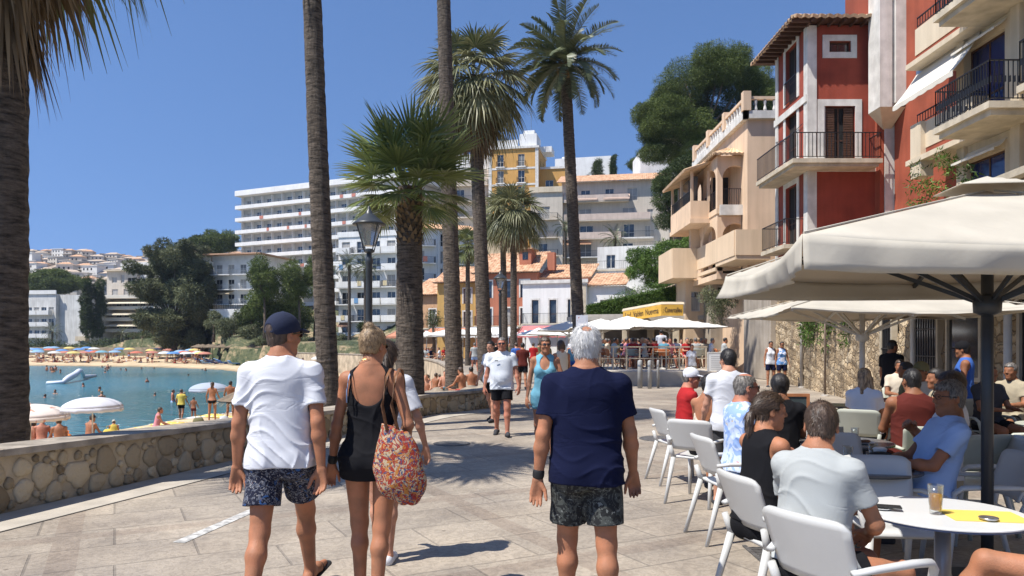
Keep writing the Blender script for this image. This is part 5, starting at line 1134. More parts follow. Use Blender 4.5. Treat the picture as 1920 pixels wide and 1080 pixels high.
        if kind=='long':
            for x_ in(-.055,-.02,.02,.055): Fd.cone(h(x_,-.07,-.02),h(x_*1.15,-.10,-.20),.034*hs,.024*hs,k=.02)
            for x_ in(-.07,.07): Fd.cone(h(x_,-.02,.0),h(x_*1.05,-.03,-.14),.022*hs,.016*hs,k=.02)
        if kind=='bob': 
            for x_ in(-.06,0,.06): Fd.cone(h(x_,-.05,-.01),h(x_*1.05,-.06,-.085),.036*hs,.026*hs,k=.02)
        if kind=='baldtop': Fd.ell(h(0,.0,.135),np.array((.055,.085,.062))*hs,Rh,k=.006,op='s')
        if strand: Fd.mod(strands)
        return Fd
    def cap(s,brim=True):
        hs=s.hs;h=s.hp;Rh=s.Rh; m=.2*hs; Fd=Field(s.hc-m,s.hc+m,min(s.res,.007) if s.res<.012 else s.res)
        Fd.ell(h(0,-.006,.040),np.array((.088,.106,.098))*hs,Rh,k=.01); hc=s.hc
        def cut(D,X,Y,Z):
            x=X-hc[0];y=Y-hc[1];z=Z-hc[2]; b=(x*Rh[0,1]+y*Rh[1,1]+z*Rh[2,1])/hs; e=(x*Rh[0,2]+y*Rh[1,2]+z*Rh[2,2])/hs
            return np.maximum(D,(.012+b*.18-e)*hs)
        Fd.mod(cut)
        if brim: Fd.ell(h(0,.105,.036),np.array((.066,.075,.010))*hs,Rh@rot('x',R(-8)),k=.008)
        if brim: Fd.ell(h(0,-.112,.032),np.array((.034,.03,.028))*hs,Rh,k=.003,op='s'); Fd.cone(h(-.03,-.101,.018),h(.03,-.101,.018),.006*hs,.006*hs,k=.003)
        Fd.ell(h(0,-.006,.138),np.array((.008,.008,.005))*hs,Rh,k=.002)
        return Fd
def skinmat(name,c,red=.0):
    return pm('skin_'+name,[q*1.02 for q in c],.56,.20,11,.4,150,spec=.28,col2=(min(1,c[0]*1.16),c[1]*1.06,c[2]*1.02),bdist=.005,sss=.05,detail=9)
SK=dict(tan=skinmat('tan',(.36,.165,.090)),fair=skinmat('fair',(.47,.25,.165)),brown=skinmat('brown',(.27,.12,.062)),red=skinmat('red',(.42,.18,.115)),dark=skinmat('dark',(.13,.065,.04)))
def hairmat(name,c,c2): return pm('hair_'+name,c,.5,.3,60,.5,150,spec=.5,col2=c2,stretch=(1,1,.25),bdist=.006)
HM=dict(black=hairmat('black',(.008,.006,.005),(.02,.016,.014)),brown=hairmat('brown',(.035,.02,.012),(.09,.055,.035)),blond=hairmat('blond',(.16,.095,.05),(.42,.29,.16)),grey=hairmat('grey',(.42,.41,.39),(.72,.71,.69)),salt=hairmat('salt',(.05,.045,.04),(.22,.2,.18)))
def creases(m):
    n=m.node_tree; bu=[q for q in n.nodes if q.type=='BUMP'][0]; tc=[q for q in n.nodes if q.type=='TEX_COORD'][0]; mp=nn(n,'Mapping'); mp.inputs['Rotation'].default_value=(.5,.6,.3); mp.inputs['Scale'].default_value=(1,1,2.6)
    no=nn(n,'TexNoise'); no.inputs['Scale'].default_value=5; no.inputs['Detail'].default_value=2; no.inputs['Distortion'].default_value=.9; n.links.new(tc.outputs['Object'],mp.inputs[0]); n.links.new(mp.outputs[0],no.inputs[0])
    cr=nn(n,'ValToRGB'); cr.color_ramp.elements[0].position=.40; cr.color_ramp.elements[0].color=(1,1,1,1); cr.color_ramp.elements[1].position=.60; cr.color_ramp.elements[1].color=(1,1,1,1); e=cr.color_ramp.elements.new(.5); e.color=(0,0,0,1); n.links.new(no.outputs[0],cr.inputs[0])
    b2=nn(n,'Bump'); b2.inputs['Strength'].default_value=.22; b2.inputs['Distance'].default_value=.009; mk=nn(n,'TexNoise'); mk.inputs['Scale'].default_value=3.2; mk.inputs['Detail'].default_value=1; n.links.new(mp.outputs[0],mk.inputs[0]); mr=nn(n,'MapRange'); mr.inputs[1].default_value=.48; mr.inputs[2].default_value=.68; n.links.new(mk.outputs[0],mr.inputs[0]); mu=nn(n,'Math',operation='MULTIPLY'); sb=nn(n,'Math',operation='SUBTRACT'); sb.inputs[0].default_value=1; n.links.new(cr.outputs[0],sb.inputs[1]); n.links.new(sb.outputs[0],mu.inputs[0]); n.links.new(mr.outputs[0],mu.inputs[1]); b2.invert=True; n.links.new(mu.outputs[0],b2.inputs['Height']); n.links.new(b2.outputs[0],bu.inputs['Normal']); return m
def cloth(name,c,**k): return creases(pm('cloth_'+name,c,.9,.06,3,.25,260,spec=.15,bdist=.003,**k))
CL=dict(white=cloth('white',(.60,.61,.64)),black=cloth('black',(.010,.010,.012)),navy=cloth('navy',(.005,.0075,.030)),grey=cloth('grey',(.36,.375,.365)),red=cloth('red',(.36,.02,.022)),blue=cloth('blue',(.05,.13,.42)),ltblue=cloth('ltblue',(.30,.42,.66)),maroon=cloth('maroon',(.10,.02,.015)),teal=cloth('teal',(.10,.26,.34)),khaki=cloth('khaki',(.36,.31,.22)),olive=cloth('olive',(.16,.15,.08)),orange=cloth('orange',(.62,.20,.05)),yellow=cloth('yellow',(.62,.48,.10)),denim=cloth('denim',(.05,.08,.16)),pink=cloth('pink',(.55,.22,.25)),cream=cloth('cream',(.55,.48,.38)),dkgrey=cloth('dkgrey',(.05,.05,.055)))
def patterned(name,cols,scale,bg,pos=(.45,.55)):
    m,n,b=newmat(name); L=n.links.new; tc=nn(n,'TexCoord'); src=None
    cur=nn(n,'RGB'); cur.outputs[0].default_value=c4(bg); src=cur.outputs[0]
    for i,(c,sc,th,dist) in enumerate(cols):
        no=nn(n,'TexNoise'); no.inputs['Scale'].default_value=sc; no.inputs['Detail'].default_value=3; no.inputs['Distortion'].default_value=dist
        mp=nn(n,'Mapping'); mp.inputs['Location'].default_value=(i*3.1,i*1.7,i*.9); L(tc.outputs['Object'],mp.inputs[0]); L(mp.outputs[0],no.inputs[0])
        cr=nn(n,'ValToRGB'); cr.color_ramp.elements[0].position=th; cr.color_ramp.elements[1].position=th+.025; L(no.outputs[0],cr.inputs[0])
        mx=nn(n,'MixRGB'); L(cr.outputs[0],mx.inputs[0]); L(src,mx.inputs[1]); mx.inputs[2].default_value=c4(c); src=mx.outputs[0]
    L(src,b.inputs['Base Color']); b.inputs['Roughness'].default_value=.85; b.inputs['Specular IOR Level'].default_value=.2
    bn=nn(n,'TexNoise'); bn.inputs['Scale'].default_value=220; L(tc.outputs['Object'],bn.inputs[0]); bu=nn(n,'Bump'); bu.inputs['Strength'].default_value=.2; bu.inputs['Distance'].default_value=.003; L(bn.outputs[0],bu.inputs['Height']); L(bu.outputs[0],b.inputs['Normal']); return creases(m)
plens=pm('dark_lens',(.01,.01,.012),.08,.1,3,0,spec=.9); rubber=pm('black_rubber',(.015,.015,.015),.6,.2,20,.1,80); gold=pm('gold',(.6,.4,.12),.25,.1,5,0,metal=1)
def put(Fd,name,m,parent=None):
    me=Fd.mesh(name); me.materials.append(m); return link(name,me,parent)
def blades(base,dirs,L_,w0,droop,side,nseg=4,taperfrom=.5,widen=0,c=None,tw=None):
    """N strips: base (N,3), dirs (N,3) unit, side (N,3) unit"""
    N=len(base); t=np.linspace(0,1,nseg+1)
    L_=np.broadcast_to(L_,(N,)); w0=np.broadcast_to(w0,(N,)); droop=np.broadcast_to(droop,(N,))
    P=base[:,None,:]+dirs[:,None,:]*(L_[:,None]*t)[:,:,None]; P[:,:,2]-=(droop*L_)[:,None]*t[None,:]**2.4
    wd=np.where(t<taperfrom,(widen+(1-widen)*t/taperfrom) if widen<1 else 1.0,np.maximum(.04,1-(t-taperfrom)/(1-taperfrom)))
    o=side[:,None,:]*(w0[:,None]*wd[None,:])[:,:,None]*.5
    V=np.stack([P-o,P+o],2).reshape(-1,3); k=np.arange(nseg)[None,:]*2+(np.arange(N)*(nseg+1)*2)[:,None]
    Fq=np.stack([k,k+1,k+3,k+2],2).reshape(-1,4); return V,Fq,np.repeat(c if c is not None else np.random.rand(N),nseg)
def strands(hobj,B,kind='short',N=5000,L_=.022,w_=.0022,seed=0,cover=1):
    me=hobj.data; nv=len(me.vertices); co_=np.zeros(nv*3,dtype=np.float32); me.vertices.foreach_get('co',co_); no_=np.zeros(nv*3,dtype=np.float32); me.vertices.foreach_get('normal',no_); co_=co_.reshape(-1,3); no_=no_.reshape(-1,3)
    rs=np.random.RandomState(seed); i=rs.randint(0,nv,N); P=co_[i]+rs.normal(0,.0015,(N,3)); Nn=no_[i]; dn_=-B.Rh[:,2]; bk=-B.Rh[:,1]
    if kind=='bun': tg=B.hp(0,-.055,.125)-P
    elif kind=='pony': tg=np.where((P@B.Rh[:,2]>(B.hc@B.Rh[:,2]-.02))[:,None],B.hp(0,-.105,.0)-P,dn_[None,:]*.1)
    else: cr_=B.hp(0,-.05,.13); tg=(P-cr_)*1.0+dn_*.06
    tg=tg/(np.linalg.norm(tg,axis=1)[:,None]+1e-6); tg=tg-Nn*np.sum(tg*Nn,1)[:,None]; d=tg+rs.normal(0,.10 if kind in('bun','pony') else .22,(N,3))+Nn*rs.uniform(.03,.10 if kind in('bun','pony') else .32,N)[:,None]*1.0; d/=np.linalg.norm(d,axis=1)[:,None]
    s_=np.cross(d,Nn); s_/=np.linalg.norm(s_,axis=1)[:,None]+1e-6
    V,Fq,C=blades(P-Nn*.002,d,L_*rs.uniform(.5,1.3,N),w_,.12,s_,2,.3,.8,np.clip(rs.normal(.5,.28,N),0,1)); me2=npmesh('hair_strands',V,Fq,True); setrnd(me2,C); key='strand_'+hobj.data.materials[0].name
    a,b={'hair_black':((.006,.005,.004),(.035,.03,.027)),'hair_brown':((.025,.014,.009),(.13,.085,.055)),'hair_blond':((.13,.075,.035),(.55,.40,.23)),'hair_grey':((.36,.35,.33),(.82,.81,.79)),'hair_salt':((.035,.03,.027),(.34,.31,.28))}[hobj.data.materials[0].name]
    m=attrmat(key,a,.45,0,hue=b,spec=.5); o=link('hair_strands',me2,hobj,m); return o
def makeperson(B,loc,rz,label,skin='tan',group=None,bodym=None):
    o=put(B.bodyfield(),'person',SK[skin]); o.location=loc; o.rotation_euler=(0,0,rz); tag(o,label,'person',group); return o
def glasses(B,o,dark=True):
    mb=MB(); h=B.hp; hs=B.hs
    for sg in(-1,1):
        if dark: pass
        mb.bar(h(sg*.058,.092,.016),h(sg*.082,-.005,.008),.004*hs,.006*hs)
    if dark:
        Fd=Field(B.hc-.16,B.hc+.16,.004 if B.res<.012 else B.res*.5)
        for sg in(-1,1): Fd.ell(h(sg*.032,.102,.009),np.array((.027,.006,.019))*hs,B.Rh@rot('z',R(-sg*14)),k=0)
        Fd.cone(h(-.01,.108,.016),h(.01,.108,.016),.004*hs,.004*hs,k=0); q=put(Fd,'sunglasses',plens,o)
        mb.build('temple',plens,q)
    else:
        for sg in(-1,1):
            pts=[h(sg*.032+.024*math.cos(t)*hs/hs,.106-.1*abs(math.cos(t))*.0-.006*(1+sg*math.cos(t)),.010+.017*math.sin(t)) for t in [k*math.pi/6 for k in range(13)]]
            mb.tube(pts,.0018*hs,5,False)
        mb.bar(h(-.009,.110,.014),h(.009,.110,.014),.004); mb.build('glasses',rubber,o)
def eyes(B,o):
    for sg in(-1,1):
        mb=MB(); c=B.hp(sg*.031,.0925,.0105); mb.ell(c,(.0062*B.hs,)*3,10,8); mb.build('eye',darkin,o,True)
def shoes(B,o,m,name='shoe',sole=None,low=False):
    for l in B.legs:
        hj,K,A,heel,toe,fd,dn_=l; S=B.S; Fd=Field(np.minimum(heel,toe)-.1,np.maximum(heel,toe)+.1,max(.006,B.res*.8)); 
        Fd.cone(heel+dn_*.004*S,toe*.96+heel*.04,.038*S,.033*S,k=.02); Fd.cone(heel,heel*.5+toe*.5-dn_*.022*S,.038*S,.040*S,k=.03)
        c=put(Fd,name,m,o)
        if sole: mb=MB(); mb.tube([heel+dn_*.030*S-fd*.02,toe+dn_*.024*S+fd*.03],[.045*S,.042*S],10,True,.22); mb.build('sole',sole,c)
def sandals(B,o,m):
    for l in B.legs:
        hj,K,A,heel,toe,fd,dn_=l; S=B.S; Fd=Field(np.minimum(heel,toe)-.1,np.maximum(heel,toe)+.1,.006)
        Fd.cone(heel+dn_*.028*S-fd*.005,toe+dn_*.018*S+fd*.012,.040*S,.044*S,k=.01,flat=(dn_,.30)); q=put(Fd,'sandal',m,o)
        side=nrm(np.cross(fd,dn_)); mb=MB(); t1=heel*.35+toe*.65; up=-dn_
        mb.tube([t1+side*.042*S+dn_*.012*S,t1+side*.022*S+up*.030*S,t1+up*.036*S,t1-side*.022*S+up*.030*S,t1-side*.042*S+dn_*.012*S],.008*S,6)
        mb.tube([heel+side*.036*S,A+side*.03*S+up*.0-fd*.02*S,A-fd*.040*S,A-side*.03*S-fd*.02*S,heel-side*.036*S],.006*S,6); mb.build('strap',m,q)
# ================================================================ VEGETATION
fanm=attrmat('fan_palm_leaf',(.085,.125,.035),.45,.45,trans=.18,spec=.45,hue=(.26,.27,.10))
fanm2=attrmat('fan_palm_leaf_pale',(.11,.145,.06),.5,.45,trans=.18,spec=.4,hue=(.34,.32,.17))
fanm3=attrmat('fan_palm_leaf_fresh',(.10,.155,.040),.42,.4,trans=.2,spec=.5,hue=(.28,.33,.11))
datem=attrmat('date_palm_leaf',(.075,.105,.045),.45,.4,trans=.12,spec=.45,hue=(.22,.24,.12))
deadm=attrmat('dead_palm_leaf',(.13,.085,.045),.8,.5,trans=.1,hue=(.36,.26,.15))
pinem=attrmat('pine_needles',(.045,.072,.018),.7,.45,trans=.18,hue=(.19,.24,.06))
darkm=attrmat('dark_leaves',(.028,.048,.016),.7,.4,trans=.15,hue=(.10,.14,.04))
greym=attrmat('grey_green_leaves',(.075,.095,.045),.7,.4,trans=.2,hue=(.22,.235,.12))
hedgem=attrmat('hedge_leaves',(.032,.08,.012),.6,.45,trans=.2,hue=(.16,.26,.045))
barkm=pm('tree_bark',(.14,.10,.07),.95,.35,3,.8,12,bdist=.06)
m,n,b=newmat('palm_trunk'); L=n.links.new; tc=nn(n,'TexCoord'); mp=nn(n,'Mapping'); mp.inputs['Scale'].default_value=(3,3,14); L(tc.outputs['Object'],mp.inputs[0])
no=nn(n,'TexNoise'); no.inputs['Scale'].default_value=1.6; no.inputs['Detail'].default_value=7; no.inputs['Roughness'].default_value=.7; L(mp.outputs[0],no.inputs[0])
cr=nn(n,'ValToRGB'); cr.color_ramp.elements[0].position=.36; cr.color_ramp.elements[0].color=(.022,.017,.013,1); cr.color_ramp.elements[1].position=.68; cr.color_ramp.elements[1].color=(.17,.135,.105,1); L(no.outputs[0],cr.inputs[0]); L(cr.outputs[0],b.inputs['Base Color'])
mq=nn(n,'Mapping'); mq.inputs['Scale'].default_value=(9,9,2.2); L(tc.outputs['Object'],mq.inputs[0]); n2=nn(n,'TexNoise'); n2.inputs['Scale'].default_value=2; n2.inputs['Detail'].default_value=5; L(mq.outputs[0],n2.inputs[0])
ad=nn(n,'Math',operation='ADD'); L(no.outputs[0],ad.inputs[0]); L(n2.outputs[0],ad.inputs[1]); bu=nn(n,'Bump'); bu.inputs['Strength'].default_value=1; bu.inputs['Distance'].default_value=.05; L(ad.outputs[0],bu.inputs['Height']); L(bu.outputs[0],b.inputs['Normal']); b.inputs['Roughness'].default_value=.95; trunkm=m
class NB:
    def __init__(s): s.v=[];s.f=[];s.c=[];s.n=0
    def add(s,v,f,c): s.v.append(v); s.f.append(f+s.n); s.c.append(c); s.n+=len(v)
    def build(s,name,m,parent=None,smooth=False):
        me=npmesh(name,np.concatenate(s.v),np.concatenate(s.f),smooth); setrnd(me,np.concatenate(s.c)); return link(name,me,parent,m)
def fanleaf(nb,nbp,origin,az,el,Lp,Lb,rs,nbl=34,droop=.25,spread=115,c0=.3,fold=.25,petc=.5):
    d=np.array([math.cos(el)*math.cos(az),math.cos(el)*math.sin(az),math.sin(el)]); sd=np.array([-math.sin(az),math.cos(az),0.])
    # petiole bends slightly
    tip=origin+d*Lp+np.array([0,0,-.12*Lp]); d2=nrm(d*Lp+np.array([0,0,-.30*Lp*droop*2]));
    up=np.cross(d2,sd); up=up if up[2]>0 else -up
    pr=np.array([origin,origin+d*Lp*.5+np.array([0,0,.01]),tip]); 
    w=.018
    for s_ in (sd,up):
        V=np.concatenate([np.stack([p-s_*w*q,p+s_*w*q]) for p,q in zip(pr,(1.6,1,.7))]); nbp.add(V,np.array([[0,1,3,2],[2,3,5,4]]),np.full(2,petc))
    th=np.radians(np.linspace(-spread,spread,nbl))+rs.normal(0,.015,nbl)
    dirs=np.cos(th)[:,None]*d2+np.sin(th)[:,None]*sd; lift=fold*(1-np.abs(th)/np.radians(spread))*.0+ fold*np.abs(np.sin(th))*.5
    dirs=dirs+up[None,:]*(lift[:,None]-.1); dirs/=np.linalg.norm(dirs,axis=1)[:,None]
    sides=-np.sin(th)[:,None]*d2+np.cos(th)[:,None]*sd; alt=np.where(np.arange(nbl)%2==0,.45,-.45)[:,None]; sides=sides+up[None,:]*alt; sides/=np.linalg.norm(sides,axis=1)[:,None]
    LL=Lb*(.62+.38*np.cos(th*.75))*(1+rs.normal(0,.04,nbl)); dth=np.radians(2*spread)/nbl
    V,Fq,C=blades(np.repeat(tip[None],nbl,0),dirs,LL,LL*.5*dth*1.25,droop*(1+rs.normal(0,.25,nbl)),sides,5,.5,0,np.clip(c0+rs.normal(0,.12,nbl),0,1)); nb.add(V,Fq,C)
def palmtrunk(root,base,top,r0,r1,bulge=1.25,n_=18,rough=.02,seed=0,name='trunk',curve=(0,0)):
    rs=random.Random(seed); base=Vector(base);top=Vector(top); seg=int((top-base).length/.11); vs=[];fs=[]
    for i in range(seg+1):
        t=i/seg; p=base.lerp(top,t)+Vector((curve[0]*math.sin(math.pi*t),curve[1]*math.sin(math.pi*t),0)); r_=(r0*(1-t)+r1*t)*(1+(bulge-1)*math.exp(-t*(top-base).length/.45)); rr=r_*(1+(.035 if i%2 else 0)+rs.uniform(-.015,.015))
        for k in range(n_): a=2*math.pi*k/n_; q=rr*(1+rs.uniform(-rough,rough)*1.5); vs.append((p.x+q*math.cos(a),p.y+q*math.sin(a),p.z+rs.uniform(-.01,.01)))
    for i in range(seg):
        for k in range(n_): a=i*n_+k;b_=i*n_+(k+1)%n_; fs.append((a,b_,b_+n_,a+n_))
    me=bpy.data.meshes.new(name); me.from_pydata(vs,[],fs); return link(name,me,root,trunkm,True)
def fanpalm(x,y,zg,ztop,r0,r1,label,nl=40,Lp=.9,Lb=1.0,seed=0,skirt=0,lean=(0,0),mat_=None,elmin=-35,elmax=80,nbl=34,droop=.3,boots=False,rad=1,curve=(0,0),group='tall fan palms along the promenade',lenk=1.0):
    rs=np.random.RandomState(seed); root=empty('palm_tree',(x,y,zg),0,label,'palm tree',group); top=np.array([lean[0],lean[1],ztop-zg])
    palmtrunk(root,(0,0,-.1),top,r0,r1,seed=seed,curve=curve); nb=NB();nbp=NB()
    for i in range(nl):
        az=i*2.39996+rs.normal(0,.15); t=(i+.5)/nl; el=R(elmax+(elmin-elmax)*t**.8)+rs.normal(0,.06); o=top+np.array([math.cos(az)*r1*.6,math.sin(az)*r1*.6,rs.uniform(-.1,.15)-.25*t])
        kq=lenk+(1-lenk)*max(0,math.sin(el)); fanleaf(nb,nbp,o,az,el,Lp*kq*rs.uniform(.8,1.15),Lb*kq*rs.uniform(.85,1.1),rs,nbl,droop*(.6+.9*t),c0=.18+.3*rs.rand()+.15*t)
    nb.build('crown',mat_ or fanm,root); nbp.build('petioles',mat_ or fanm2,root)
    if skirt:
        nd=NB(); N=int(520*skirt)
        az=rs.rand(N)*6.283; zz=top[2]-.25-rs.rand(N)*1.35*skirt*rad; rr=r1*.9+rs.rand(N)*.05
        base=np.stack([top[0]+np.cos(az)*rr,top[1]+np.sin(az)*rr,zz],1); out=rs.uniform(.12,.55,N)*(1-(top[2]-zz)/(2.2*skirt*rad)*.5); d=np.stack([np.cos(az)*out,np.sin(az)*out,-np.ones(N)],1); d/=np.linalg.norm(d,axis=1)[:,None]
        sd=np.stack([-np.sin(az),np.cos(az),rs.normal(0,.2,N)],1); V,Fq,C=blades(base,d,rs.uniform(.35,.9,N)*rad,.05,rs.uniform(-.1,.2,N),sd,3,.4,.5,rs.rand(N)); nd.add(V,Fq,C)
        ndp=NB()
        for k in range(int(16*skirt)):
            a=k*2.4+rs.rand(); fanleaf(nd,ndp,top+np.array([0,0,-.45-.05*k*.6]),a,R(-50-rs.rand()*25),Lp*.75,Lb*.8,rs,22,.5,95,c0=.5)
        nd.build('dead_skirt',deadm,root)
    if boots:
        nd=NB(); N=150; i=np.arange(N); az=i*2.39996; zz=top[2]-.1-i*(1.25/N); rr=r1*1.02; base=np.stack([top[0]+np.cos(az)*rr,top[1]+np.sin(az)*rr,zz],1)
        d=np.stack([np.cos(az)*.6,np.sin(az)*.6,np.ones(N)],1); d/=np.linalg.norm(d,axis=1)[:,None]; sd=np.stack([-np.sin(az),np.cos(az),np.zeros(N)],1)
        V,Fq,C=blades(base,d,rs.uniform(.10,.2,N),.11,0,sd,2,.3,1,rs.rand(N)*.5); nd.add(V,Fq,C); nd.build('leaf_bases',deadm,root)
    return root
def datepalm(x,y,zg,ztop,r0,r1,label,nf=46,Lf=2.9,seed=0,lean=(0,0),elmin=-40,nlf=60,curve=(0,0)):
    rs=np.random.RandomState(seed); root=empty('palm_tree',(x,y,zg),0,label,'palm tree'); top=np.array([lean[0],lean[1],ztop-zg]); palmtrunk(root,(0,0,-.1),top,r0,r1,seed=seed,curve=curve)
    nb=NB(); nbr=NB()
    for i in range(nf):
        az=i*2.39996+rs.normal(0,.1); t=(i+.5)/nf; el=R(84+(elmin-84)*t**.9)+rs.normal(0,.05); Lq=Lf*rs.uniform(.85,1.1)*(1-.15*t); u=np.linspace(0,1,nlf); h=np.array([math.cos(az),math.sin(az),0])
        # rachis: integrate direction drooping
        e=el-u**1.3*R(66)*(.50+.5*math.cos(el)); ds=Lq/nlf; dr=np.cos(e)[:,None]*h+np.sin(e)[:,None]*np.array([0,0,1.]); pts=top+np.cumsum(dr*ds,0)
        nrm_=np.cross(dr,np.array([-math.sin(az),math.cos(az),0.])); sdv=np.array([-math.sin(az),math.cos(az),0.])
        V=np.stack([pts-sdv*.02,pts+sdv*.02],1).reshape(-1,3); k=np.arange(nlf-1)*2; nbr.add(V,np.stack([k,k+1,k+3,k+2],1),np.full(nlf-1,.35))
        for sg in(-1,1):
            sel=u>.12; P=pts[sel]; D=dr[sel]; q=u[sel]; d=D*.55+sdv*sg*.85-nrm_[sel]*(.25*np.where(nrm_[sel][:,2:3]>0,-1,1)*1)+rs.normal(0,.08,(len(q),3)); d/=np.linalg.norm(d,axis=1)[:,None]
            LL=.52*np.sin(np.pi*np.clip(q*.85+.12,0,1))**.6*(Lf/2.9); side=np.cross(d,D); side/=np.linalg.norm(side,axis=1)[:,None]+1e-6; side=side*.5+np.array([0,0,.0])+D*.8; side/=np.linalg.norm(side,axis=1)[:,None]
            V,Fq,C=blades(P,d,LL,.055*(Lf/2.9),.14,side,2,.4,.7,np.clip(.15+.35*rs.rand()+rs.normal(0,.1,len(q)),0,1)); nb.add(V,Fq,C)
    nb.build('crown',datem,root); nbr.build('rachis',fanm2,root)
    nd=NB(); N=90; az=np.arange(N)*2.4; zz=top[2]-rs.rand(N)*.7; base=np.stack([top[0]+np.cos(az)*r1*.95,top[1]+np.sin(az)*r1*.95,zz],1); d=np.stack([np.cos(az)*.8,np.sin(az)*.8,np.ones(N)*.8],1); d/=np.linalg.norm(d,axis=1)[:,None]; sd=np.stack([-np.sin(az),np.cos(az),np.zeros(N)],1)
    V,Fq,C=blades(base,d,rs.uniform(.12,.3,N),.15,0,sd,2,.3,1,rs.rand(N)*.7); nd.add(V,Fq,C); nd.build('leaf_bases',deadm,root)
    return root
def leafcloud(clumps,dens,size,rs,shell=.55,asp=.5,tuft=False):
    nb=NB()
    for c,r_ in clumps:
        r_=np.array(r_); c=np.array(c); area=(r_[0]*r_[1]+r_[1]*r_[2]+r_[0]*r_[2])*4.2; N=max(4,int(area*dens))
        if N<3: continue
        v=rs.normal(0,1,(N,3)); v/=np.linalg.norm(v,axis=1)[:,None]; rad=shell+(1.04-shell)*rs.rand(N)**.6; wob=1+.16*np.sin(v[:,0]*5+c[0])*np.sin(v[:,1]*5+c[1])+.12*np.sin(v[:,2]*7+c[2])
        P=c+v*r_*(rad*wob)[:,None]; d=v*.6+rs.normal(0,.7,(N,3)); d/=np.linalg.norm(d,axis=1)[:,None]; s_=np.cross(d,rs.normal(0,1,(N,3))); s_/=np.linalg.norm(s_,axis=1)[:,None]+1e-6
        L_=size*rs.uniform(.6,1.3,N); V,Fq,C=blades(P,d,L_,L_*asp,.1,s_,1 if not tuft else 2,.35,.5,np.clip(rs.rand()*.5+rs.normal(.2,.2,N),0,1)); nb.add(V,Fq,C)
    return nb
def tree(name,x,y,zg,label,clumps,m,dens,size,rs,trunk=((0,0,0),(0,0,4),.3,.2),limbs=True,asp=.5,cat='tree',group=None,shell=.55):
    root=empty(name,(x,y,zg),0,label,cat,group); leafcloud(clumps,dens,size,rs,shell,asp).build('crown',m,root); mb=MB()
    a,b_,r0,r1=trunk; mb.tube([a,((a[0]+b_[0])/2+r0*.5,(a[1]+b_[1])/2,(a[2]+b_[2])/2),b_],[r0,(r0+r1)/2,r1],9)
    if limbs:
        for c,r_ in clumps[:14]: mb.tube([b_,((b_[0]+c[0])/2,(b_[1]+c[1])/2,(b_[2]*.6+c[2]*.4)),c],[r1*.7,r1*.4,r1*.15],6)
    mb.build('trunk',barkm,root,True); return root
def roundclumps(rx,ry,rz,zc,n_,rs,cr=.33,flat=1):
    out=[]
    for i in range(n_):
        v=rs.normal(0,1,3); v/=np.linalg.norm(v); q=rs.uniform(.45,.82); r_=cr*rs.uniform(.7,1.3)
        out.append(((v[0]*rx*q,v[1]*ry*q,zc+v[2]*rz*q),(rx*r_,ry*r_,rz*r_*flat)))
    return out
RS=np.random.RandomState
# main palms
fanpalm(XP(3,8.2),8.2,0,8.0,.25,.25,'thick trunked palm at the left edge with brown skirt of dead leaves',nl=46,Lp=1.0,Lb=1.15,seed=1,skirt=1.6,rad=1.25,elmin=-55,droop=.45)
P2b=Vector((XP(620,14),14,0)); fanpalm(P2b.x,14,-.1,11.6,.20,.16,'tall bare palm trunk just right of the man in the white t-shirt',nl=36,seed=2,skirt=1.2,lean=(XP(578,14)-P2b.x-.1,.2),curve=(-.02,0),elmin=-30)
fanpalm(XP(768,17),17,-.15,ZP(352,17),.33,.27,'short fan palm with shaggy trunk top behind the woman in black',nl=44,Lp=1.05,Lb=1.27,seed=3,boots=True,elmin=-28,elmax=88,lenk=.60,mat_=fanm3,droop=.16,nbl=40)
fanpalm(XP(853,25),25,0,16.8,.29,.20,'tall palm with flared pale base and crown above the picture',nl=34,seed=4,skirt=1,lean=(XP(826,25)-XP(853,25),0),elmin=-30)
fanpalm(XP(912,30),30,.0,ZP(143,30),.30,.24,'tall palm with brown dead skirt between the slim trunk and the date palm',nl=62,Lp=1.25,Lb=1.25,seed=5,skirt=1.7,rad=1.0,lean=(XP(888,30)-XP(912,30),0),mat_=fanm2,elmin=-60,droop=.5)
datepalm(XP(1090,33),33,0,ZP(122,33),.27,.23,'tall feathery date palm above the grey haired man',nf=58,Lf=3.0,seed=6,lean=(XP(1060,33)-XP(1090,33),0),elmin=-30)
fanpalm(XP(963,42),42,0,ZP(395,42),.2,.16,'smaller palm with pale drooping fans in front of the yellow building',nl=44,Lp=1.0,Lb=1.15,seed=7,skirt=.5,mat_=fanm2,elmin=-40,droop=.5)
fanpalm(XP(948,46),46,0,ZP(400,46),.2,.16,'slim palm just left of the pale drooping palm',nl=36,Lp=.9,Lb=1.1,seed=8,lean=(-.2,0),mat_=fanm2,elmin=-40,droop=.5)
fanpalm(XP(877,56),56,0,ZP(458,56),.2,.15,'small distant palm between two thick trunks',nl=30,Lp=.8,Lb=.95,seed=9,nbl=24)
datepalm(XP(685,100),100,-1,ZP(505,100),.25,.2,'small feathery palm behind the street lamp',nf=34,Lf=2.8,seed=10,nlf=22)
datepalm(XP(655,105),105,-1,ZP(497,105),.25,.2,'small feathery palm peeping out right of the tall bare trunk',nf=30,Lf=2.6,seed=11,nlf=22)
datepalm(XP(1153,112),112,9,ZP(447,112),.22,.2,'dark feathery palm on the terrace of the cream apartments',nf=34,Lf=3.0,seed=12,nlf=22,elmin=-50)
datepalm(XP(1060,112),112,9,ZP(425,112),.2,.2,'feathery palm half hidden by the date palm trunk',nf=26,Lf=2.6,seed=13,nlf=20)
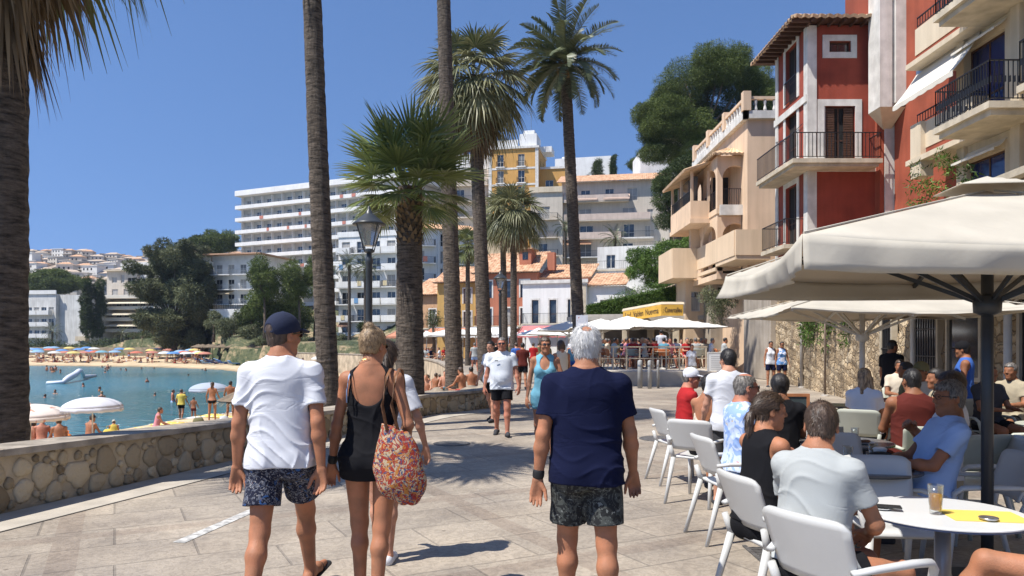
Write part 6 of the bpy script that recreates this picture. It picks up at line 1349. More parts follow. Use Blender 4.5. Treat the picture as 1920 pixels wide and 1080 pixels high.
for i,(px,Y,py) in enumerate(((98,182,622),(228,186,628),(610,108,505))): datepalm(XP(px,Y),Y,groundz(XP(px,Y),Y),ZP(py,Y),.25,.2,['low garden palm in front of the pale grey flats','low garden palm in front of the awning terraces','small palm against the white hotel left of the trunk'][i],nf=28,Lf=3.2,seed=20+i,nlf=18,elmin=-30)
# big pine on the right skyline
rs=RS(1); Y=80; k=Y/F; cl=[]
for px,py,rx,rz in ((1240,215,46,36),(1290,160,60,42),(1345,140,60,42),(1395,170,48,46),(1225,250,30,24),(1270,250,56,40),(1330,220,70,56),(1390,235,50,40),(1425,205,26,40),(1300,290,40,26),(1330,120,40,24),(1365,115,34,22),(1410,145,30,26),(1250,180,30,26),(1435,165,16,24),(1215,215,18,20),(1245,285,36,22)):
    for q in range(3): cl.append((((px-1320)*k+rs.normal(0,.6),rs.uniform(-2.2,2.2),(300-py)*k+rs.normal(0,.3)),(rx*k*rs.uniform(.62,.85),2.3,rz*k*rs.uniform(.62,.85))))
tree('pine_tree',XP(1320,Y),Y,ZP(300,Y),'huge dark umbrella pine on the skyline behind the red tower house',cl,pinem,150,.26,rs,trunk=((1,0,-8),(0,0,3),.45,.3),asp=.32)
rs=RS(2); Y=74; k=Y/F; cl=[]
for px,py,rx,rz in ((1265,330,34,30),(1250,370,34,34),(1290,310,36,24),(1250,410,30,22),(1270,360,30,40),(1235,345,18,22),(1280,400,30,30),(1300,350,20,40)):
    for q in range(3): cl.append((((px-1265)*k+rs.normal(0,.4),rs.uniform(-1.5,1.5),(430-py)*k),(rx*k*rs.uniform(.55,.8),1.4,rz*k*rs.uniform(.55,.8))))
tree('pine_tree',XP(1265,Y),Y,ZP(430,Y),'dark leafy tree filling the gap left of the peach villa',cl,darkm,110,.24,rs,trunk=((0,0,-6),(0,0,1),.35,.25),asp=.45)
rs=RS(3); Y=66; k=Y/F; cl=[]
for px,py,rx,rz in ((1215,490,34,34),(1255,465,40,28),(1195,475,22,24),(1275,500,26,36),(1230,520,30,20),(1290,450,26,24),(1190,505,14,16)):
    for q in range(3): cl.append((((px-1240)*k+rs.normal(0,.3),rs.uniform(-1.2,1.2),(540-py)*k),(rx*k*rs.uniform(.55,.8),1.2,rz*k*rs.uniform(.55,.8))))
tree('orange_tree',XP(1240,Y),Y,ZP(545,Y),'dense glossy round tree above the clipped hedge',cl,hedgem,110,.2,rs,trunk=((0,0,-3),(0,0,1),.25,.18),asp=.6)
# clipped hedge
root=empty('clipped_hedge',(0,0,0),0,'long clipped green hedge above the white parasols','hedge'); nb=NB(); rs=RS(4)
A=W(1100,600,50);B_=W(1290,592,47.6); N=30000
t=rs.rand(N); ztop=ZP(574,50)+(ZP(532,47.6)-ZP(574,50))*t; zbot=3.1; face_=rs.rand(N); z=np.where(face_<.72,zbot+(ztop-zbot)*rs.rand(N),ztop+rs.normal(0,.05,N)); off=np.where(face_<.72,rs.normal(0,.07,N),rs.rand(N)*2.0)
d=np.array([B_.x-A.x,B_.y-A.y]); l=np.linalg.norm(d); d/=l; P=np.stack([A.x+d[0]*t*l-d[1]*off*0+off*.5,A.y+d[1]*t*l+off,z],1); dd=rs.normal(0,1,(N,3)); dd/=np.linalg.norm(dd,axis=1)[:,None]; ss=np.cross(dd,rs.normal(0,1,(N,3))); ss/=np.linalg.norm(ss,axis=1)[:,None]
V,Fq,C=blades(P,dd,rs.uniform(.1,.2,N),.09,0,ss,1,.3,.5,np.clip(rs.normal(.35,.25,N),0,1)); nb.add(V,Fq,C); nb.build('leaves',hedgem,root)
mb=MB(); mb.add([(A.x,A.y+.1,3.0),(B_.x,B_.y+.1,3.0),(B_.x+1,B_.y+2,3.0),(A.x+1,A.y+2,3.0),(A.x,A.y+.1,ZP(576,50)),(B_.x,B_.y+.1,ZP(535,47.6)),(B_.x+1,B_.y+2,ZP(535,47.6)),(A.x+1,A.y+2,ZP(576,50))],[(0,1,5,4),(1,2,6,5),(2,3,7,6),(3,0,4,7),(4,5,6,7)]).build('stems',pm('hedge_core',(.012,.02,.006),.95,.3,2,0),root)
rs=RS(5); cl=[((x_,rs.uniform(-.5,.5),z_),(1.0,.9,.7)) for x_,z_ in ((-2.5,.2),(-1.6,.6),(-.6,.9),(.4,1.1),(1.3,1.5),(2.2,1.7))]
tree('garden_bush',XP(1215,60),60,ZP(572,60),'loose bush spilling over the top of the clipped hedge',cl,hedgem,60,.16,rs,trunk=((0,0,-2),(0,0,.5),.1,.06),asp=.6,cat='bush')
# left side trees
rs=RS(6); Y=147; k=Y/F; cl=[]
for px,py,rx,rz in ((300,495,40,34),(345,480,44,32),(375,505,32,40),(290,540,42,36),(335,540,56,46),(375,560,30,44),(300,590,36,36),(345,600,44,40),(310,475,22,18),(265,545,22,24),(385,530,22,24),(320,630,30,26),(360,625,28,26),(395,500,18,26),(400,540,16,30),(385,580,20,24),(268,505,18,20),(375,460,18,14)):
    for q in range(4): cl.append((((px-328)*.84*k+rs.normal(0,.7),rs.uniform(-4,4),(655-py)*k+rs.normal(0,.6)),(rx*k*rs.uniform(.4,.65),3,rz*k*rs.uniform(.4,.65))))
cl.append(((-18*k,0,(655-455)*k),(1.6,1.5,1.4)))
tree('eucalyptus_tree',XP(325,Y),Y,ZP(658,Y)-.3,'very large grey green tree standing behind the beach',cl,greym,26,.66,rs,trunk=((0,0,0),(0,0,6),.7,.45),asp=.5)
def cyp(px0,Y,py0,py1,w_,lab,s): 
    rs=RS(s); k=Y/F; H=(py1-py0)*k; cl=[((rs.normal(0,w_*k*.12),0,H*t),(w_*k*.5*(1-.7*abs(t-.35)**1.5),w_*k*.5,H*.1)) for t in np.linspace(.05,.97,12)]
    tree('cypress_tree',XP(px0,Y),Y,ZP(py1,Y),lab,cl,darkm,45 if Y>150 else 30,.5 if Y>150 else .4,rs,trunk=((0,0,0),(0,0,H*.3),.25,.15),limbs=False,cat='tree')
cyp(163,188,525,628,22,'tall dark cypress left of the awning terraces',7); cyp(184,190,528,628,20,'second dark cypress touching the awning terraces',8)
cyp(1150,160,292,330,11,'tiny pointed cypress on the skyline left of the pine',9); cyp(1120,150,300,330,20,'short dark cypress on the skyline by the white block',10)
def blobtree(name,px,py,rx,rz,Y,lab,m_,s,dens=None,size=None,n_=22,base=None,ry=None):
    rs=RS(s); k=Y/F; zb=base if base is not None else ZP(py+rz,Y)-1.5; cl=roundclumps(rx*k,(ry or rx*k),rz*k,ZP(py,Y)-zb,n_,rs,.34)
    return tree(name,XP(px,Y),Y,zb,lab,cl,m_,dens or 5200/(Y*1.0),size or max(.2,Y*.0033),rs,trunk=((0,0,0),(0,0,max(.5,(ZP(py,Y)-zb)*.8)),.2+.001*Y,.12),asp=.45)
blobtree('pine_tree',88,532,62,26,235,'bright green round pine behind the pale grey flats',pinem,11)
blobtree('pine_tree',398,455,44,26,225,'rounded dark pine on the hill left of the hotel',pinem,12); 
for i,(px,py,rx,rz) in enumerate(((495,525,36,40),(560,525,46,42),(500,575,44,38),(545,590,50,38),(590,505,18,28),(470,590,26,24))):
    blobtree('pine_tree',px,py,rx,rz,118+i*2,['bushy pine in front of the hotel, left upper clump','broad pine in front of the hotel beside the trunk','low dark pine above the rocks, left','low dark pine above the rocks, centre','slim pine touching the tall bare trunk','small pine at the left end of the pine group'][i],pinem,13+i,n_=20,base=groundz(XP(px,118+i*2),118+i*2))
for i,(px,py,rx,rz,Y) in enumerate(((430,612,34,20,128),(480,620,34,16,124),(400,600,22,26,134),(520,625,30,14,120),(560,630,26,12,118),(455,600,22,18,130),(610,630,20,14,118),(640,636,16,10,116),(495,640,26,9,119))):
    blobtree('scrub_bush',px,py,rx,rz,Y,['grey green scrub bush nearest the far beach loungers','long low scrub bush mid slope below the pines','scrub bush beside the big eucalyptus','flat scrub bush over the straw umbrellas','scrub bush under the pines right of the cap','small scrub bush high on the rocky slope','low scrub bush behind the tall bare trunk','tiny scrub bush right of the tall bare trunk','low scrub bush at the foot of the rocky slope'][i],greym,30+i,n_=10)
for o in [o for o in bpy.data.objects if o.name.startswith('scrub_bush')]: tag(o,None,'bush','scrub bushes on the rocky slope')
rs=RS(40); cl=[((x_,rs.uniform(-.6,.6),rs.uniform(.6,2.4)),(2.4,1.2,1.2)) for x_ in np.linspace(-30,30,46)]
root=empty('garden_hedge',(-92,166,-.6),R(-5),'long dark garden hedge behind the far beach wall','hedge'); leafcloud(cl,10,.5,rs).build('leaves',darkm,root)
cl=[((x_,rs.uniform(-.4,.4),rs.uniform(.4,1.2)),(1.6,.8,.8)) for x_ in np.linspace(-32,32,44)]
root=empty('garden_hedge',(-94,163.5,-.4),R(-5),'lighter low clipped hedge right behind the far beach wall','hedge'); leafcloud(cl,12,.4,rs).build('leaves',greym,root)
blobtree('garden_tree',1215,305,40,14,175,'low tree line on the skyline between cypress and pine',pinem,50); blobtree('garden_tree',1290,300,40,20,120,'green tree behind the roof loggia',pinem,51)
blobtree('garden_tree',812,600,15,24,80,'small dark leafy tree in front of the peach town house',darkm,52,dens=30,size=.22,base=0); blobtree('garden_tree',680,612,12,10,104,'small tree in front of the white apartments',darkm,53)
for i,(px,py,r_) in enumerate(((152,468,7),(172,471,5),(192,471,5),(212,473,6),(247,474,9),(262,475,6),(45,476,6),(232,478,5),(130,474,5))):
    gy=float(landz(np.array([XP(px,590)]),np.array([590.]))[0]); blobtree('ridge_tree',px,HZ-(gy+r_*.3-CH)*F/590,r_,r_*.6,590,'tiny dark tree on the ridge of the far hill',darkm,60+i,dens=2.5,size=1.6,n_=6,base=gy-1)
for o in [o for o in bpy.data.objects if o.name.startswith('ridge_tree')]: tag(o,None,'tree','dark trees on the far ridge')
# climbing and hanging plants
rs=RS(70)
for i,(ya,yb,l0,l1,lab) in enumerate(((27.2,25.6,2.0,3.0,'ivy cascade on the stone wall right of the grey post'),(24.6,21.4,1.4,3.1,'long ivy curtain on the stone wall behind the second parasol'),(19.5,17.4,.7,1.9,'short ivy fringe over the barred window'))):
    r_=empty('hanging_ivy',(RX(ya)-.25,ya,4.5),0,lab,'plant'); cl=[]; N=max(5,int((ya-yb)/.22))
    for j in range(N):
        y=ya+(yb-ya)*j/(N-1); L_=rs.uniform(l0,l1); q=0
        while q<L_: cl.append(((RX(y)-RX(ya)+rs.normal(0,.05),y-ya+rs.normal(0,.06),-q),(.15,.2*(1-q/L_*.6),.2))); q+=.2
    leafcloud(cl,110,.12,rs,.3,.7).build('leaves',hedgem,r_)
rs=RS(71); cl=[((rs.normal(0,.5),rs.normal(0,.35),rs.normal(0,.28)),(.42,.4,.38)) for _ in range(14)]+[((rs.normal(.1,.4),-.2,-.5-rs.rand()*.7),(.2,.2,.3)) for _ in range(7)]
root=empty('wall_shrub',(XP(1345,40.5),40.5,ZP(562,40.5)),0,'bushy grey green shrub spilling over the wall below the peach villa','shrub'); leafcloud(cl,80,.15,rs,.4,.6).build('leaves',greym,root)
rs=RS(72); root=empty('climbing_vine',(12.9,22.5,7.0),0,'green vine climbing the red wall above the big parasol','plant'); cl=[((rs.normal(0,.15),rs.normal(0,.8),rs.normal(-.5,.35)),(.25,.3,.25)) for _ in range(12)]; leafcloud(cl,70,.14,rs,.4,.6).build('leaves',hedgem,root)
rs=RS(73); root=empty('potted_plant',(12.2,19.3,4.6),0,'leafy balcony plant at the right edge under the cream balconies','plant'); cl=[((rs.normal(0,.2),rs.normal(0,.4),rs.normal(.8,.3)),(.3,.3,.3)) for _ in range(9)]; leafcloud(cl,80,.16,rs,.4,.5).build('leaves',hedgem,root)
for i,(px,py,rx,rz,Y) in enumerate(((262,636,24,14,168),(300,640,26,14,165),(345,636,30,18,162),(385,626,24,22,154),(415,615,20,22,146))):
    blobtree('garden_bush',px,py,rx,rz,Y,['dark bush left under the eucalyptus','low dark bush in front of the eucalyptus trunk','wide dark bush under the eucalyptus','dark bush right under the eucalyptus','dark bush where the rocky slope begins'][i],darkm,80+i,n_=12)
srn=random.Random(77); cntb=0
for _ in range(400):
    px=srn.uniform(228,660); Y=srn.uniform(122,166); x=XP(px,Y)
    d_=float(-(-sdist(np.array([x]),np.array([Y]),BACK)[0])); 
    if not(1.5<d_<16): continue
    z_=groundz(x,Y); py=HZ-(z_+.6-CH)*F/Y; r_=srn.uniform(6,15)
    t_=blobtree('scrub_bush',px,py,r_,r_*.55,Y,'low scrub bush dotted over the bank behind the far beach',srn.choice([greym,darkm,hedgem,greym]),200+cntb,n_=6,dens=24,size=.4); t_['group']='scrub bushes on the bank behind the far beach'; t_['category']='bush'; cntb+=1
    if cntb>=55: break
# ---- hillside houses
hrs=random.Random(5); protos=[]
hw=[pm('hill_house_a',(.60,.54,.46),.9,.08,.3,0),pm('hill_house_b',(.50,.42,.34),.9,.08,.3,0),pm('hill_house_c',(.68,.65,.60),.9,.08,.3,0)]
for k in range(6):
    w_,d_,h_=hrs.uniform(6,11),7,hrs.choice([5.5,6,8.5]); root=empty('hill_house',(0,0,0)); nfl=int(h_/2.8); ops=[(1+2.6*i,.6+2.8*j,1.1,1.3) for i in range(int(w_/2.8)) for j in range(nfl)]
    mb=MB(); wallface(mb,face('F',0,0,w_,d_),w_,-6,h_,ops,.5); wallface(mb,face('L',0,0,w_,d_),d_,-6,h_,()); wallface(mb,face('R',0,0,w_,d_),d_,-6,h_,())
    mb.build('wall',hw[k%3],root); gb=MB()
    for o_ in ops: gb.box(o_[0],o_[0]+o_[2],.3,.5,o_[1],o_[1]+o_[3])
    gb.build('window',darkin,root); rb=MB(); 
    if k%2: rb.add([(-.5,-.5,h_),(w_+.5,-.5,h_),(w_+.5,d_+.5,h_),(-.5,d_+.5,h_),(2,d_/2,h_+1.5),(w_-2,d_/2,h_+1.5)],[(0,1,5,4),(1,2,5),(2,3,4,5),(3,0,4)])
    else: rb.box(-.4,w_+.4,-.4,d_+.4,h_,h_+.3)
    rb.build('roof',tile if k==1 else pm('hill_roof',(.46,.36,.27),.9,.15,1,0) if k%2 else hw[k%3],root)
    for j in range(nfl): 
        if (j+k)%2: MB().box(.5,w_-.5,-1.6,-.01,.0+2.8*j,.2+2.8*j).build('terrace_slab',hw[(k+1)%3],root)
    protos.append(root)
cnt=0; usedp=set()
spots=[]
for _ in range(14000):
    px=hrs.uniform(30,300) if hrs.random()<.85 else hrs.uniform(300,470); Y=hrs.uniform(330,600); x=XP(px,Y)
    if all((x-a)**2+(Y-b_)**2*.25>7**2 for a,b_ in spots): spots.append((x,Y))
    if len(spots)>=290: break
for i in range(46):
    px=hrs.uniform(35,300); Y=hrs.uniform(300,560); x=XP(px,Y); gy=float(landz(np.array([x]),np.array([Y]))[0]); r_=hrs.uniform(3,7)
    t_=blobtree('hill_tree',px,HZ-(gy+r_*.25-CH)*F/Y,r_,r_*.6,Y,'small dark tree between the far hillside villas',darkm,400+i,dens=2.5,size=1.4,n_=5,base=gy-1); t_['group']='dark trees between the far hillside villas'; t_['category']='tree'
for x,Y in spots:
    k=hrs.randrange(6); z=float(landz(np.array([x]),np.array([Y]))[0])
    if k not in usedp: r_=protos[k]; usedp.add(k)
    else: r_=copy_tree(protos[k])
    r_.location=(x,Y,z); r_.rotation_euler=(0,0,R(hrs.uniform(-25,25))); r_.scale=(1,1,hrs.uniform(.8,1.15)); tag(r_,['small flat roofed cream villa','small tile roofed beige villa','small flat roofed white villa','small tile roofed cream villa','wide flat roofed beige villa','wide tile roofed white villa'][k]+' among many on the far hillside','house','villas covering the far hillside')
# ================================================================ THINGS
darkpole=pm('umbrella_pole_dark',(.025,.03,.036),.4,.15,6,.03,60,spec=.5)
palepole=pm('umbrella_pole_pale',(.55,.53,.48),.5,.08,4,.05,60)
def parasol(cx,cy,rz,hx,hy,zE,zA,label,polem,base=0,val=.24,group=None,valdeep=0,n_=24,ribs=True,m=None,pr=.04,scal=3,vent=True,sag=.06,round_=False):
    root=empty('parasol',(cx,cy,base),rz,label,'parasol',group); m=m or canvas
    N=n_
    def P(u,v):
        mm=max(abs(u),abs(v)); t=(min(abs(u),abs(v))/mm) if mm>1e-6 else 0
        z=zA-(zA-zE)*mm**1.0; z-=sag*mm*(1-t*t)*(.5+.5*mm); return (u*hx*(1-.03*(1-t*t)*mm),v*hy*(1-.03*(1-t*t)*mm),z-base)
    mb=MB(); mb.grid(lambda a,b:P(a*2-1,b*2-1),N,N); c=mb.build('canopy',m,root,True); solidify(c,.006)
    # valance: four sides, scalloped and slightly wavy
    vb=MB(); r=random.Random(int(cx*100)); K=N*3
    for s_ in range(4):
        def edge(t,s_=s_):
            q=2*t-1; return {0:(q,-1),1:(1,q),2:(-q,1),3:(-1,-q)}[s_]
        ph=r.uniform(0,6)
        def V(a,b):
            p=Vector(P(*edge(a))); q=2*a-1; d=val*(.72+.28*(1-abs(math.sin(math.pi*a*scal)))**.8)*(1-valdeep*math.exp(-((1-abs(q))/.06)**2)*.0)
            nx,ny={0:(0,-1),1:(1,0),2:(0,1),3:(-1,0)}[s_]; wv=.018*math.sin(a*hx*2*7+ph)*b+.012*math.sin(a*hx*2*17+ph*2)*b+.05*b*b*math.sin(a*5+ph)
            return (p.x+nx*(wv+.01*b),p.y+ny*(wv+.01*b),p.z-d*b)
        vb.grid(V,K,4)
    v=vb.build('valance',m,root,True); solidify(v,.004)
    if base==0 and ribs:
        for u,w_ in ((1,1),(1,-1),(-1,1),(-1,-1)):
            sb=MB(); sb.tube([Vector(P(u*t_,w_*t_))+Vector((0,0,.007)) for t_ in (.02,.25,.5,.75,.995)],.006,5); sb.build('seam',m,root)
    if vent:
        q=.17; mb=MB(); mb.grid(lambda a,b:(lambda u,w_:(u*hx*q,w_*hy*q,zA-base+.10-(zA-zE)*q*1.15*max(abs(u),abs(w_))))(a*2-1,b*2-1),8,8); solidify(mb.build('vent_cap',m,root,True),.005)
    mb=MB(); hub=zE-base-.30
    mb.tube([(0,0,0),(0,0,zA-base-.03)],pr,14); mb.build('pole',polem,root,True)
    mb=MB(); mb.lathe([(pr+.002,-.09),(pr+.045,-.07),(pr+.05,.03),(pr+.002,.05)],16,(0,0,hub)); mb.build('hub',polem,root,True)
    if ribs:
        E=[(1,1),(1,0),(1,-1),(0,-1),(-1,-1),(-1,0),(-1,1),(0,1)]
        for u,w_ in E:
            rb=MB(); top=Vector((0,0,zA-base-.05)); e=Vector(P(u*.985,w_*.985))-Vector((0,0,.035)); rb.bar(top,e,.022,.03); q=rb.build('rib',polem,root)
            st=MB(); mid=top.lerp(e,.56)-Vector((0,0,.02)); st.bar(Vector((u*.04,w_*.04,hub)),mid,.018,.028); st.build('strut',polem,q)
    if base==0:
        mb=MB(); mb.lathe([(.001,.06),(.05,.06),(.06,.05),(.30,.045),(.32,.03),(.32,.0)],24); mb.build('base',polem,root)
    return root
parasol(3.17,4.98,R(-7),1.50,1.24,2.20,2.64,'large cream canvas parasol on a dark pole nearest the camera',darkpole,pr=.037,val=.19,scal=1,n_=30,sag=.08)
parasol(4.62,9.85,R(-3),1.38,1.45,2.04,2.40,'second cream parasol with its pale thin pole between the cafe tables',palepole,val=.03,vent=False,pr=.035)
parasol(8.0,14.9,R(-4),1.95,2.4,2.50,2.95,'third cream parasol close to the stone wall',palepole,val=.04,vent=False,pr=.045)
parasol(7.9,11.9,R(-4),1.9,1.4,2.50,2.95,'cream parasol on a thick pale pole right of the dark pole',palepole,val=.05,vent=False,pr=.06)
parasol(10.0,17.6,R(-4),1.3,1.6,2.65,2.9,'far cream parasol touching the window of the stone wall',palepole,val=.12,vent=False,pr=.04) if False else None
wcan=pm('white_canvas',(.80,.79,.74),.85,.04,1.5,.08,14); canvas_add_trans(wcan,.15)
for cx,cy,h_,z,lab in ((8.7,41.2,2.45,2.56,'big white parasol in front of the yellow sign'),(5.0,42.0,2.0,2.5,'white parasol left of the big one on the restaurant terrace'),(6.9,44.6,1.9,2.75,'white parasol peeping between two others on the restaurant terrace'),(3.4,44.5,2.0,2.45,'flat white parasol at the left end of the restaurant terrace')):
    parasol(cx,cy,R(3),h_,h_*.95,z,z+.55,lab,palepole,base=.55,val=.05,n_=12,m=wcan,group='white parasols on the restaurant terrace',vent=False)
for i,(px,Y,h_) in enumerate(((842,62,1.6),(868,66,1.7),(892,60,1.6),(1010,58,1.5),(1045,60,1.6),(1085,56,1.6),(1020,66,1.7),(1120,62,1.5),(800,74,1.4),(818,78,1.5),(786,80,1.4),(985,70,1.5))):
    parasol(XP(px,Y),Y,R(i*7),h_,h_,ZP(642,Y)+.65,ZP(642,Y)+1.15,['first','second','third','fourth','fifth','sixth','seventh','eighth','ninth','tenth','eleventh','twelfth'][i]+' small white cafe parasol from the near end of the far promenade',palepole,base=.005,val=.05,n_=6,m=wcan,ribs=False,group='distant white cafe parasols',vent=False,scal=1)
for o in [o for o in bpy.data.objects if o.get('group')=='distant white cafe parasols']: o['label']='small distant white cafe parasol on the far promenade'
# ---- street lamps
def lamp(x,y,ztop,label,k=1.0):
    root=empty('street_lamp',(x,y,0),0,label,'street lamp'); H=ztop; zc=H-.80*k
    mb=MB(); mb.lathe([(.16*k,0),(.16*k,.12),(.12*k,.16),(.11*k,.55),(.085*k,.62),(.075*k,.9),(.062*k,.95),(.058*k,zc-.25),(.07*k,zc-.22),(.07*k,zc-.16),(.05*k,zc-.12),(.045*k,zc)],16); mb.build('post',greyframe,root,True)
    mb=MB(); mb.lathe([(.02*k,0),(.10*k,.03*k),(.10*k,.06*k),(.05*k,.09*k)],12,(0,0,zc-.06*k)); mb.build('collar',greyframe,root)
    for i in range(4):
        a=math.pi/4+i*math.pi/2; c,s_=math.cos(a),math.sin(a); mb=MB(); mb.tube([(0.04*c,0.04*s_,zc-.05*k),(.11*k*c,.11*k*s_,zc+.01*k),(.15*k*c,.15*k*s_,zc+.14*k),(.27*k*c,.27*k*s_,zc+.47*k)],.012*k,6); mb.build('lantern_arm',greyframe,root)
    gl,n,b=(bpy.data.materials.get('lamp_glass'),None,None) if bpy.data.materials.get('lamp_glass') else newmat('lamp_glass')
    if n: b.inputs['Base Color'].default_value=(.75,.75,.72,1); b.inputs['Transmission Weight'].default_value=.75; b.inputs['Roughness'].default_value=.25
    mb=MB(); vs=[]
    for r_,z in ((.10,.08),(.225,.46)): 
        for i in range(8): a=math.pi/8+i*math.pi/4; vs.append((r_*k*math.cos(a),r_*k*math.sin(a),zc+z*k))
    mb.add(vs,[(i,(i+1)%8,8+(i+1)%8,8+i) for i in range(8)]+[tuple(range(8))[::-1]]); mb.build('lantern_glass',gl,root)
    mb=MB(); mb.lathe([(.29*k,.455*k),(.30*k,.475*k),(.26*k,.50*k),(.17*k,.58*k),(.10*k,.64*k),(.065*k,.66*k),(.06*k,.70*k),(.035*k,.72*k),(.03*k,.76*k),(.015*k,.80*k)],16,(0,0,zc)); mb.build('lantern_hood',greyframe,root,True)
lamp(XP(692,13.4),13.4,ZP(386,13.4),'black street lamp with glass lantern behind the woman in black',1.0)
lamp(XP(938,30),30,ZP(507,30),'black street lamp above the bald man walking towards us',1.0)
# posts along the stone wall
for px,Y,z,lab in ((1503,27.6,4.3,'grey metal post nearest the walking couple at the stone wall'),(1547,23.2,3.9,'rusty downpipe post against the stone wall')):
    root=empty('metal_post',(XP(px,Y),Y,0),0,lab,'post'); mb=MB(); mb.tube([(0,0,0),(0,0,z)],.06 if px<1520 else .035,10); mb.build('pipe',concrete if px<1520 else pm('rusty_pipe',(.2,.15,.11),.8,.3,6,.2),root,True); mb=MB(); mb.lathe([(.12,0),(.12,.03),(.07,.05)],12); mb.build('foot',concrete,root)
root=empty('dark_post',(XP(785,18.2),18.2,-.1),0,'short dark rectangular post hugging the shaggy palm trunk','post'); MB().box(-.11,.11,-.11,.11,0,2.0).build('body',greyframe,root,bevel=.02); MB().box(-.13,.13,-.13,.13,2.0,2.06).build('cap',greyframe,root)
# bollards
for i,(px,py) in enumerate(((1200,728),(1218,729),(1234,728))):
    p=onground(px,py); root=empty('bollard',(p.x,p.y,0),0,['left thick steel bollard before the terrace step','middle steel bollard before the terrace step','right slim steel bollard before the terrace step'][i],'bollard','steel bollards before the terrace'); r_=(.09,.07,.05)[i]
    mb=MB(); mb.lathe([(r_,0),(r_,.98),(r_*.8,1.02),(.001,1.04)],14); mb.build('shaft',pm('bollard_grey',(.30,.30,.29),.5,.15,5,.05),root,True); MB().lathe([(r_+.006,.8),(r_+.006,.86)],14,caps=False).build('ring',steel,root)
# terrace fence
root=empty('terrace_fence',(0,0,0),0,'pale wooden rail fence along the front of the restaurant terrace','fence'); wood=pm('pale_wood',(.50,.40,.28),.7,.15,4,.1,30)
mb=MB(); Yf=31.0; x0,x1=XP(1125,Yf),XP(1326,Yf); mb.bar((x0,Yf,1.50),(x1,Yf,1.50),.06,.05); mb.bar((x0,Yf,1.02),(x1,Yf,1.02),.04,.04); mb.build('rail',wood,root)
k=0
while x0+k*.55<=x1+.01: MB().box(x0+k*.55-.025,x0+k*.55+.025,Yf-.025,Yf+.025,.55,1.47).build('post',wood,root); k+=1
# signs
root=empty('notice_sign',(XP(1091,24),24,0),0,'small white picture sign on a pole before the date palm','sign'); mb=MB(); mb.tube([(0,0,0),(0,0,ZP(590,24))],.03,8); mb.build('pole',steel,root); z0,z1=ZP(628,24),ZP(591,24); MB().box(-.19,.19,-.04,-.02,z0-.1,z1).build('panel',pm('sign_white',(.62,.64,.70),.6,.05,2,0),root)
pic=patterned('sign_picture',[((.55,.16,.08),9,.6,1),((.12,.2,.4),13,.62,1)],1,(.64,.66,.72)) ; MB().box(-.15,.15,-.046,-.041,z0+.05,z1-.06).build('picture',pic,root)
root=empty('menu_board',(XP(1345,29.6),29.6,0),0,'white a-frame menu board at the right end of the terrace fence','sign'); bz=.0; MB().box(-.36,.36,-.03,.0,.25,1.25).build('panel',pm('board_white',(.70,.70,.68),.6,.05,2,0),root); mb=MB(); mb.box(-.40,-.36,-.04,.01,0,1.3).box(.36,.40,-.04,.01,0,1.3).box(-.36,.36,-.04,.01,1.25,1.3); mb.build('frame',trimw,root)
pm2=pm('menu_print',(.38,.38,.38),.7,.1,2,0); mb=MB()
for i in range(11): mb.box(-.26,.26-.08*(i%3),-.034,-.031,1.12-.075*i,1.14-.075*i)
mb.build('menu_lines',pm2,root)
root=empty('chalk_board',(XP(1479,9.3),9.3,0),R(-4),'dark chalk board in an orange brown wooden frame behind the dark haired guest','sign'); z1=ZP(738,9.3)
MB().box(-.20,.20,-.02,.0,.12,z1-.03).build('board',pm('slate',(.045,.06,.06),.5,.25,3,.05),root); of=pm('orange_wood',(.38,.15,.06),.6,.2,5,.1,30); mb=MB(); mb.box(-.235,-.20,-.03,.012,0,z1).box(.20,.235,-.03,.012,0,z1).box(-.2,.2,-.03,.012,z1-.035,z1).box(-.2,.2,-.03,.012,.09,.12); mb.build('frame',of,root); root.scale=(1.05,1,1)
# ---- chairs
plast=pm('white_plastic',(.52,.52,.50),.38,.05,2,.03,90,spec=.5); sage=pm('sage_plastic',(.40,.41,.34),.5,.08,3,.03,90); orangep=pm('orange_plastic',(.52,.17,.06),.5,.1,3,0); 
def chair(name_label,x,y,rz,m=plast,group='white plastic cafe chairs',arms=True,z=0,lodd=False):
    """faces +y"""
    root=empty('cafe_chair',(x,y,z),rz,name_label,'chair',group)
    mb=MB(); nx=10
    mb.grid(lambda u,v:((u-.5)*(.46-.04*(1-v)),-.22+.44*v,.455-.018*math.sin(math.pi*u)*1.0*math.sin(math.pi*min(1,v*1.1))+.012*v-.03*max(0,v-.85)/.15),nx,nx); s_=mb.build('seat',m,root,True); solidify(s_,-.022)
    mb=MB(); mb.grid(lambda u,v:((u-.5)*(.44+.05*v)*(1-.06*max(0,v-.9)/.1*(abs(u-.5)*2)**4*2),-.215-.115*v-.05*math.cos((u-.5)*2*1.3)+.02,.545+.315*v-.012*abs((u-.5)*2)**6*(v>.99)),12,8); s_=mb.build('backrest',m,root,True); solidify(s_,.018)
    for sx in (-1,1):
        mb=MB(); mb.tube([(sx*.205,-.23,.46),(sx*.235,-.36,0)],[.026,.017],8); mb.tube([(sx*.205,-.225,.45),(sx*.225,-.265,.58)],[.026,.02],8); mb.build('leg',m,root,True)
        mb=MB(); mb.tube([(sx*.215,.20,.46),(sx*.245,.25,0)],[.026,.017],8); mb.build('leg',m,root,True)
        if arms:
            mb=MB(); mb.tube([(sx*.225,-.27,.64),(sx*.265,-.18,.655),(sx*.285,.06,.655),(sx*.285,.17,.645),(sx*.275,.215,.61),(sx*.25,.222,.5),(sx*.22,.21,.45)],[.02,.022,.025,.025,.023,.02,.02],9,True,.75); mb.build('armrest',m,root,True)
    return root
hd=lambda deg:-R(deg)      # heading clockwise from +Y
c0=chair('white plastic armchair of the man in the grey t-shirt',1.58,3.50,hd(62))
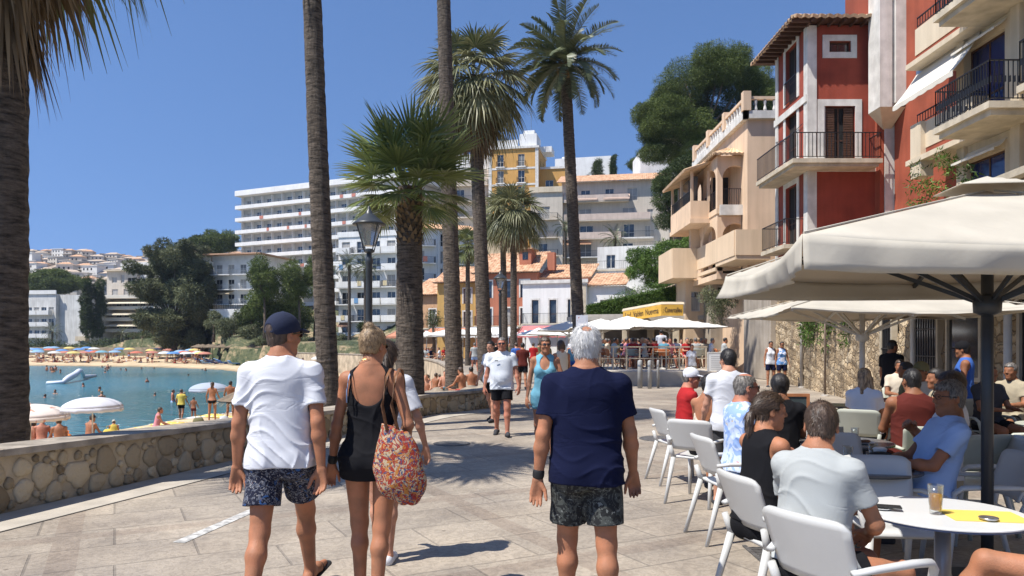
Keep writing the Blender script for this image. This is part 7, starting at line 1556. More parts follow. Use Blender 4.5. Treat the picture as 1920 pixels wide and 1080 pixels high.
def chaircopy(lab,x,y,deg,z=0,m=None,group='white plastic cafe chairs'):
    c=copy_tree(c0,None,dict(seat=m,backrest=m,leg=m,armrest=m) if m else None); c.location=(x,y,z); c.rotation_euler=(0,0,hd(deg)); tag(c,lab,'chair',group); return c
chaircopy('white plastic armchair of the ponytail woman in black',1.62,4.45,78)
chaircopy('white plastic armchair of the man in the pale blue patterned shirt',1.88,6.25,82)
chaircopy('white plastic armchair of the short haired woman with bare shoulders',1.96,7.72,38)
chaircopy('white plastic armchair of the man in red with the white cap',2.0,8.8,80)
chaircopy('empty white armchair tucked behind the foreground white table',2.42,4.75,-175)
chaircopy('white armchair of the man in the light blue polo shirt',3.25,5.28,-80)
chaircopy('white chair with the green bag, at the dark table',3.95,6.55,-10,m=sage)
chaircopy('empty pale chair between the two dark tables',2.78,6.02,170)
chaircopy('empty sage green armchair out in the sun by the stone wall',4.25,9.9,100,m=sage)
chaircopy('white chair of the man in the white printed t-shirt',3.85,6.15,-75)
chaircopy('dark shaded chair at the right edge behind the dark pole',5.4,7.7,-60,m=sage)
chaircopy('sage chair of the man in the dark red vest',3.9,7.15,10,m=sage); chaircopy('sage chair of the blonde woman',4.18,8.9,35,m=sage); chaircopy('sage chair of the man with the olive cap',5.45,9.75,-100,m=sage); chaircopy('white armchair of the cropped guest at the right edge',2.72,3.42,-66)
chaircopy('white armchair of the dark haired guest by the chalk board',2.75,6.95,-170)
# ---- tables
def table(x,y,r_,lab,topm,colm,z=.74,edge=None,base=True):
    root=empty('cafe_table',(x,y,0),0,lab,'table'); mb=MB(); mb.lathe([(.001,z),(r_-.006,z),(r_,z-.004),(r_,z-.010)],48); mb.build('tabletop',topm,root); mb=MB(); mb.lathe([(r_-.001,z-.0105),(r_-.001,z-.020),(.001,z-.022)],48); mb.build('top_edge',edge or greyframe,root)
    mb=MB(); mb.tube([(0,0,.03),(0,0,z-.022)],[.045,.038],16); mb.build('column',colm,root,True); mb=MB(); mb.lathe([(.05,.06),(.22,.03),(.24,.015),(.24,0)],24)
    mb.build('base',colm,root); return root
ttop=pm('white_laminate',(.60,.60,.58),.3,.03,2,.02,60,spec=.5); dtop=pm('dark_laminate',(.13,.125,.12),.25,.15,4,.03,60,spec=.5); lgrey=pm('light_grey_metal',(.38,.38,.38),.4,.08,4,.03,60,metal=.4)
table(2.26,3.92,.405,'round white table with the beer glass and yellow place mat',ttop,lgrey,edge=pm('navy_edge',(.02,.03,.07),.4,.1,3,0))
table(2.50,5.35,.40,'round dark table with the black beret and half full glass',dtop,greyframe); table(3.02,6.75,.40,'round dark table with the steel napkin holder',dtop,greyframe)
table(4.62,9.85,.36,'small round table in front of the blonde woman',dtop,greyframe); table(4.75,10.8,.33,'small empty dark table by the stone wall',dtop,greyframe); table(6.0,8.2,.4,'pale table at the right edge in the shade',sage,greyframe)
# ---- things on tables
bg_,n,b=newmat('clear_glass'); o_=n.nodes['Material Output']; tb=nn(n,'BsdfTransparent'); gb=nn(n,'BsdfGlossy'); gb.inputs['Roughness'].default_value=.05; fq=nn(n,'LayerWeight'); fq.inputs[0].default_value=.22; mg=nn(n,'MixShader'); n.links.new(fq.outputs['Facing'],mg.inputs[0]); n.links.new(tb.outputs[0],mg.inputs[1]); n.links.new(gb.outputs[0],mg.inputs[2]); n.links.new(mg.outputs[0],o_.inputs[0]); tb.inputs[0].default_value=(.93,.95,.94,1)
beer=pm('beer',(.62,.33,.04),.15,.05,3,0); canvas_add_trans(beer,.5); beer.node_tree.nodes['Translucent BSDF'].inputs[0].default_value=(.9,.5,.06,1)
cola=pm('dark_drink',(.10,.045,.015),.15,.2,4,0,spec=.6); canvas_add_trans(cola,.4)
def glassof(x,y,z,h_,r_,lab,fill,fm):
    root=empty('drinking_glass',(x,y,z+.0005),0,lab,'glass'); mb=MB(); mb.lathe([(r_*.72,0),(r_*.78,.02),(r_,h_),(r_-.003,h_),(r_*.78-.003,.022),(.001,.015)],28); mb.build('glass',bg_,root,True); q=.78+.22*fill
    mb=MB(); mb.lathe([(.001,.017),(r_*.78-.004,.023),(r_*q-.0042,h_*fill),(.001,h_*fill)],28); mb.build('drink',fm,root,True)
glassof(2.19,3.86,.742,.150,.038,'half full beer glass on the white table',.68,beer); glassof(2.41,5.36,.742,.145,.036,'half empty dark drink glass beside the black beret',.5,cola); glassof(3.10,6.75,.742,.12,.035,'small glass of cola on the dark table with the napkin holder',.5,cola); glassof(2.72,5.62,.742,.12,.037,'short glass of brown drink behind the black beret',.45,cola)
glassof(2.98,6.95,.742,.11,.028,'thin empty glass behind the steel napkin holder',.1,cola)
mat_y=pm('yellow_paper',(.72,.50,.10),.8,.04,2,.03,50); a=R(-8)
o=MB().box(-.02,.34,-.13,.13,.7405,.7425).build('place_mat',mat_y); o.location=(2.25,3.84,0); o.rotation_euler=(0,0,R(-10)); tag(o,'yellow paper place mat on the white table','place mat')
root=empty('ash_tray',(2.375,3.72,.7435),0,'small shiny glass ashtray on the yellow mat','ashtray'); mb=MB(); mb.lathe([(.001,.004),(.028,.004),(.036,.012),(.044,.014),(.045,.009),(.036,0),(.001,0)],28); mb.build('dish',steel,root,True)
root=empty('saucer',(1.97,3.98,.742),0,'white saucer with black coaster at the left of the white table','saucer'); mb=MB(); mb.lathe([(.001,.003),(.04,.003),(.058,.010),(.06,.009),(.042,0),(.001,0)],28); mb.build('plate',ttop,root,True); mb=MB(); mb.lathe([(.001,.012),(.034,.012),(.036,.006),(.001,.004)],20,(.004,0,.002)); mb.build('coaster',rubber,root)
o=MB().box(-.035,.035,-.07,.07,.7445,.7525).build('mobile_phone',rubber,bevel=.003); o.location=(1.985,3.955,.012); o.rotation_euler=(0,0,R(70)); tag(o,'black mobile phone lying on the white saucer','phone')
beretm=pm('beret_felt',(.012,.011,.011),.95,.2,8,.3,60)
root=empty('beret_hat',(2.58,5.28,.742),0,'black beret lying on the dark table','hat'); Fd=Field((-.2,-.2,-.03),(.25,.2,.16),.008); Fd.ell((0,0,.045),(.125,.115,.05),k=.01); Fd.ell((.03,.0,.085),(.07,.07,.03),k=.04); Fd.ell((.13,-.02,.02),(.12,.10,.018),k=.02); put(Fd,'crown',beretm,root)
root=empty('napkin_holder',(2.93,6.78,.742),R(12),'steel napkin and menu holder on the dark table','napkin holder'); MB().box(-.065,.065,-.035,-.03,0,.13).build('side_plate',steel,root); MB().box(-.065,.065,.03,.035,0,.13).build('side_plate',steel,root); MB().box(-.055,.055,-.028,.028,.003,.12).build('napkins',ttop,root); MB().box(-.065,.065,-.03,.03,0,.003).build('floor_plate',steel,root)
root=empty('sauce_bottle',(3.02,6.82,.742),0,'small dark sauce bottle beside the napkin holder','bottle'); MB().lathe([(.018,0),(.018,.06),(.008,.075),(.008,.095)],14).build('body',cola,root,True); MB().lathe([(.009,.095),(.009,.105),(.001,.106)],12).build('lid',rubber,root)
root=empty('snack_plate',(3.12,6.6,.742),0,'white plate with brown snack on the dark table','plate'); MB().lathe([(.001,.004),(.06,.004),(.09,.014),(.092,.012),(.06,0),(.001,0)],28).build('plate',ttop,root,True); mb=MB(); mb.ell((0,0,.018),(.05,.03,.016)); mb.ell((.03,.02,.016),(.03,.02,.014)); mb.build('snack',pm('snack',(.16,.07,.03),.8,.3,20,.3,60),root,True)
root=empty('paper_cup',(2.70,5.48,.742),0,'white crumpled napkin cup behind the beret','cup'); mb=MB(); mb.lathe([(.03,0),(.042,.09),(.05,.11),(.035,.12),(.001,.115)],14); mb.build('cup',ttop,root)
root=empty('green_bag',(3.83,6.72,.47),R(10),'bright green cloth bag hung on the chair back','bag'); Fd=Field((-.26,-.15,-.05),(.26,.15,.42),.012); Fd.ell((0,-.02,.2),(.19,.05,.17),k=.02); Fd.mod(lambda D,X,Y,Z:D+.006*np.sin(40*X+9*Z)*np.sin(30*Z)); put(Fd,'bag_body',pm('green_cloth',(.22,.42,.03),.9,.12,5,.3,60),root)
# ---- beach things
def beachumb(x,y,r_,label,cols,h_=2.0,thatch=False,n_=8,z=None,simple=False,group=None,tilt=0):
    z=sandz(x,y).item() if z is None else z; root=empty('beach_umbrella',(x,y,z),0,label,'umbrella',group); N=n_*3
    if tilt: root.rotation_euler=(R(tilt),R(tilt*.6),0)
    def P(u,v):
        a=u*2*math.pi; sc=abs(math.sin(a*n_/2)); rr=r_*math.sin(v*1.25)/math.sin(1.25)*(1-.05*sc*v); return (rr*math.cos(a),rr*math.sin(a),h_-(.30*r_)*(1-math.cos(v*1.35))*1.35-.0*sc)
    mb=MB(); mb.grid(P,N,4 if simple else 7); c=mb.build('canopy',cols,root,True)
    if not simple:
        solidify(c,.01); mb=MB()
        def Q(u,v): p=P(u,1); return (p[0]*(1+.01*v),p[1]*(1+.01*v),p[2]-.13*v*(.75+.25*abs(math.cos(u*math.pi*n_*2))))
        mb.grid(Q,N*2,1); solidify(mb.build('valance',cols,root,True),.006)
    mb=MB(); mb.tube([(0,0,0),(0,0,h_+(.05))],.02,6); mb.build('pole',palepole,root); return root
wb=pm('beach_white',(.74,.75,.80),.8,.03,2,0); canvas_add_trans(wb,.25); pinkc=patterned('pink_white_stripe',[((.62,.30,.22),2.2,.52,.4)],1,(.72,.62,.54)); 
beachumb(-10.9,19.4,.74,'white fringed beach umbrella over the sunbathers at the wall',wb,1.98,z=-1.75); beachumb(-12.9,20.0,.95,'pink and cream beach umbrella next to the palm trunk',pinkc,1.85,z=-1.85)
beachumb(-14.6,36,.95,'grey blue beach umbrella behind the standing bathers',pm('greyblue',(.34,.38,.44),.8,.03,2,0),1.75,z=-2.0)
straw=attrmat('straw_thatch',(.20,.15,.10),.95,.4,hue=(.40,.33,.23))
def strawumb(x,y,r_,h_,z,lab,group=None,dens=1):
    root=empty('straw_umbrella',(x,y,z),0,lab,'umbrella',group); MB().tube([(0,0,0),(0,0,h_)],.06,8).build('pole',barkm,root); MB().lathe([(r_*.97,h_-.55),(.05,h_+.02)],20).build('cone',pm('straw_core',(.16,.12,.08),.95,.3,5,.3),root); nb=NB(); rs=RS(int(abs(x)*10)); N=int(1500*dens)
    az=rs.rand(N)*6.283; q=rs.rand(N)**.6; base=np.stack([np.cos(az)*q*r_*.86,np.sin(az)*q*r_*.86,h_+.05-.57*q],1); d=np.stack([np.cos(az),np.sin(az),-.62+rs.normal(0,.08,N)],1); d/=np.linalg.norm(d,axis=1)[:,None]; sd=np.stack([-np.sin(az),np.cos(az),np.zeros(N)],1); V,Fq,C=blades(base,d,rs.uniform(.2,.4,N),.05,.1,sd,1,.5,.7,rs.rand(N)); nb.add(V,Fq,C); nb.build('thatch',straw,root)
strawumb(-8.0,23.5,1.25,2.15,-1.72,'wide straw thatched beach umbrella behind the left man')
# ================================================================ PEOPLE IN THE PHOTO
printsh=patterned('dark_print_shorts',[((.10,.11,.14),26,.54,2.5),((.28,.27,.27),34,.60,3.5),((.03,.09,.24),17,.62,1.5),((.30,.10,.05),40,.70,1)],1,(.012,.014,.03))
greysh=patterned('dark_marbled_shorts',[((.06,.065,.06),12,.50,3),((.16,.17,.16),20,.62,4)],1,(.020,.021,.022))
floral=patterned('blue_floral_shirt',[((.50,.58,.74),9,.48,1.5),((.60,.42,.18),10,.68,.5),((.52,.25,.20),13,.70,.5)],1,(.26,.38,.66))
bagm=patterned('red_patchwork_print',[((.44,.35,.23),12,.51,4.0),((.04,.07,.15),13,.56,4.5),((.42,.17,.04),15,.57,3.5),((.03,.02,.02),30,.63,4.0),((.38,.28,.18),40,.62,3.0)],1,(.30,.035,.022))
hero=.0062
# --- left man: white t-shirt, navy cap
B=Body(H=1.84,bw=1.0,legs=[(-14,0,12,-8,10),(33,-2,14,12,12)],arms=[(-6,10,16,.3,62,26),(-14,9,18,.3,55,24)],head=(-38,2),twist=2,res=hero)
o=makeperson(B,(XP(528,4.55),4.55,0),R(0),'man in a white t-shirt, navy cap and dark printed shorts walking away on the left','tan')
put(B.tee(seed=1,hem=-.03,sleeve=.66,neck=.060,fold=.013,ease=.016,loose=.03),'tshirt',CL['white'],o); put(B.shorts(frac=.66,r0=.100,r1=.104,fold=.006,ease=.012),'shorts',printsh,o)
strands(put(B.hair('short',.006,back=-.065,strand=.001),'hair',HM['brown'],o),B,'short',5000,.009,.0016); cp=put(B.cap(),'cap',pm('navy_cap',(.012,.018,.045),.9,.1,4,.15,120),o); glasses(B,o,True); sandals(B,o,rubber)
# --- woman in black
B=Body(H=1.74,sex='f',bw=1.0,legs=[(8,-1,8,8,8),(-8,-3,6,-4,6)],arms=[(0,12,12,.1,62,30),(-8,17,52,.9,10,30)],head=(-22,6),twist=-3,res=hero)
o=makeperson(B,(XP(697,4.68),4.68,0),R(0),'woman with blonde bun in a short black playsuit carrying a red bag','tan')
g=B.tee(seed=4,hem=-.075,arms=False,armhole=.98,backscoop=(.272,.066,.085),scoop=1.0,fold=.007,ease=.012)
put(g,'playsuit',CL['black'],o); strands(put(B.hair('bun',.009,strand=.0022,back=-.055),'hair',HM['blond'],o),B,'bun',8000,.024,.0018); glasses(B,o,True); shoes(B,o,CL['white'])
mb=MB()
for sg in (-1,1):
    sj=B.T(sg*.062,-.066,.235); mb.tube([B.T(sg*.066,-.070,.20),B.T(sg*.062,-.072,.245),B.T(sg*.060,-.050,.293),B.T(sg*.058,-.010,.318),B.T(sg*.056,.035,.29),B.T(sg*.055,.062,.25)],.0045,6)
    q=mb.build('strap',CL['black'],o,True); mb=MB()
mb.tube([B.T(-.073,-.066,.20),B.T(-.072,-.066,.245),B.T(-.071,-.048,.29),B.T(-.07,-.01,.312)],.0045,6); mb.build('bra_strap',CL['ltblue'],o,True)
mb=MB(); W_=B.arms[0][2]; d=nrm(B.arms[0][2]-B.arms[0][1]); wp=W_-d*.03
fr=Field(wp-.08,wp+.08,.005); fr.cone(wp-d*.010,wp+d*.010,.031,.031,k=0,flat=(B.arms[0][5],.85)); put(fr,'watch_strap',rubber,o)
mb.tube([B.hp(0,-.05,-.085)+np.array([.055*math.cos(a)*1.0,.05*math.sin(a),-.012*math.cos(a*2)-.018]) for a in [k*math.pi/8 for k in range(17)]],.0012,5); mb.build('necklace',gold,o)
# shoulder bag (held by the woman but a thing of its own)
sh=B.arms[1][0]; pz=B.pz; wo=np.array([o.location.x,o.location.y,0])
bag=empty('shoulder_bag',(wo[0]+sh[0]+.06,wo[1]-.17,0),R(-6),'slouchy red patchwork shoulder bag with two brown straps on the woman in black','bag')
Fd=Field((-.28,-.16,.55),(.32,.2,1.24),.007); 
Fd.cone((-.06,-.0,1.14),(-.03,0,.92),.07,.115,k=.06,flat=((0,1,0),.45)); Fd.cone((-.03,0,.94),(.01,0,.80),.125,.135,k=.06,flat=((0,1,0),.5)); Fd.cone((-.01,0,.80),(.055,0,.715),.11,.04,k=.08,flat=((0,1,0),.6)); Fd.cone((-.12,0,.86),(-.10,0,.78),.04,.03,k=.05,flat=((0,1,0),.6))
Fd.mod(lambda D,X,Y,Z: np.maximum(D,(Z-1.10)+.35*X)); Fd.ell((-.03,0,1.16),(.07,.03,.09),k=.01,op='s')
Fd.mod(lambda D,X,Y,Z: D+.006*(1-1.6*np.abs(np.sin(17*Z+16*X+2*np.sin(14*X))))*(.4+.6*np.clip(np.sin(9*X-7*Z),0,1)))
put(Fd,'bag_body',bagm,bag)
shl=Vector((sh[0]-.045-(sh[0]+.06),.17,B.pz+0)); topz=(B.T(0,0,.325))[2]
for k,(dx,dy) in enumerate(((-.02,0),(.035,.01))):
    mb=MB(); mb.tube([(-.09+dx*1.2+.03,-.035+dy,1.10),(-.095+dx,-.03+dy,1.25),(-.085+dx,.03,topz-.06),(-.08+dx,.11,topz-.012),(-.08+dx,.17,topz-.02),(-.085+dx,.24,topz-.10),(-.07+dx,.26,1.22),(-.05+dx,.05,1.09)],.010,7,True,.5); mb.build('strap',pm('brown_leather',(.16,.07,.03),.5,.35,30,.1,90),bag,True)
# --- woman in white t-shirt beyond her
B=Body(H=1.66,sex='f',legs=[(6,-3,4,6),(-4,-5,4,-2)],arms=[(10,10,30,.4,40),(-6,20,20,.3,30)],head=(-28,8),res=.008)
o=makeperson(B,(XP(722,5.6),5.6,0),R(3),'brown haired woman in a loose white t-shirt beside the woman in black','fair')
put(B.tee(seed=9,hem=-.03,sleeve=.8,sleever=1.25,ease=.022,fold=.010,loose=.05),'tshirt',CL['white'],o); put(B.shorts(frac=.4),'shorts',CL['denim'],o); strands(put(B.hair('long',.012),'hair',HM['brown'],o),B,'short',5000,.06,.0022); glasses(B,o,True); shoes(B,o,CL['white'])
# --- grey haired man in navy
B=Body(H=1.735,bw=1.09,belly=.3,legs=[(9,2,8,6,12),(-7,3,6,-3,12)],arms=[(-7,11,12,.4,66,22),(7,12,14,.4,64,42)],head=(2,3),res=hero)
o=makeperson(B,(XP(1099,4.28),4.28,0),R(-2),'grey haired man with bald crown, navy t-shirt and dark shorts walking away','tan')
put(B.tee(seed=3,hem=-.045,sleeve=.64,neck=.066,fold=.009,ease=.018,loose=.05),'tshirt',CL['navy'],o); put(B.shorts(frac=.74,r0=.104,r1=.100,fold=.006,ease=.014),'shorts',greysh,o)
hf=B.hair('short',.013,back=-.074,strand=.0026); hf.ell(B.hp(0,-.070,.115),np.array((.034,.040,.034))*B.hs,B.Rh,k=.014,op='s'); strands(put(hf,'hair',HM['grey'],o),B,'short',11000,.026,.0018)
W_=B.arms[0][2]; d=nrm(B.arms[0][2]-B.arms[0][1]); wp=W_-d*.028; fr=Field(wp-.09,wp+.09,.005); fr.cone(wp-d*.008,wp+d*.008,.034,.034,k=0,flat=(B.arms[0][5],.85)); put(fr,'watch_strap',rubber,o); shoes(B,o,CL['dkgrey'])
# --- approaching people
B=Body(H=1.76,bw=1.05,belly=.3,legs=[(14,1,8,10),(-10,1,12,-8)],arms=[(6,13,14,.2,20),(-6,14,16,.2,20)],head=(0,0),res=.009)
o=makeperson(B,(XP(941,13.2),13.2,0),R(178),'bald man in sunglasses, pale grey t-shirt and black shorts walking towards us','red')
t_=put(B.tee(seed=5,ease=.018,loose=.05,fold=.010),'tshirt',pm('cloth_palegrey',(.62,.65,.68),.9,.06,3,.2,200),o); put(B.shorts(frac=.66),'shorts',CL['black'],o); glasses(B,o,True); put(B.hair('short',.003,strand=0,back=-.05),'hair',HM['salt'],o); shoes(B,o,CL['dkgrey'])
mb=MB(); p=B.T(.05,.082,.235); mb.box(p[0]-.03,p[0]+.03,p[1]+.012,p[1]+.020,p[2]-.008,p[2]+.008); mb.build('chest_print',CL['dkgrey'],o)
B=Body(H=1.74,sex='f',legs=[(12,1,8,10),(-12,1,14,-8)],arms=[(8,20,12,.1,20),(-4,12,20,.2,20)],head=(14,0),res=.009)
o=makeperson(B,(XP(1022,10.4),10.4,0),R(176),'woman in sunglasses and a teal romper walking towards us','tan')
put(B.tee(seed=6,arms=False,armhole=.95,vneck=1.2,hem=-.1,fold=.008,ease=.012),'romper',pm('cloth_tealdenim',(.13,.33,.42),.9,.2,6,.25,200),o); put(B.shorts(frac=.42,fold=.004),'romper_legs',MATS['cloth_tealdenim'],o); put(B.hair('short',.010),'hair',HM['brown'],o); glasses(B,o,True); shoes(B,o,CL['white'])
def walker(px,Y,H,heading,label,skin,top,bot,hair='black',sex='m',sleeves=True,res=.016,z=0,shoe='dkgrey',pose=0,group=None,frac=.68,hk='short',bw=1,glass=False,cap=None,head=(0,0),hemv=-.04,x=None):
    lg=[[(12,1,8,8),(-10,1,14,-6)],[(2,3,4,0),(4,3,4,0)],[(-12,1,12,-8),(14,1,6,10)]][pose]
    B=Body(H=H,sex=sex,bw=bw,legs=lg,arms=[(8 if pose else -8,11,20,.2,20),(-8 if pose else 8,11,22,.2,20)],head=head,res=res,hands=res<.012)
    o=makeperson(B,(XP(px,Y) if x is None else x,Y,z),R(heading),label,skin,group)
    put(B.tee(seed=int(px),arms=sleeves,armhole=0 if sleeves else .9,hem=hemv,fold=.006 if res<.02 else 0),'shirt',CL[top] if isinstance(top,str) else top,o); put(B.shorts(frac=frac,fold=0),'shorts',CL[bot],o)
    ho=put(B.hair(hk,strand=.001),'hair',HM[hair],o)
    if res<.009: strands(ho,B,'short',5000,.018,.0022)
    if cap: put(B.cap(),'cap',CL[cap],o)
    if glass: glasses(B,o,True)
    shoes(B,o,CL[shoe]); return o
walker(921,15.6,1.70,150,'dark haired person in black and white half hidden behind the bald man','fair','white','black',sex='f',res=.012,pose=0)
walker(1052,15.8,1.72,20,'brown haired woman walking away behind the woman in teal','tan','cream','denim',hair='brown',sex='f',sleeves=False,hk='bob')
walker(980,27,1.68,0,'distant person in a dark red shirt and black shorts','tan','maroon','black')
walker(1445,28.2,1.74,185,'woman in a white vest and navy shorts at the stone wall','tan','white','navy',sex='f',sleeves=False,glass=True,pose=1,res=.018)
walker(1466,28.0,1.72,178,'woman in a blue patterned vest and dark shorts beside the one in white','brown',patterned('blue_white_vest',[((.6,.6,.66),9,.52,1)],1,(.10,.24,.50)),'navy',sex='f',sleeves=False,glass=True,pose=1,res=.018)
walker(1240,33.2,1.72,0,'man in white t-shirt and navy shorts standing at the terrace fence','brown','white','navy',pose=1,z=.55,res=.02)
walker(1297,28.2,1.62,185,'woman in white t-shirt and khaki shorts walking off the terrace','tan','white','khaki',sex='f',hair='brown',res=.018)
walker(1672,14.0,1.70,-60,'man in a black t-shirt standing in the shade of the parasols','brown','black','black',res=.012,pose=1,head=(-20,0))
walker(1808,10.8,1.66,60,'person in a bright blue vest and dark cap standing in the shade','brown','blue','blue',sleeves=False,res=.010,pose=1,cap='black',head=(-10,5),bw=1.05)
o=walker(1366,7.55,1.575,-6,'dark haired man in a plain white t-shirt standing between the tables','fair','white','dkgrey',res=.0085,pose=1,hemv=-.05,head=(25,0),frac=.8)
#walker(1338,11.8,1.62,40,'shirtless sunburnt person partly behind the man in plain white','red','white','khaki',sleeves=False,res=.014,pose=1) if False else None
# --- seated guests
def sitter(x,y,heading,H,label,skin,top,hair,hk='short',sex='m',lean=-6,twist=0,arms=None,legs=None,head=(0,0),res=.010,bot='black',sleeves=True,capc=None,gl=None,bw=1.0,seat=.555,vneck=0,scoop=0,belly=0,z=0,frac=.62,fold=.009,hem=.0,sh=True,bs=None,group=None,cset=None,hthick=.010,armhole=None,tilt=0):
    B=Body(H=H,sex=sex,bw=bw,belly=belly,lean=lean,twist=twist,tilt=tilt,legs=legs or [(84,7,84,0),(84,7,84,0)],arms=arms or [(28,8,70,.5,30),(28,8,70,.5,30)],head=head,seat=seat,res=res,hands=res<.014)
    o=makeperson(B,(x,y,z),hd(heading),label,skin,group)
    put(B.tee(seed=int(x*100),arms=sleeves,armhole=0 if sleeves else (armhole or .92),hem=hem,vneck=vneck,scoop=scoop,fold=fold if res<.02 else 0,backscoop=bs,loose=.03),'shirt',CL[top] if isinstance(top,str) else top,o)
    put(B.shorts(frac=frac,fold=0 if res>.012 else .004,r0=.092,r1=.094),'shorts',CL[bot] if isinstance(bot,str) else bot,o)
    if hk!='none':
        ho=put(B.hair(hk,hthick,strand=.0022 if res<.012 else .001),'hair',HM[hair],o)
        if res<.0105: strands(ho,B,'pony' if hk=='pony' else 'short',7000 if res<.008 else 4000,.05 if hk in('long','pony') else .018,.0022,seed=int(x*10))
    if capc: put(B.cap(),'cap',CL[capc],o)
    if gl=='sun': glasses(B,o,True)
    elif gl=='clear': glasses(B,o,False); eyes(B,o)
    elif res<.011: eyes(B,o)
    if sh: shoes(B,o,CL['dkgrey'])
    return B,o
sitter(1.45,3.62,80,1.68,'young man in a pale grey t-shirt in the nearest white chair, back to us','tan','grey','brown',lean=9,twist=34,head=(20,12),arms=[(35,10,75,.8,30,35),(28,16,62,.95,20,40)],legs=[(84,9,70,0),(86,3,72,0)],res=hero,bw=.97,hthick=.008,fold=.013,frac=.5,hem=-.0)
B,o=sitter(1.50,4.50,72,1.66,'woman with a long dark ponytail and black vest top leaning in beside him','tan','black','brown','pony','f',lean=4,twist=4,head=(-22,4),arms=[(30,8,85,.6,30),(32,8,85,.6,30)],res=.0072,sleeves=False,scoop=.9,frac=.4)
mb=MB(); p=B.hp(-.079,-.012,-.045); 
for k in range(5): mb.ell((p[0],p[1],p[2]-.012*k),(.004,.004,.006),6,5)
mb.build('earring',gold,o)
sitter(1.93,6.30,80,1.74,'balding man in dark glasses and a pale blue patterned shirt','red',floral,'salt','baldtop',lean=2,head=(-6,2),arms=[(22,8,60,.6,30),(26,8,64,.6,30)],res=.0085,gl='sun',belly=.5,bw=1.06,bot='denim',hthick=.006)
sitter(2.02,7.78,42,1.60,'woman with short black hair, bare tanned back and thin cream top','tan','cream','black','short','f',lean=6,head=(-22,2),res=.0095,sleeves=False,bs=(.25,.08,.10),hthick=.010,armhole=1.15)
sitter(2.06,8.86,86,1.66,'man in a red t-shirt, white cap and sunglasses at the far end of the chairs','red','red','salt',lean=4,head=(-18,4),res=.011,capc='white',gl='sun',bot='khaki')
sitter(2.50,6.95,12,1.66,'guest with thick black hair in front of the chalk board','brown','black','black',lean=2,head=(170,0) if False else (0,6),res=.011,hthick=.016)
sitter(2.93,5.25,-82,1.76,'man with glasses in a light blue polo shirt in profile at the dark table','brown','ltblue','salt',lean=-14,head=(10,4),arms=[(24,6,58,.5,30),(22,10,56,.5,30)],res=.0075,gl='clear',bot='cream',belly=.3,frac=.8,hthick=.009)
Bq,oq=sitter(3.50,6.10,-70,1.80,'man in sunglasses and white printed t-shirt with folded arms','brown','white','brown',lean=-8,head=(0,2),arms=[(22,4,105,1.1,20),(26,4,100,1.1,20)],res=.0085,gl='sun',bot='khaki',hthick=.012)
mb=MB(); 
for k,(u,dz,w_) in enumerate(((-.05,0,.10),(.055,0,.09),(0,.03,.16))):
    p=Bq.T(u/1.8,.078,.185+dz/1.8); p2=Bq.T((u+w_*.5)/1.8,.080,.182+dz/1.8); mb.bar(Bq.T((u-w_*.5)/1.8,.088,.185+dz/1.8),p2+np.array([0,.004,0]),.022,.006)
mb.build('chest_print',pm('print_red',(.35,.05,.05),.8,.2,40,0,col2=(.05,.06,.2)),oq)
sitter(3.90,7.25,8,1.76,'broad man in a dark red sleeveless vest, back to us, in the shade','brown','maroon','black',lean=2,head=(8,2),res=.0095,sleeves=False,bw=1.1,hthick=.004,armhole=.8)
sitter(4.22,8.95,35,1.66,'blonde long haired woman in white in the shade','tan','white','blond','long','f',lean=0,head=(30,0),res=.011)
sitter(5.38,9.75,-100,1.76,'man in olive cap and pale t-shirt in the shade','brown','cream','salt',lean=2,head=(10,0),res=.011,capc='olive',gl='sun')
sitter(4.95,8.5,-80,1.7,'person in a beige shirt half hidden behind the dark red vest','brown','khaki','black',lean=8,res=.012)
sitter(6.9,8.6,-60,1.7,'dark shaded guest at the far right table','brown','navy','black',lean=0,res=.013)
B,o=sitter(2.62,3.40,-72,1.70,'tanned guest with crossed bare legs at the right edge','tan','white','brown','bob','f',lean=-12,arms=[(-4,12,40,.5,30),(-4,12,40,.5,30)],legs=[(96,-12,64,0),(80,6,92,0)],res=.0075,frac=.28,bot='denim')
for i,(x,y,a,t_,h_) in enumerate(((5.9,7.5,-100,'white','salt'),(6.3,9.9,170,'dkgrey','brown'),(5.9,11.1,-60,'olive','black'),(7.1,10.6,-120,'khaki','salt'),(7.4,9.2,-90,'denim','brown'),(6.7,12.9,200,'cream','brown'))):
    sitter(x,y,a,1.70,'shaded cafe guest in a %s top near the stone wall'%['white','dark grey','olive','khaki','denim blue','cream'][i],'brown',t_,h_,lean=2,res=.014); chaircopy('shaded cafe chair of the guest in the %s top'%['white','dark grey','olive','khaki','denim blue','cream'][i],x-.05*math.sin(R(a)),y-.05*math.cos(R(a)),a,m=sage)
table(6.55,11.5,.36,'dark round table between shaded guests by the wall',dtop,greyframe)
# --- beach sitters near the wall (beach level)
def beachsit(px,Y,label,skin,hat=None,heading=-25,H=1.74,top=None,hair='brown',lean=12,zoff=0,sex='m',bot='blue',res=.016):
    B=Body(H=H,sex=sex,lean=lean,legs=[(100,12,110,0),(100,12,110,0)],arms=[(40,10,40,.2,20),(40,10,40,.2,20)],seat=.10,res=res,hands=False); x=XP(px,Y); z=float(sandz(x,Y))
    o=makeperson(B,(x,Y,z),hd(heading),label,skin); put(B.shorts(frac=.55,fold=0,top=.03),'swimwear',CL[bot],o); put(B.hair('short',strand=0),'hair',HM[hair],o)
    if top: put(B.tee(arms=False,armhole=.9,fold=0,hem=.0),'top',CL[top],o)
    if hat: put(B.cap(),'cap',CL[hat],o)
    return o
beachsit(78,24.2,'sunburnt man in an olive hat sitting with his back to the sea wall','red','olive'); beachsit(112,24.0,'tanned man in an olive hat beside the sunburnt one','tan','olive',heading=-40); beachsit(166,25.0,'sunbather with a grey cap under the white beach umbrella','tan','dkgrey',heading=20)
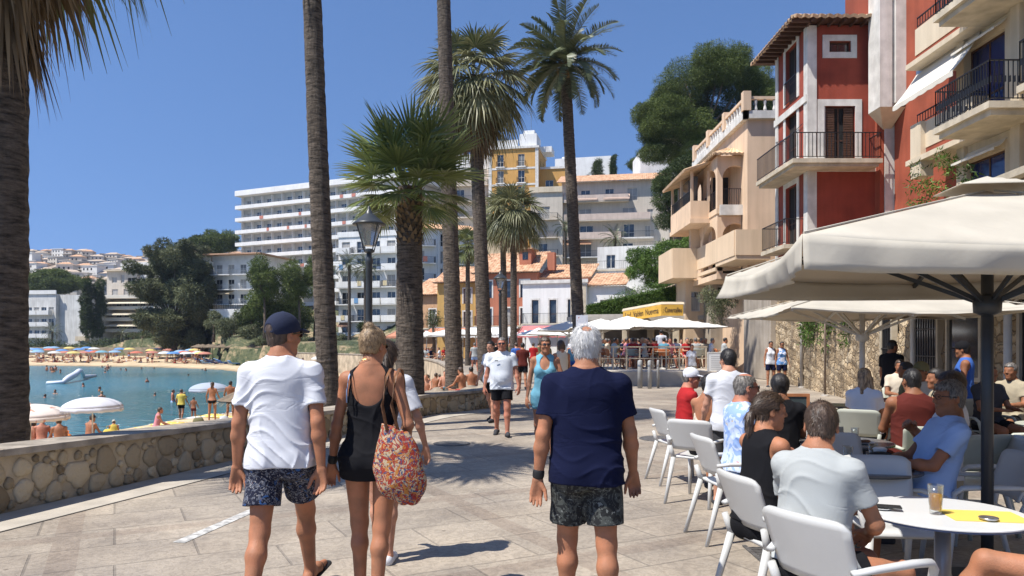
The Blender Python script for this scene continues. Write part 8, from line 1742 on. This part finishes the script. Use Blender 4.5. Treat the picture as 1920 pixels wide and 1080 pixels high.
beachsit(213,26,'child with a pale sun hat on the yellow towels','tan','cream',H=1.15,top='yellow'); beachsit(292,28,'sunburnt woman with tied hair sitting on yellow towels','red',None,heading=60,top='pink',sex='f'); beachsit(62,25.5,'dark haired bather just right of the palm trunk','tan',None,hair='black')
def beachstand(px,Y,H,label,skin,bot,hair,top=None,heading=0,sex='m',pose=1,hk='short'):
    lg=[[(12,3,8,8),(-10,3,14,-6)],[(2,4,4,0),(0,4,4,0)]][pose]; B=Body(H=H,sex=sex,legs=lg,arms=[(4,20,30,.3,20),(4,20,30,.3,20)],res=.018,hands=False); x=XP(px,Y); z=float(sandz(x,Y))
    o=makeperson(B,(x,Y,z),R(heading),label,skin); put(B.shorts(frac=.12 if sex=='f' else .5,fold=0,top=.01,ease=.006,r0=.09,r1=.092),'swimwear',CL[bot],o); put(B.hair(hk,strand=0),'hair',HM[hair],o)
    if top: put(B.tee(fold=0,hem=-.02),'shirt',CL[top],o)
beachstand(398,31.5,1.68,'woman in a black bikini bottom standing on the beach, ponytail','tan','black','brown',sex='f',hk='pony'); beachstand(432,32.5,1.66,'bather in dark blue shorts standing beside the ponytail woman','brown','navy','black'); beachstand(340,37,1.60,'person in white and yellow top with open arms at the water edge','tan','black','brown',top='yellow',pose=0); beachstand(363,35,1.1,'small child standing at the water edge','brown','maroon','black')
# towels
yt=patterned('yellow_towel',[((.70,.66,.55),3,.54,1.5)],1,(.66,.47,.10)); wt=pm('pale_towel',(.66,.64,.60),.95,.08,3,.2,40); blt=pm('blue_towel',(.05,.16,.45),.95,.15,3,.2,40); rdt=pm('red_towel',(.50,.09,.05),.95,.15,3,.2,40)
def towel(px,Y,w_,l_,rz,m_,label,group=None):
    x=XP(px,Y); mb=MB(); z0=float(sandz(x,Y)); c,s_=math.cos(rz),math.sin(rz)
    mb.grid(lambda u,v:((u-.5)*w_,(v-.5)*l_,float(sandz(x+(u-.5)*w_*c-(v-.5)*l_*s_,Y+(u-.5)*w_*s_+(v-.5)*l_*c))-z0+.03+.02*math.sin(9*u+7*v)),6,8); o=mb.build('beach_towel',m_,None,True); o.location=(x,Y,z0); o.rotation_euler=(0,0,rz); solidify(o,.015); return tag(o,label,'towel',group)
for i,(px,Y,w_,l_,a,m_) in enumerate(((245,27.4,1.1,2.4,1.2,yt),(305,28.8,1.1,2.4,.9,yt),(345,30.3,1.2,2.4,1.3,yt),(385,30,1.0,2.2,.8,yt),(415,29,1.0,2.2,1.5,yt),(140,25.6,1.0,2.2,1.3,yt),(190,26.3,1,2.2,1.0,yt),(450,31,1.1,2.3,.4,yt),(470,28,1.1,2.3,.9,yt),(350,33.5,1.1,2.2,.5,wt),(405,33.5,1.1,2.2,1.1,yt),(90,24.9,1.3,1.8,1.2,rdt),(500,33,1.1,2.2,.3,wt),(610,24,1.1,2.2,.4,yt),(650,26,1.1,2.2,.8,wt),(440,36,1.1,2.2,.8,wt))):
    towel(px,Y,w_,l_,a,m_,['yellow and white beach towel spread near the waterline','','pale towel on the sand',''][0] if m_ is yt else ('red orange towel beside the man in the olive hat' if m_ is rdt else 'pale beach towel on the sand near the waterline'),'yellow beach towels' if m_ is yt else ('pale beach towels' if m_ is wt else None))
def beachbag(px,Y,m_,label):
    x=XP(px,Y); z=float(sandz(x,Y)); Fd=Field((-.3,-.2,-.05),(.3,.2,.45),.02); Fd.ell((0,0,.15),(.22,.13,.17),k=.02); Fd.cone((-.12,0,.25),(.12,0,.25),.05,.05,k=.05); r_=empty('beach_bag',(x,Y,z),R(px),label,'bag'); put(Fd,'bag_body',m_,r_); MB().tube([(-.12,0,.26),(-.08,0,.42),(.08,0,.42),(.12,0,.26)],.012,6).build('handle',m_,r_,True)
beachbag(128,24.6,CL['orange'],'orange beach bag near the red towel'); beachbag(420,30.5,CL['white'],'white beach bag on the yellow towels'); beachbag(372,30,CL['olive'],'olive beach bag near the standing bathers'); beachbag(205,26,CL['yellow'],'yellow beach bag by the child')
# ---- crowd prototypes (low detail, with parts)
def proto(kind,res=.03):
    if kind=='lie': 
        B=Body(H=1.7,legs=[(4,4,6,0),(14,4,26,0)],arms=[(10,14,20,.2,20),(150,20,60,.2,20)],res=res,hands=False)
    elif kind=='sit': B=Body(H=1.7,lean=8,legs=[(84,8,84,0),(80,8,80,0)],arms=[(30,10,60,.5,20),(36,8,70,.5,20)],seat=.55,res=res,hands=False)
    elif kind=='ground': B=Body(H=1.7,lean=8,legs=[(100,12,110,0),(95,12,100,0)],arms=[(40,10,40,.3,20),(30,14,30,.2,20)],seat=.11,res=res,hands=False)
    else: B=Body(H=1.7,legs=[(10,4,6,0),(-8,4,10,0)],arms=[(8,14,20,.3,20),(-6,16,30,.2,20)],res=res,hands=False)
    d=dict(person=B.bodyfield().mesh('person'),hair=B.hair('short',.014,strand=0).mesh('hair'),shorts=B.shorts(fold=0,frac=.5 if kind!='lie' else .3).mesh('shorts'))
    if kind in('sit','stand'): d['shirt']=B.tee(fold=0,hem=-.03).mesh('shirt')
    for k_,me in d.items(): me.materials.append(SK['tan'])
    return d
PR={k:proto(k) for k in ('lie','sit','ground','stand')}
crnd=random.Random(11); tops=['white','white','black','navy','grey','red','blue','ltblue','maroon','khaki','cream','pink','teal','white','olive']; sks=['tan','fair','brown','tan','red']
def crowd(kind,loc,rz,label,group,z90=False,shirt=True,sc=1,prm=PR,ctx=None):
    d=prm[kind]; o=bpy.data.objects.new('person',d['person']); col.objects.link(o); o.location=loc; o.rotation_euler=(R(-90) if z90 else 0,0,rz) if not z90 else (R(90),0,rz); o.scale=(sc,)*3; obj_mat(o,SK[crnd.choice(sks)])
    for k_,me in d.items():
        if k_=='person' or (k_=='shirt' and not shirt): continue
        c=bpy.data.objects.new(k_,me); col.objects.link(c); c.parent=o; cn=crnd.choice(tops); obj_mat(c,HM[crnd.choice(['black','brown','brown','salt','blond'])] if k_=='hair' else CL[cn])
        if k_=='shirt' and ctx: label=ctx%cn.replace('ltblue','light blue')
    return tag(o,label,'person',group)
# far beach: sunbathers, umbrellas, loungers
ucol=[pm('umb_%d'%i,c,.85,.03,2,0) for i,c in enumerate(((.48,.14,.09),(.58,.46,.16),(.10,.24,.50),(.60,.60,.58),(.44,.18,.13),(.22,.36,.54),(.58,.57,.53),(.16,.34,.42)))]
up=None; lastp=[]
def farspot():
    # along the far beach and round the bay
    for _ in range(300):
        px=crnd.uniform(45,900); Y=crnd.uniform(70,160) if px>430 else crnd.uniform(108,162); x=XP(px,Y); ds=sdist(np.array([x]),np.array([Y]),SHORE)[0]; db=-sdist(np.array([x]),np.array([Y]),BACK)[0]
        if ds>3 and db>2.5: return x,Y
    return None
for i in range(122):
    s_=farspot()
    if not s_: continue
    x,Y=s_; z=float(sandz(x,Y)); k=crnd.choice(['lie','lie','ground','ground','stand']); a=crnd.uniform(0,6.28)
    crowd(k,(x,Y,z+(.12 if k=='lie' else 0)),a,'small distant %s on the far sand'%{'lie':'sunbather lying','ground':'sunbather sitting','stand':'bather standing'}[k],'bathers '+{'lie':'lying','ground':'sitting','stand':'standing'}[k]+' on the far sand',z90=(k=='lie'),shirt=False)
mb0={}
def umbproto(m_):
    return m_
uroot=None; un={0:'brick red',1:'yellow',2:'blue',3:'white',4:'dull red',5:'pale blue',6:'off white',7:'teal'}
for i in range(46):
    s_=farspot()
    if not s_: continue
    x,Y=s_; k=crnd.randrange(8); z=float(sandz(x,Y))
    if uroot is None: beachumb(x,Y,1.15,'x',ucol[k],2.0,simple=True); uroot=[o for o in bpy.data.objects if o.name.startswith('beach_umbrella') and o.get('label')=='x'][0]; c=uroot; [obj_mat(q,ucol[k]) for q in c.children if q.name.startswith('canopy')]
    else: c=copy_tree(uroot,None,{'canopy':ucol[k]})
    c.location=(x,Y,z); tag(c,'small distant %s beach umbrella on the far sand'%un[k],'umbrella','distant %s beach umbrellas'%un[k])
# blue sun loungers under pale umbrellas at the foot of the rocks
lg=empty('sun_lounger',(0,0,0)); MB().box(-.32,.32,-.95,.45,.28,.36).build('bed',ucol[2],lg); MB().bar((0,.45,.34),(0,.95,.75),.64,.07).build('backrest',ucol[2],lg)
for sx in(-.28,.28):
    for sy in(-.8,.5): MB().box(sx-.02,sx+.02,sy-.02,sy+.02,0,.28).build('leg',palepole,lg)
first=True; blues=[ucol[2],pm('lounger_blue',(.03,.10,.36),.7,.1,2,0),pm('lounger_navy',(.02,.04,.12),.7,.1,2,0),ucol[5]]
k_=0
for row in range(4):
    for j in range(17):
        px=372+j*17+row*5; Y=133-row*5-(px-372)*.05; x=XP(px,Y); db=-sdist(np.array([x]),np.array([Y]),BACK)[0]; ds=sdist(np.array([x]),np.array([Y]),SHORE)[0]
        if ds<1.5 or db<1.0: continue
        bl=blues[(j*3+row)%4]; c=lg if first else copy_tree(lg,None,{'bed':bl,'backrest':bl}); first=False; c.location=(x,Y,float(sandz(x,Y))); c.rotation_euler=(0,0,R(150+crnd.uniform(-8,8))); tag(c,'blue sun lounger in the rows below the rocky slope','sun lounger','blue sun loungers below the rocks')
spr=None
for row in range(2):
    for j in range(15):
        px=372+j*19+row*8; Y=136-row*7-(px-372)*.05; x=XP(px,Y)
        if sdist(np.array([x]),np.array([Y]),SHORE)[0]<1.5: continue
        zz=max(float(sandz(x,Y)),-.9); 
        if spr is None: strawumb(0,0,1.5,2.5,0,'y',None,.5); spr=[o for o in bpy.data.objects if o.name.startswith('straw_umbrella') and o.get('label')=='y'][0]; c=spr
        else: c=copy_tree(spr)
        c.location=(x,Y,zz); tag(c,'small distant straw umbrella above the blue loungers','umbrella','straw umbrellas above the blue loungers')
# swimmers
for i in range(40):
    if i<26: px=crnd.choice([crnd.uniform(75,115),crnd.uniform(190,240),crnd.uniform(330,430),crnd.uniform(190,240)]); Y=crnd.uniform(96,124)
    else: px=crnd.uniform(60,430); Y=crnd.uniform(45,115)
    x=XP(px,Y)
    if sdist(np.array([x]),np.array([Y]),SHORE)[0]>-1: continue
    crowd('stand',(x,Y,-3.35-crnd.uniform(0,.25) if i%5 else -3.0),crnd.uniform(0,6.28),'distant swimmer with head and shoulders above the water','swimmers in the bay',shirt=False)
# white inflatable slide line in the water
fl=empty('inflatable_float',(0,0,0),0,'long white inflatable float with a raised middle in the bay','float'); pts=[]; 
for px,py,zz in ((88,719,0),(118,718,.1),(122,713,.5),(130,704,1.0),(142,697,1.6),(148,692,2.3),(152,690,2.3),(157,689,.4),(180,688,.1)): Y=F*(CH+2.05)/(719-HZ) if px<120 else 70+(px-120)*.25; pts.append((XP(px,Y),Y,-2.0+zz*.36))
MB().tube(pts,[.15,.2,.24,.3,.3,.26,.2,.2,.12],8).build('tube',pm('inflatable_white',(.62,.66,.74),.5,.05,2,0),fl,True)
# restaurant and cafe crowds with chairs
chp=None
def cafe(n_,area,z,label_area,grp):
    xs0,xs1,y0,y1=area
    for i in range(n_):
        x=crnd.uniform(xs0,xs1); y=y0+(y1-y0)*((i%4)+crnd.uniform(.1,.6))/4; a=crnd.choice([0,90,180,-90])+crnd.uniform(-15,15)
        crowd('sit',(x,y,z),R(a),None,grp,ctx='seated diner in a %%s top among the crowd %s'%label_area)
        c=copy_tree(c0,None,dict(seat=orangep,backrest=orangep,leg=wood,armrest=wood) if crnd.random()<.75 else dict(seat=sage,backrest=sage,leg=wood,armrest=wood)); c.location=(x-.04*0,y,z); c.rotation_euler=(0,0,R(a)); tag(c,'small chair under a seated diner %s'%label_area,'chair','diners chairs '+label_area)
cafe(44,(3.0,9.6,31.8,40.5),.55,'behind the terrace fence','diners behind the terrace fence')
cafe(30,(-8.0,1.5,60,72),0,'under the far white parasols','diners under the far white parasols')
for i in range(7):
    x,y=3.6+i*.95,32.2+(i%3)*1.6; t=table(x,y,.36,'small cafe table among the diners behind the terrace fence',wood,palepole); t.location.z=.55; tag(t,None,None,'tables behind the terrace fence')
# far strollers
for i,(px,Y) in enumerate(((968,34),(1000,40),(955,48),(1010,52),(930,55),(1075,33),(1100,27),(890,44),(1025,36))):
    crowd('stand',(XP(px,Y),Y,0),R(crnd.choice([0,180])+crnd.uniform(-20,20)),'distant stroller on the far part of the promenade','distant strollers on the promenade')
for i,(px,Y) in enumerate(((868,24),(885,26),(800,30),(815,34),(835,33),(806,40),(825,44))):
    x=XP(px,Y); crowd('ground',(x,Y,float(sandz(x,Y))+.0),crnd.uniform(0,6),'sunbather sitting on the sand just beyond the sea wall','sunbathers beyond the sea wall')
# rocks beyond the wall
rk=pm('beach_rock',(.30,.25,.19),.95,.3,3,.6,10,bdist=.05); rr=random.Random(9)
for i,(px,Y) in enumerate(((905,22.5),(892,23.5),(880,25.8),(870,28),(815,27),(800,24),(830,22.5),(790,22),(900,27))):
    x=XP(px,Y); z=float(sandz(x,Y)); Fd=Field((-.8,-.6,-.3),(.8,.6,.6),.05); 
    for q in range(4): Fd.ell((rr.uniform(-.25,.25),rr.uniform(-.15,.15),rr.uniform(-.05,.1)),(rr.uniform(.2,.4),rr.uniform(.2,.35),rr.uniform(.12,.25)),k=.06)
    me=Fd.mesh('beach_rock'); o=link('beach_rock',me,None,rk); o.location=(x,Y,z+.05); tag(o,'pale boulder in the sand beyond the end of the sea wall','rock','boulders beyond the sea wall')
# ================================================================ HAZE
m=bpy.data.materials.new('haze'); m.use_nodes=True; n=m.node_tree; n.nodes.remove(n.nodes['Principled BSDF']); v=n.nodes.new('ShaderNodeVolumePrincipled'); v.inputs['Color'].default_value=(.72,.82,1,1); v.inputs['Density'].default_value=.00014; v.inputs['Anisotropy'].default_value=.2
n.links.new(v.outputs[0],n.nodes['Material Output'].inputs['Volume'])
o=MB().box(-900,500,-320,1110,-12,112).build('haze',m); tag(o,'thin pale blue summer haze over the bay',kind='stuff')
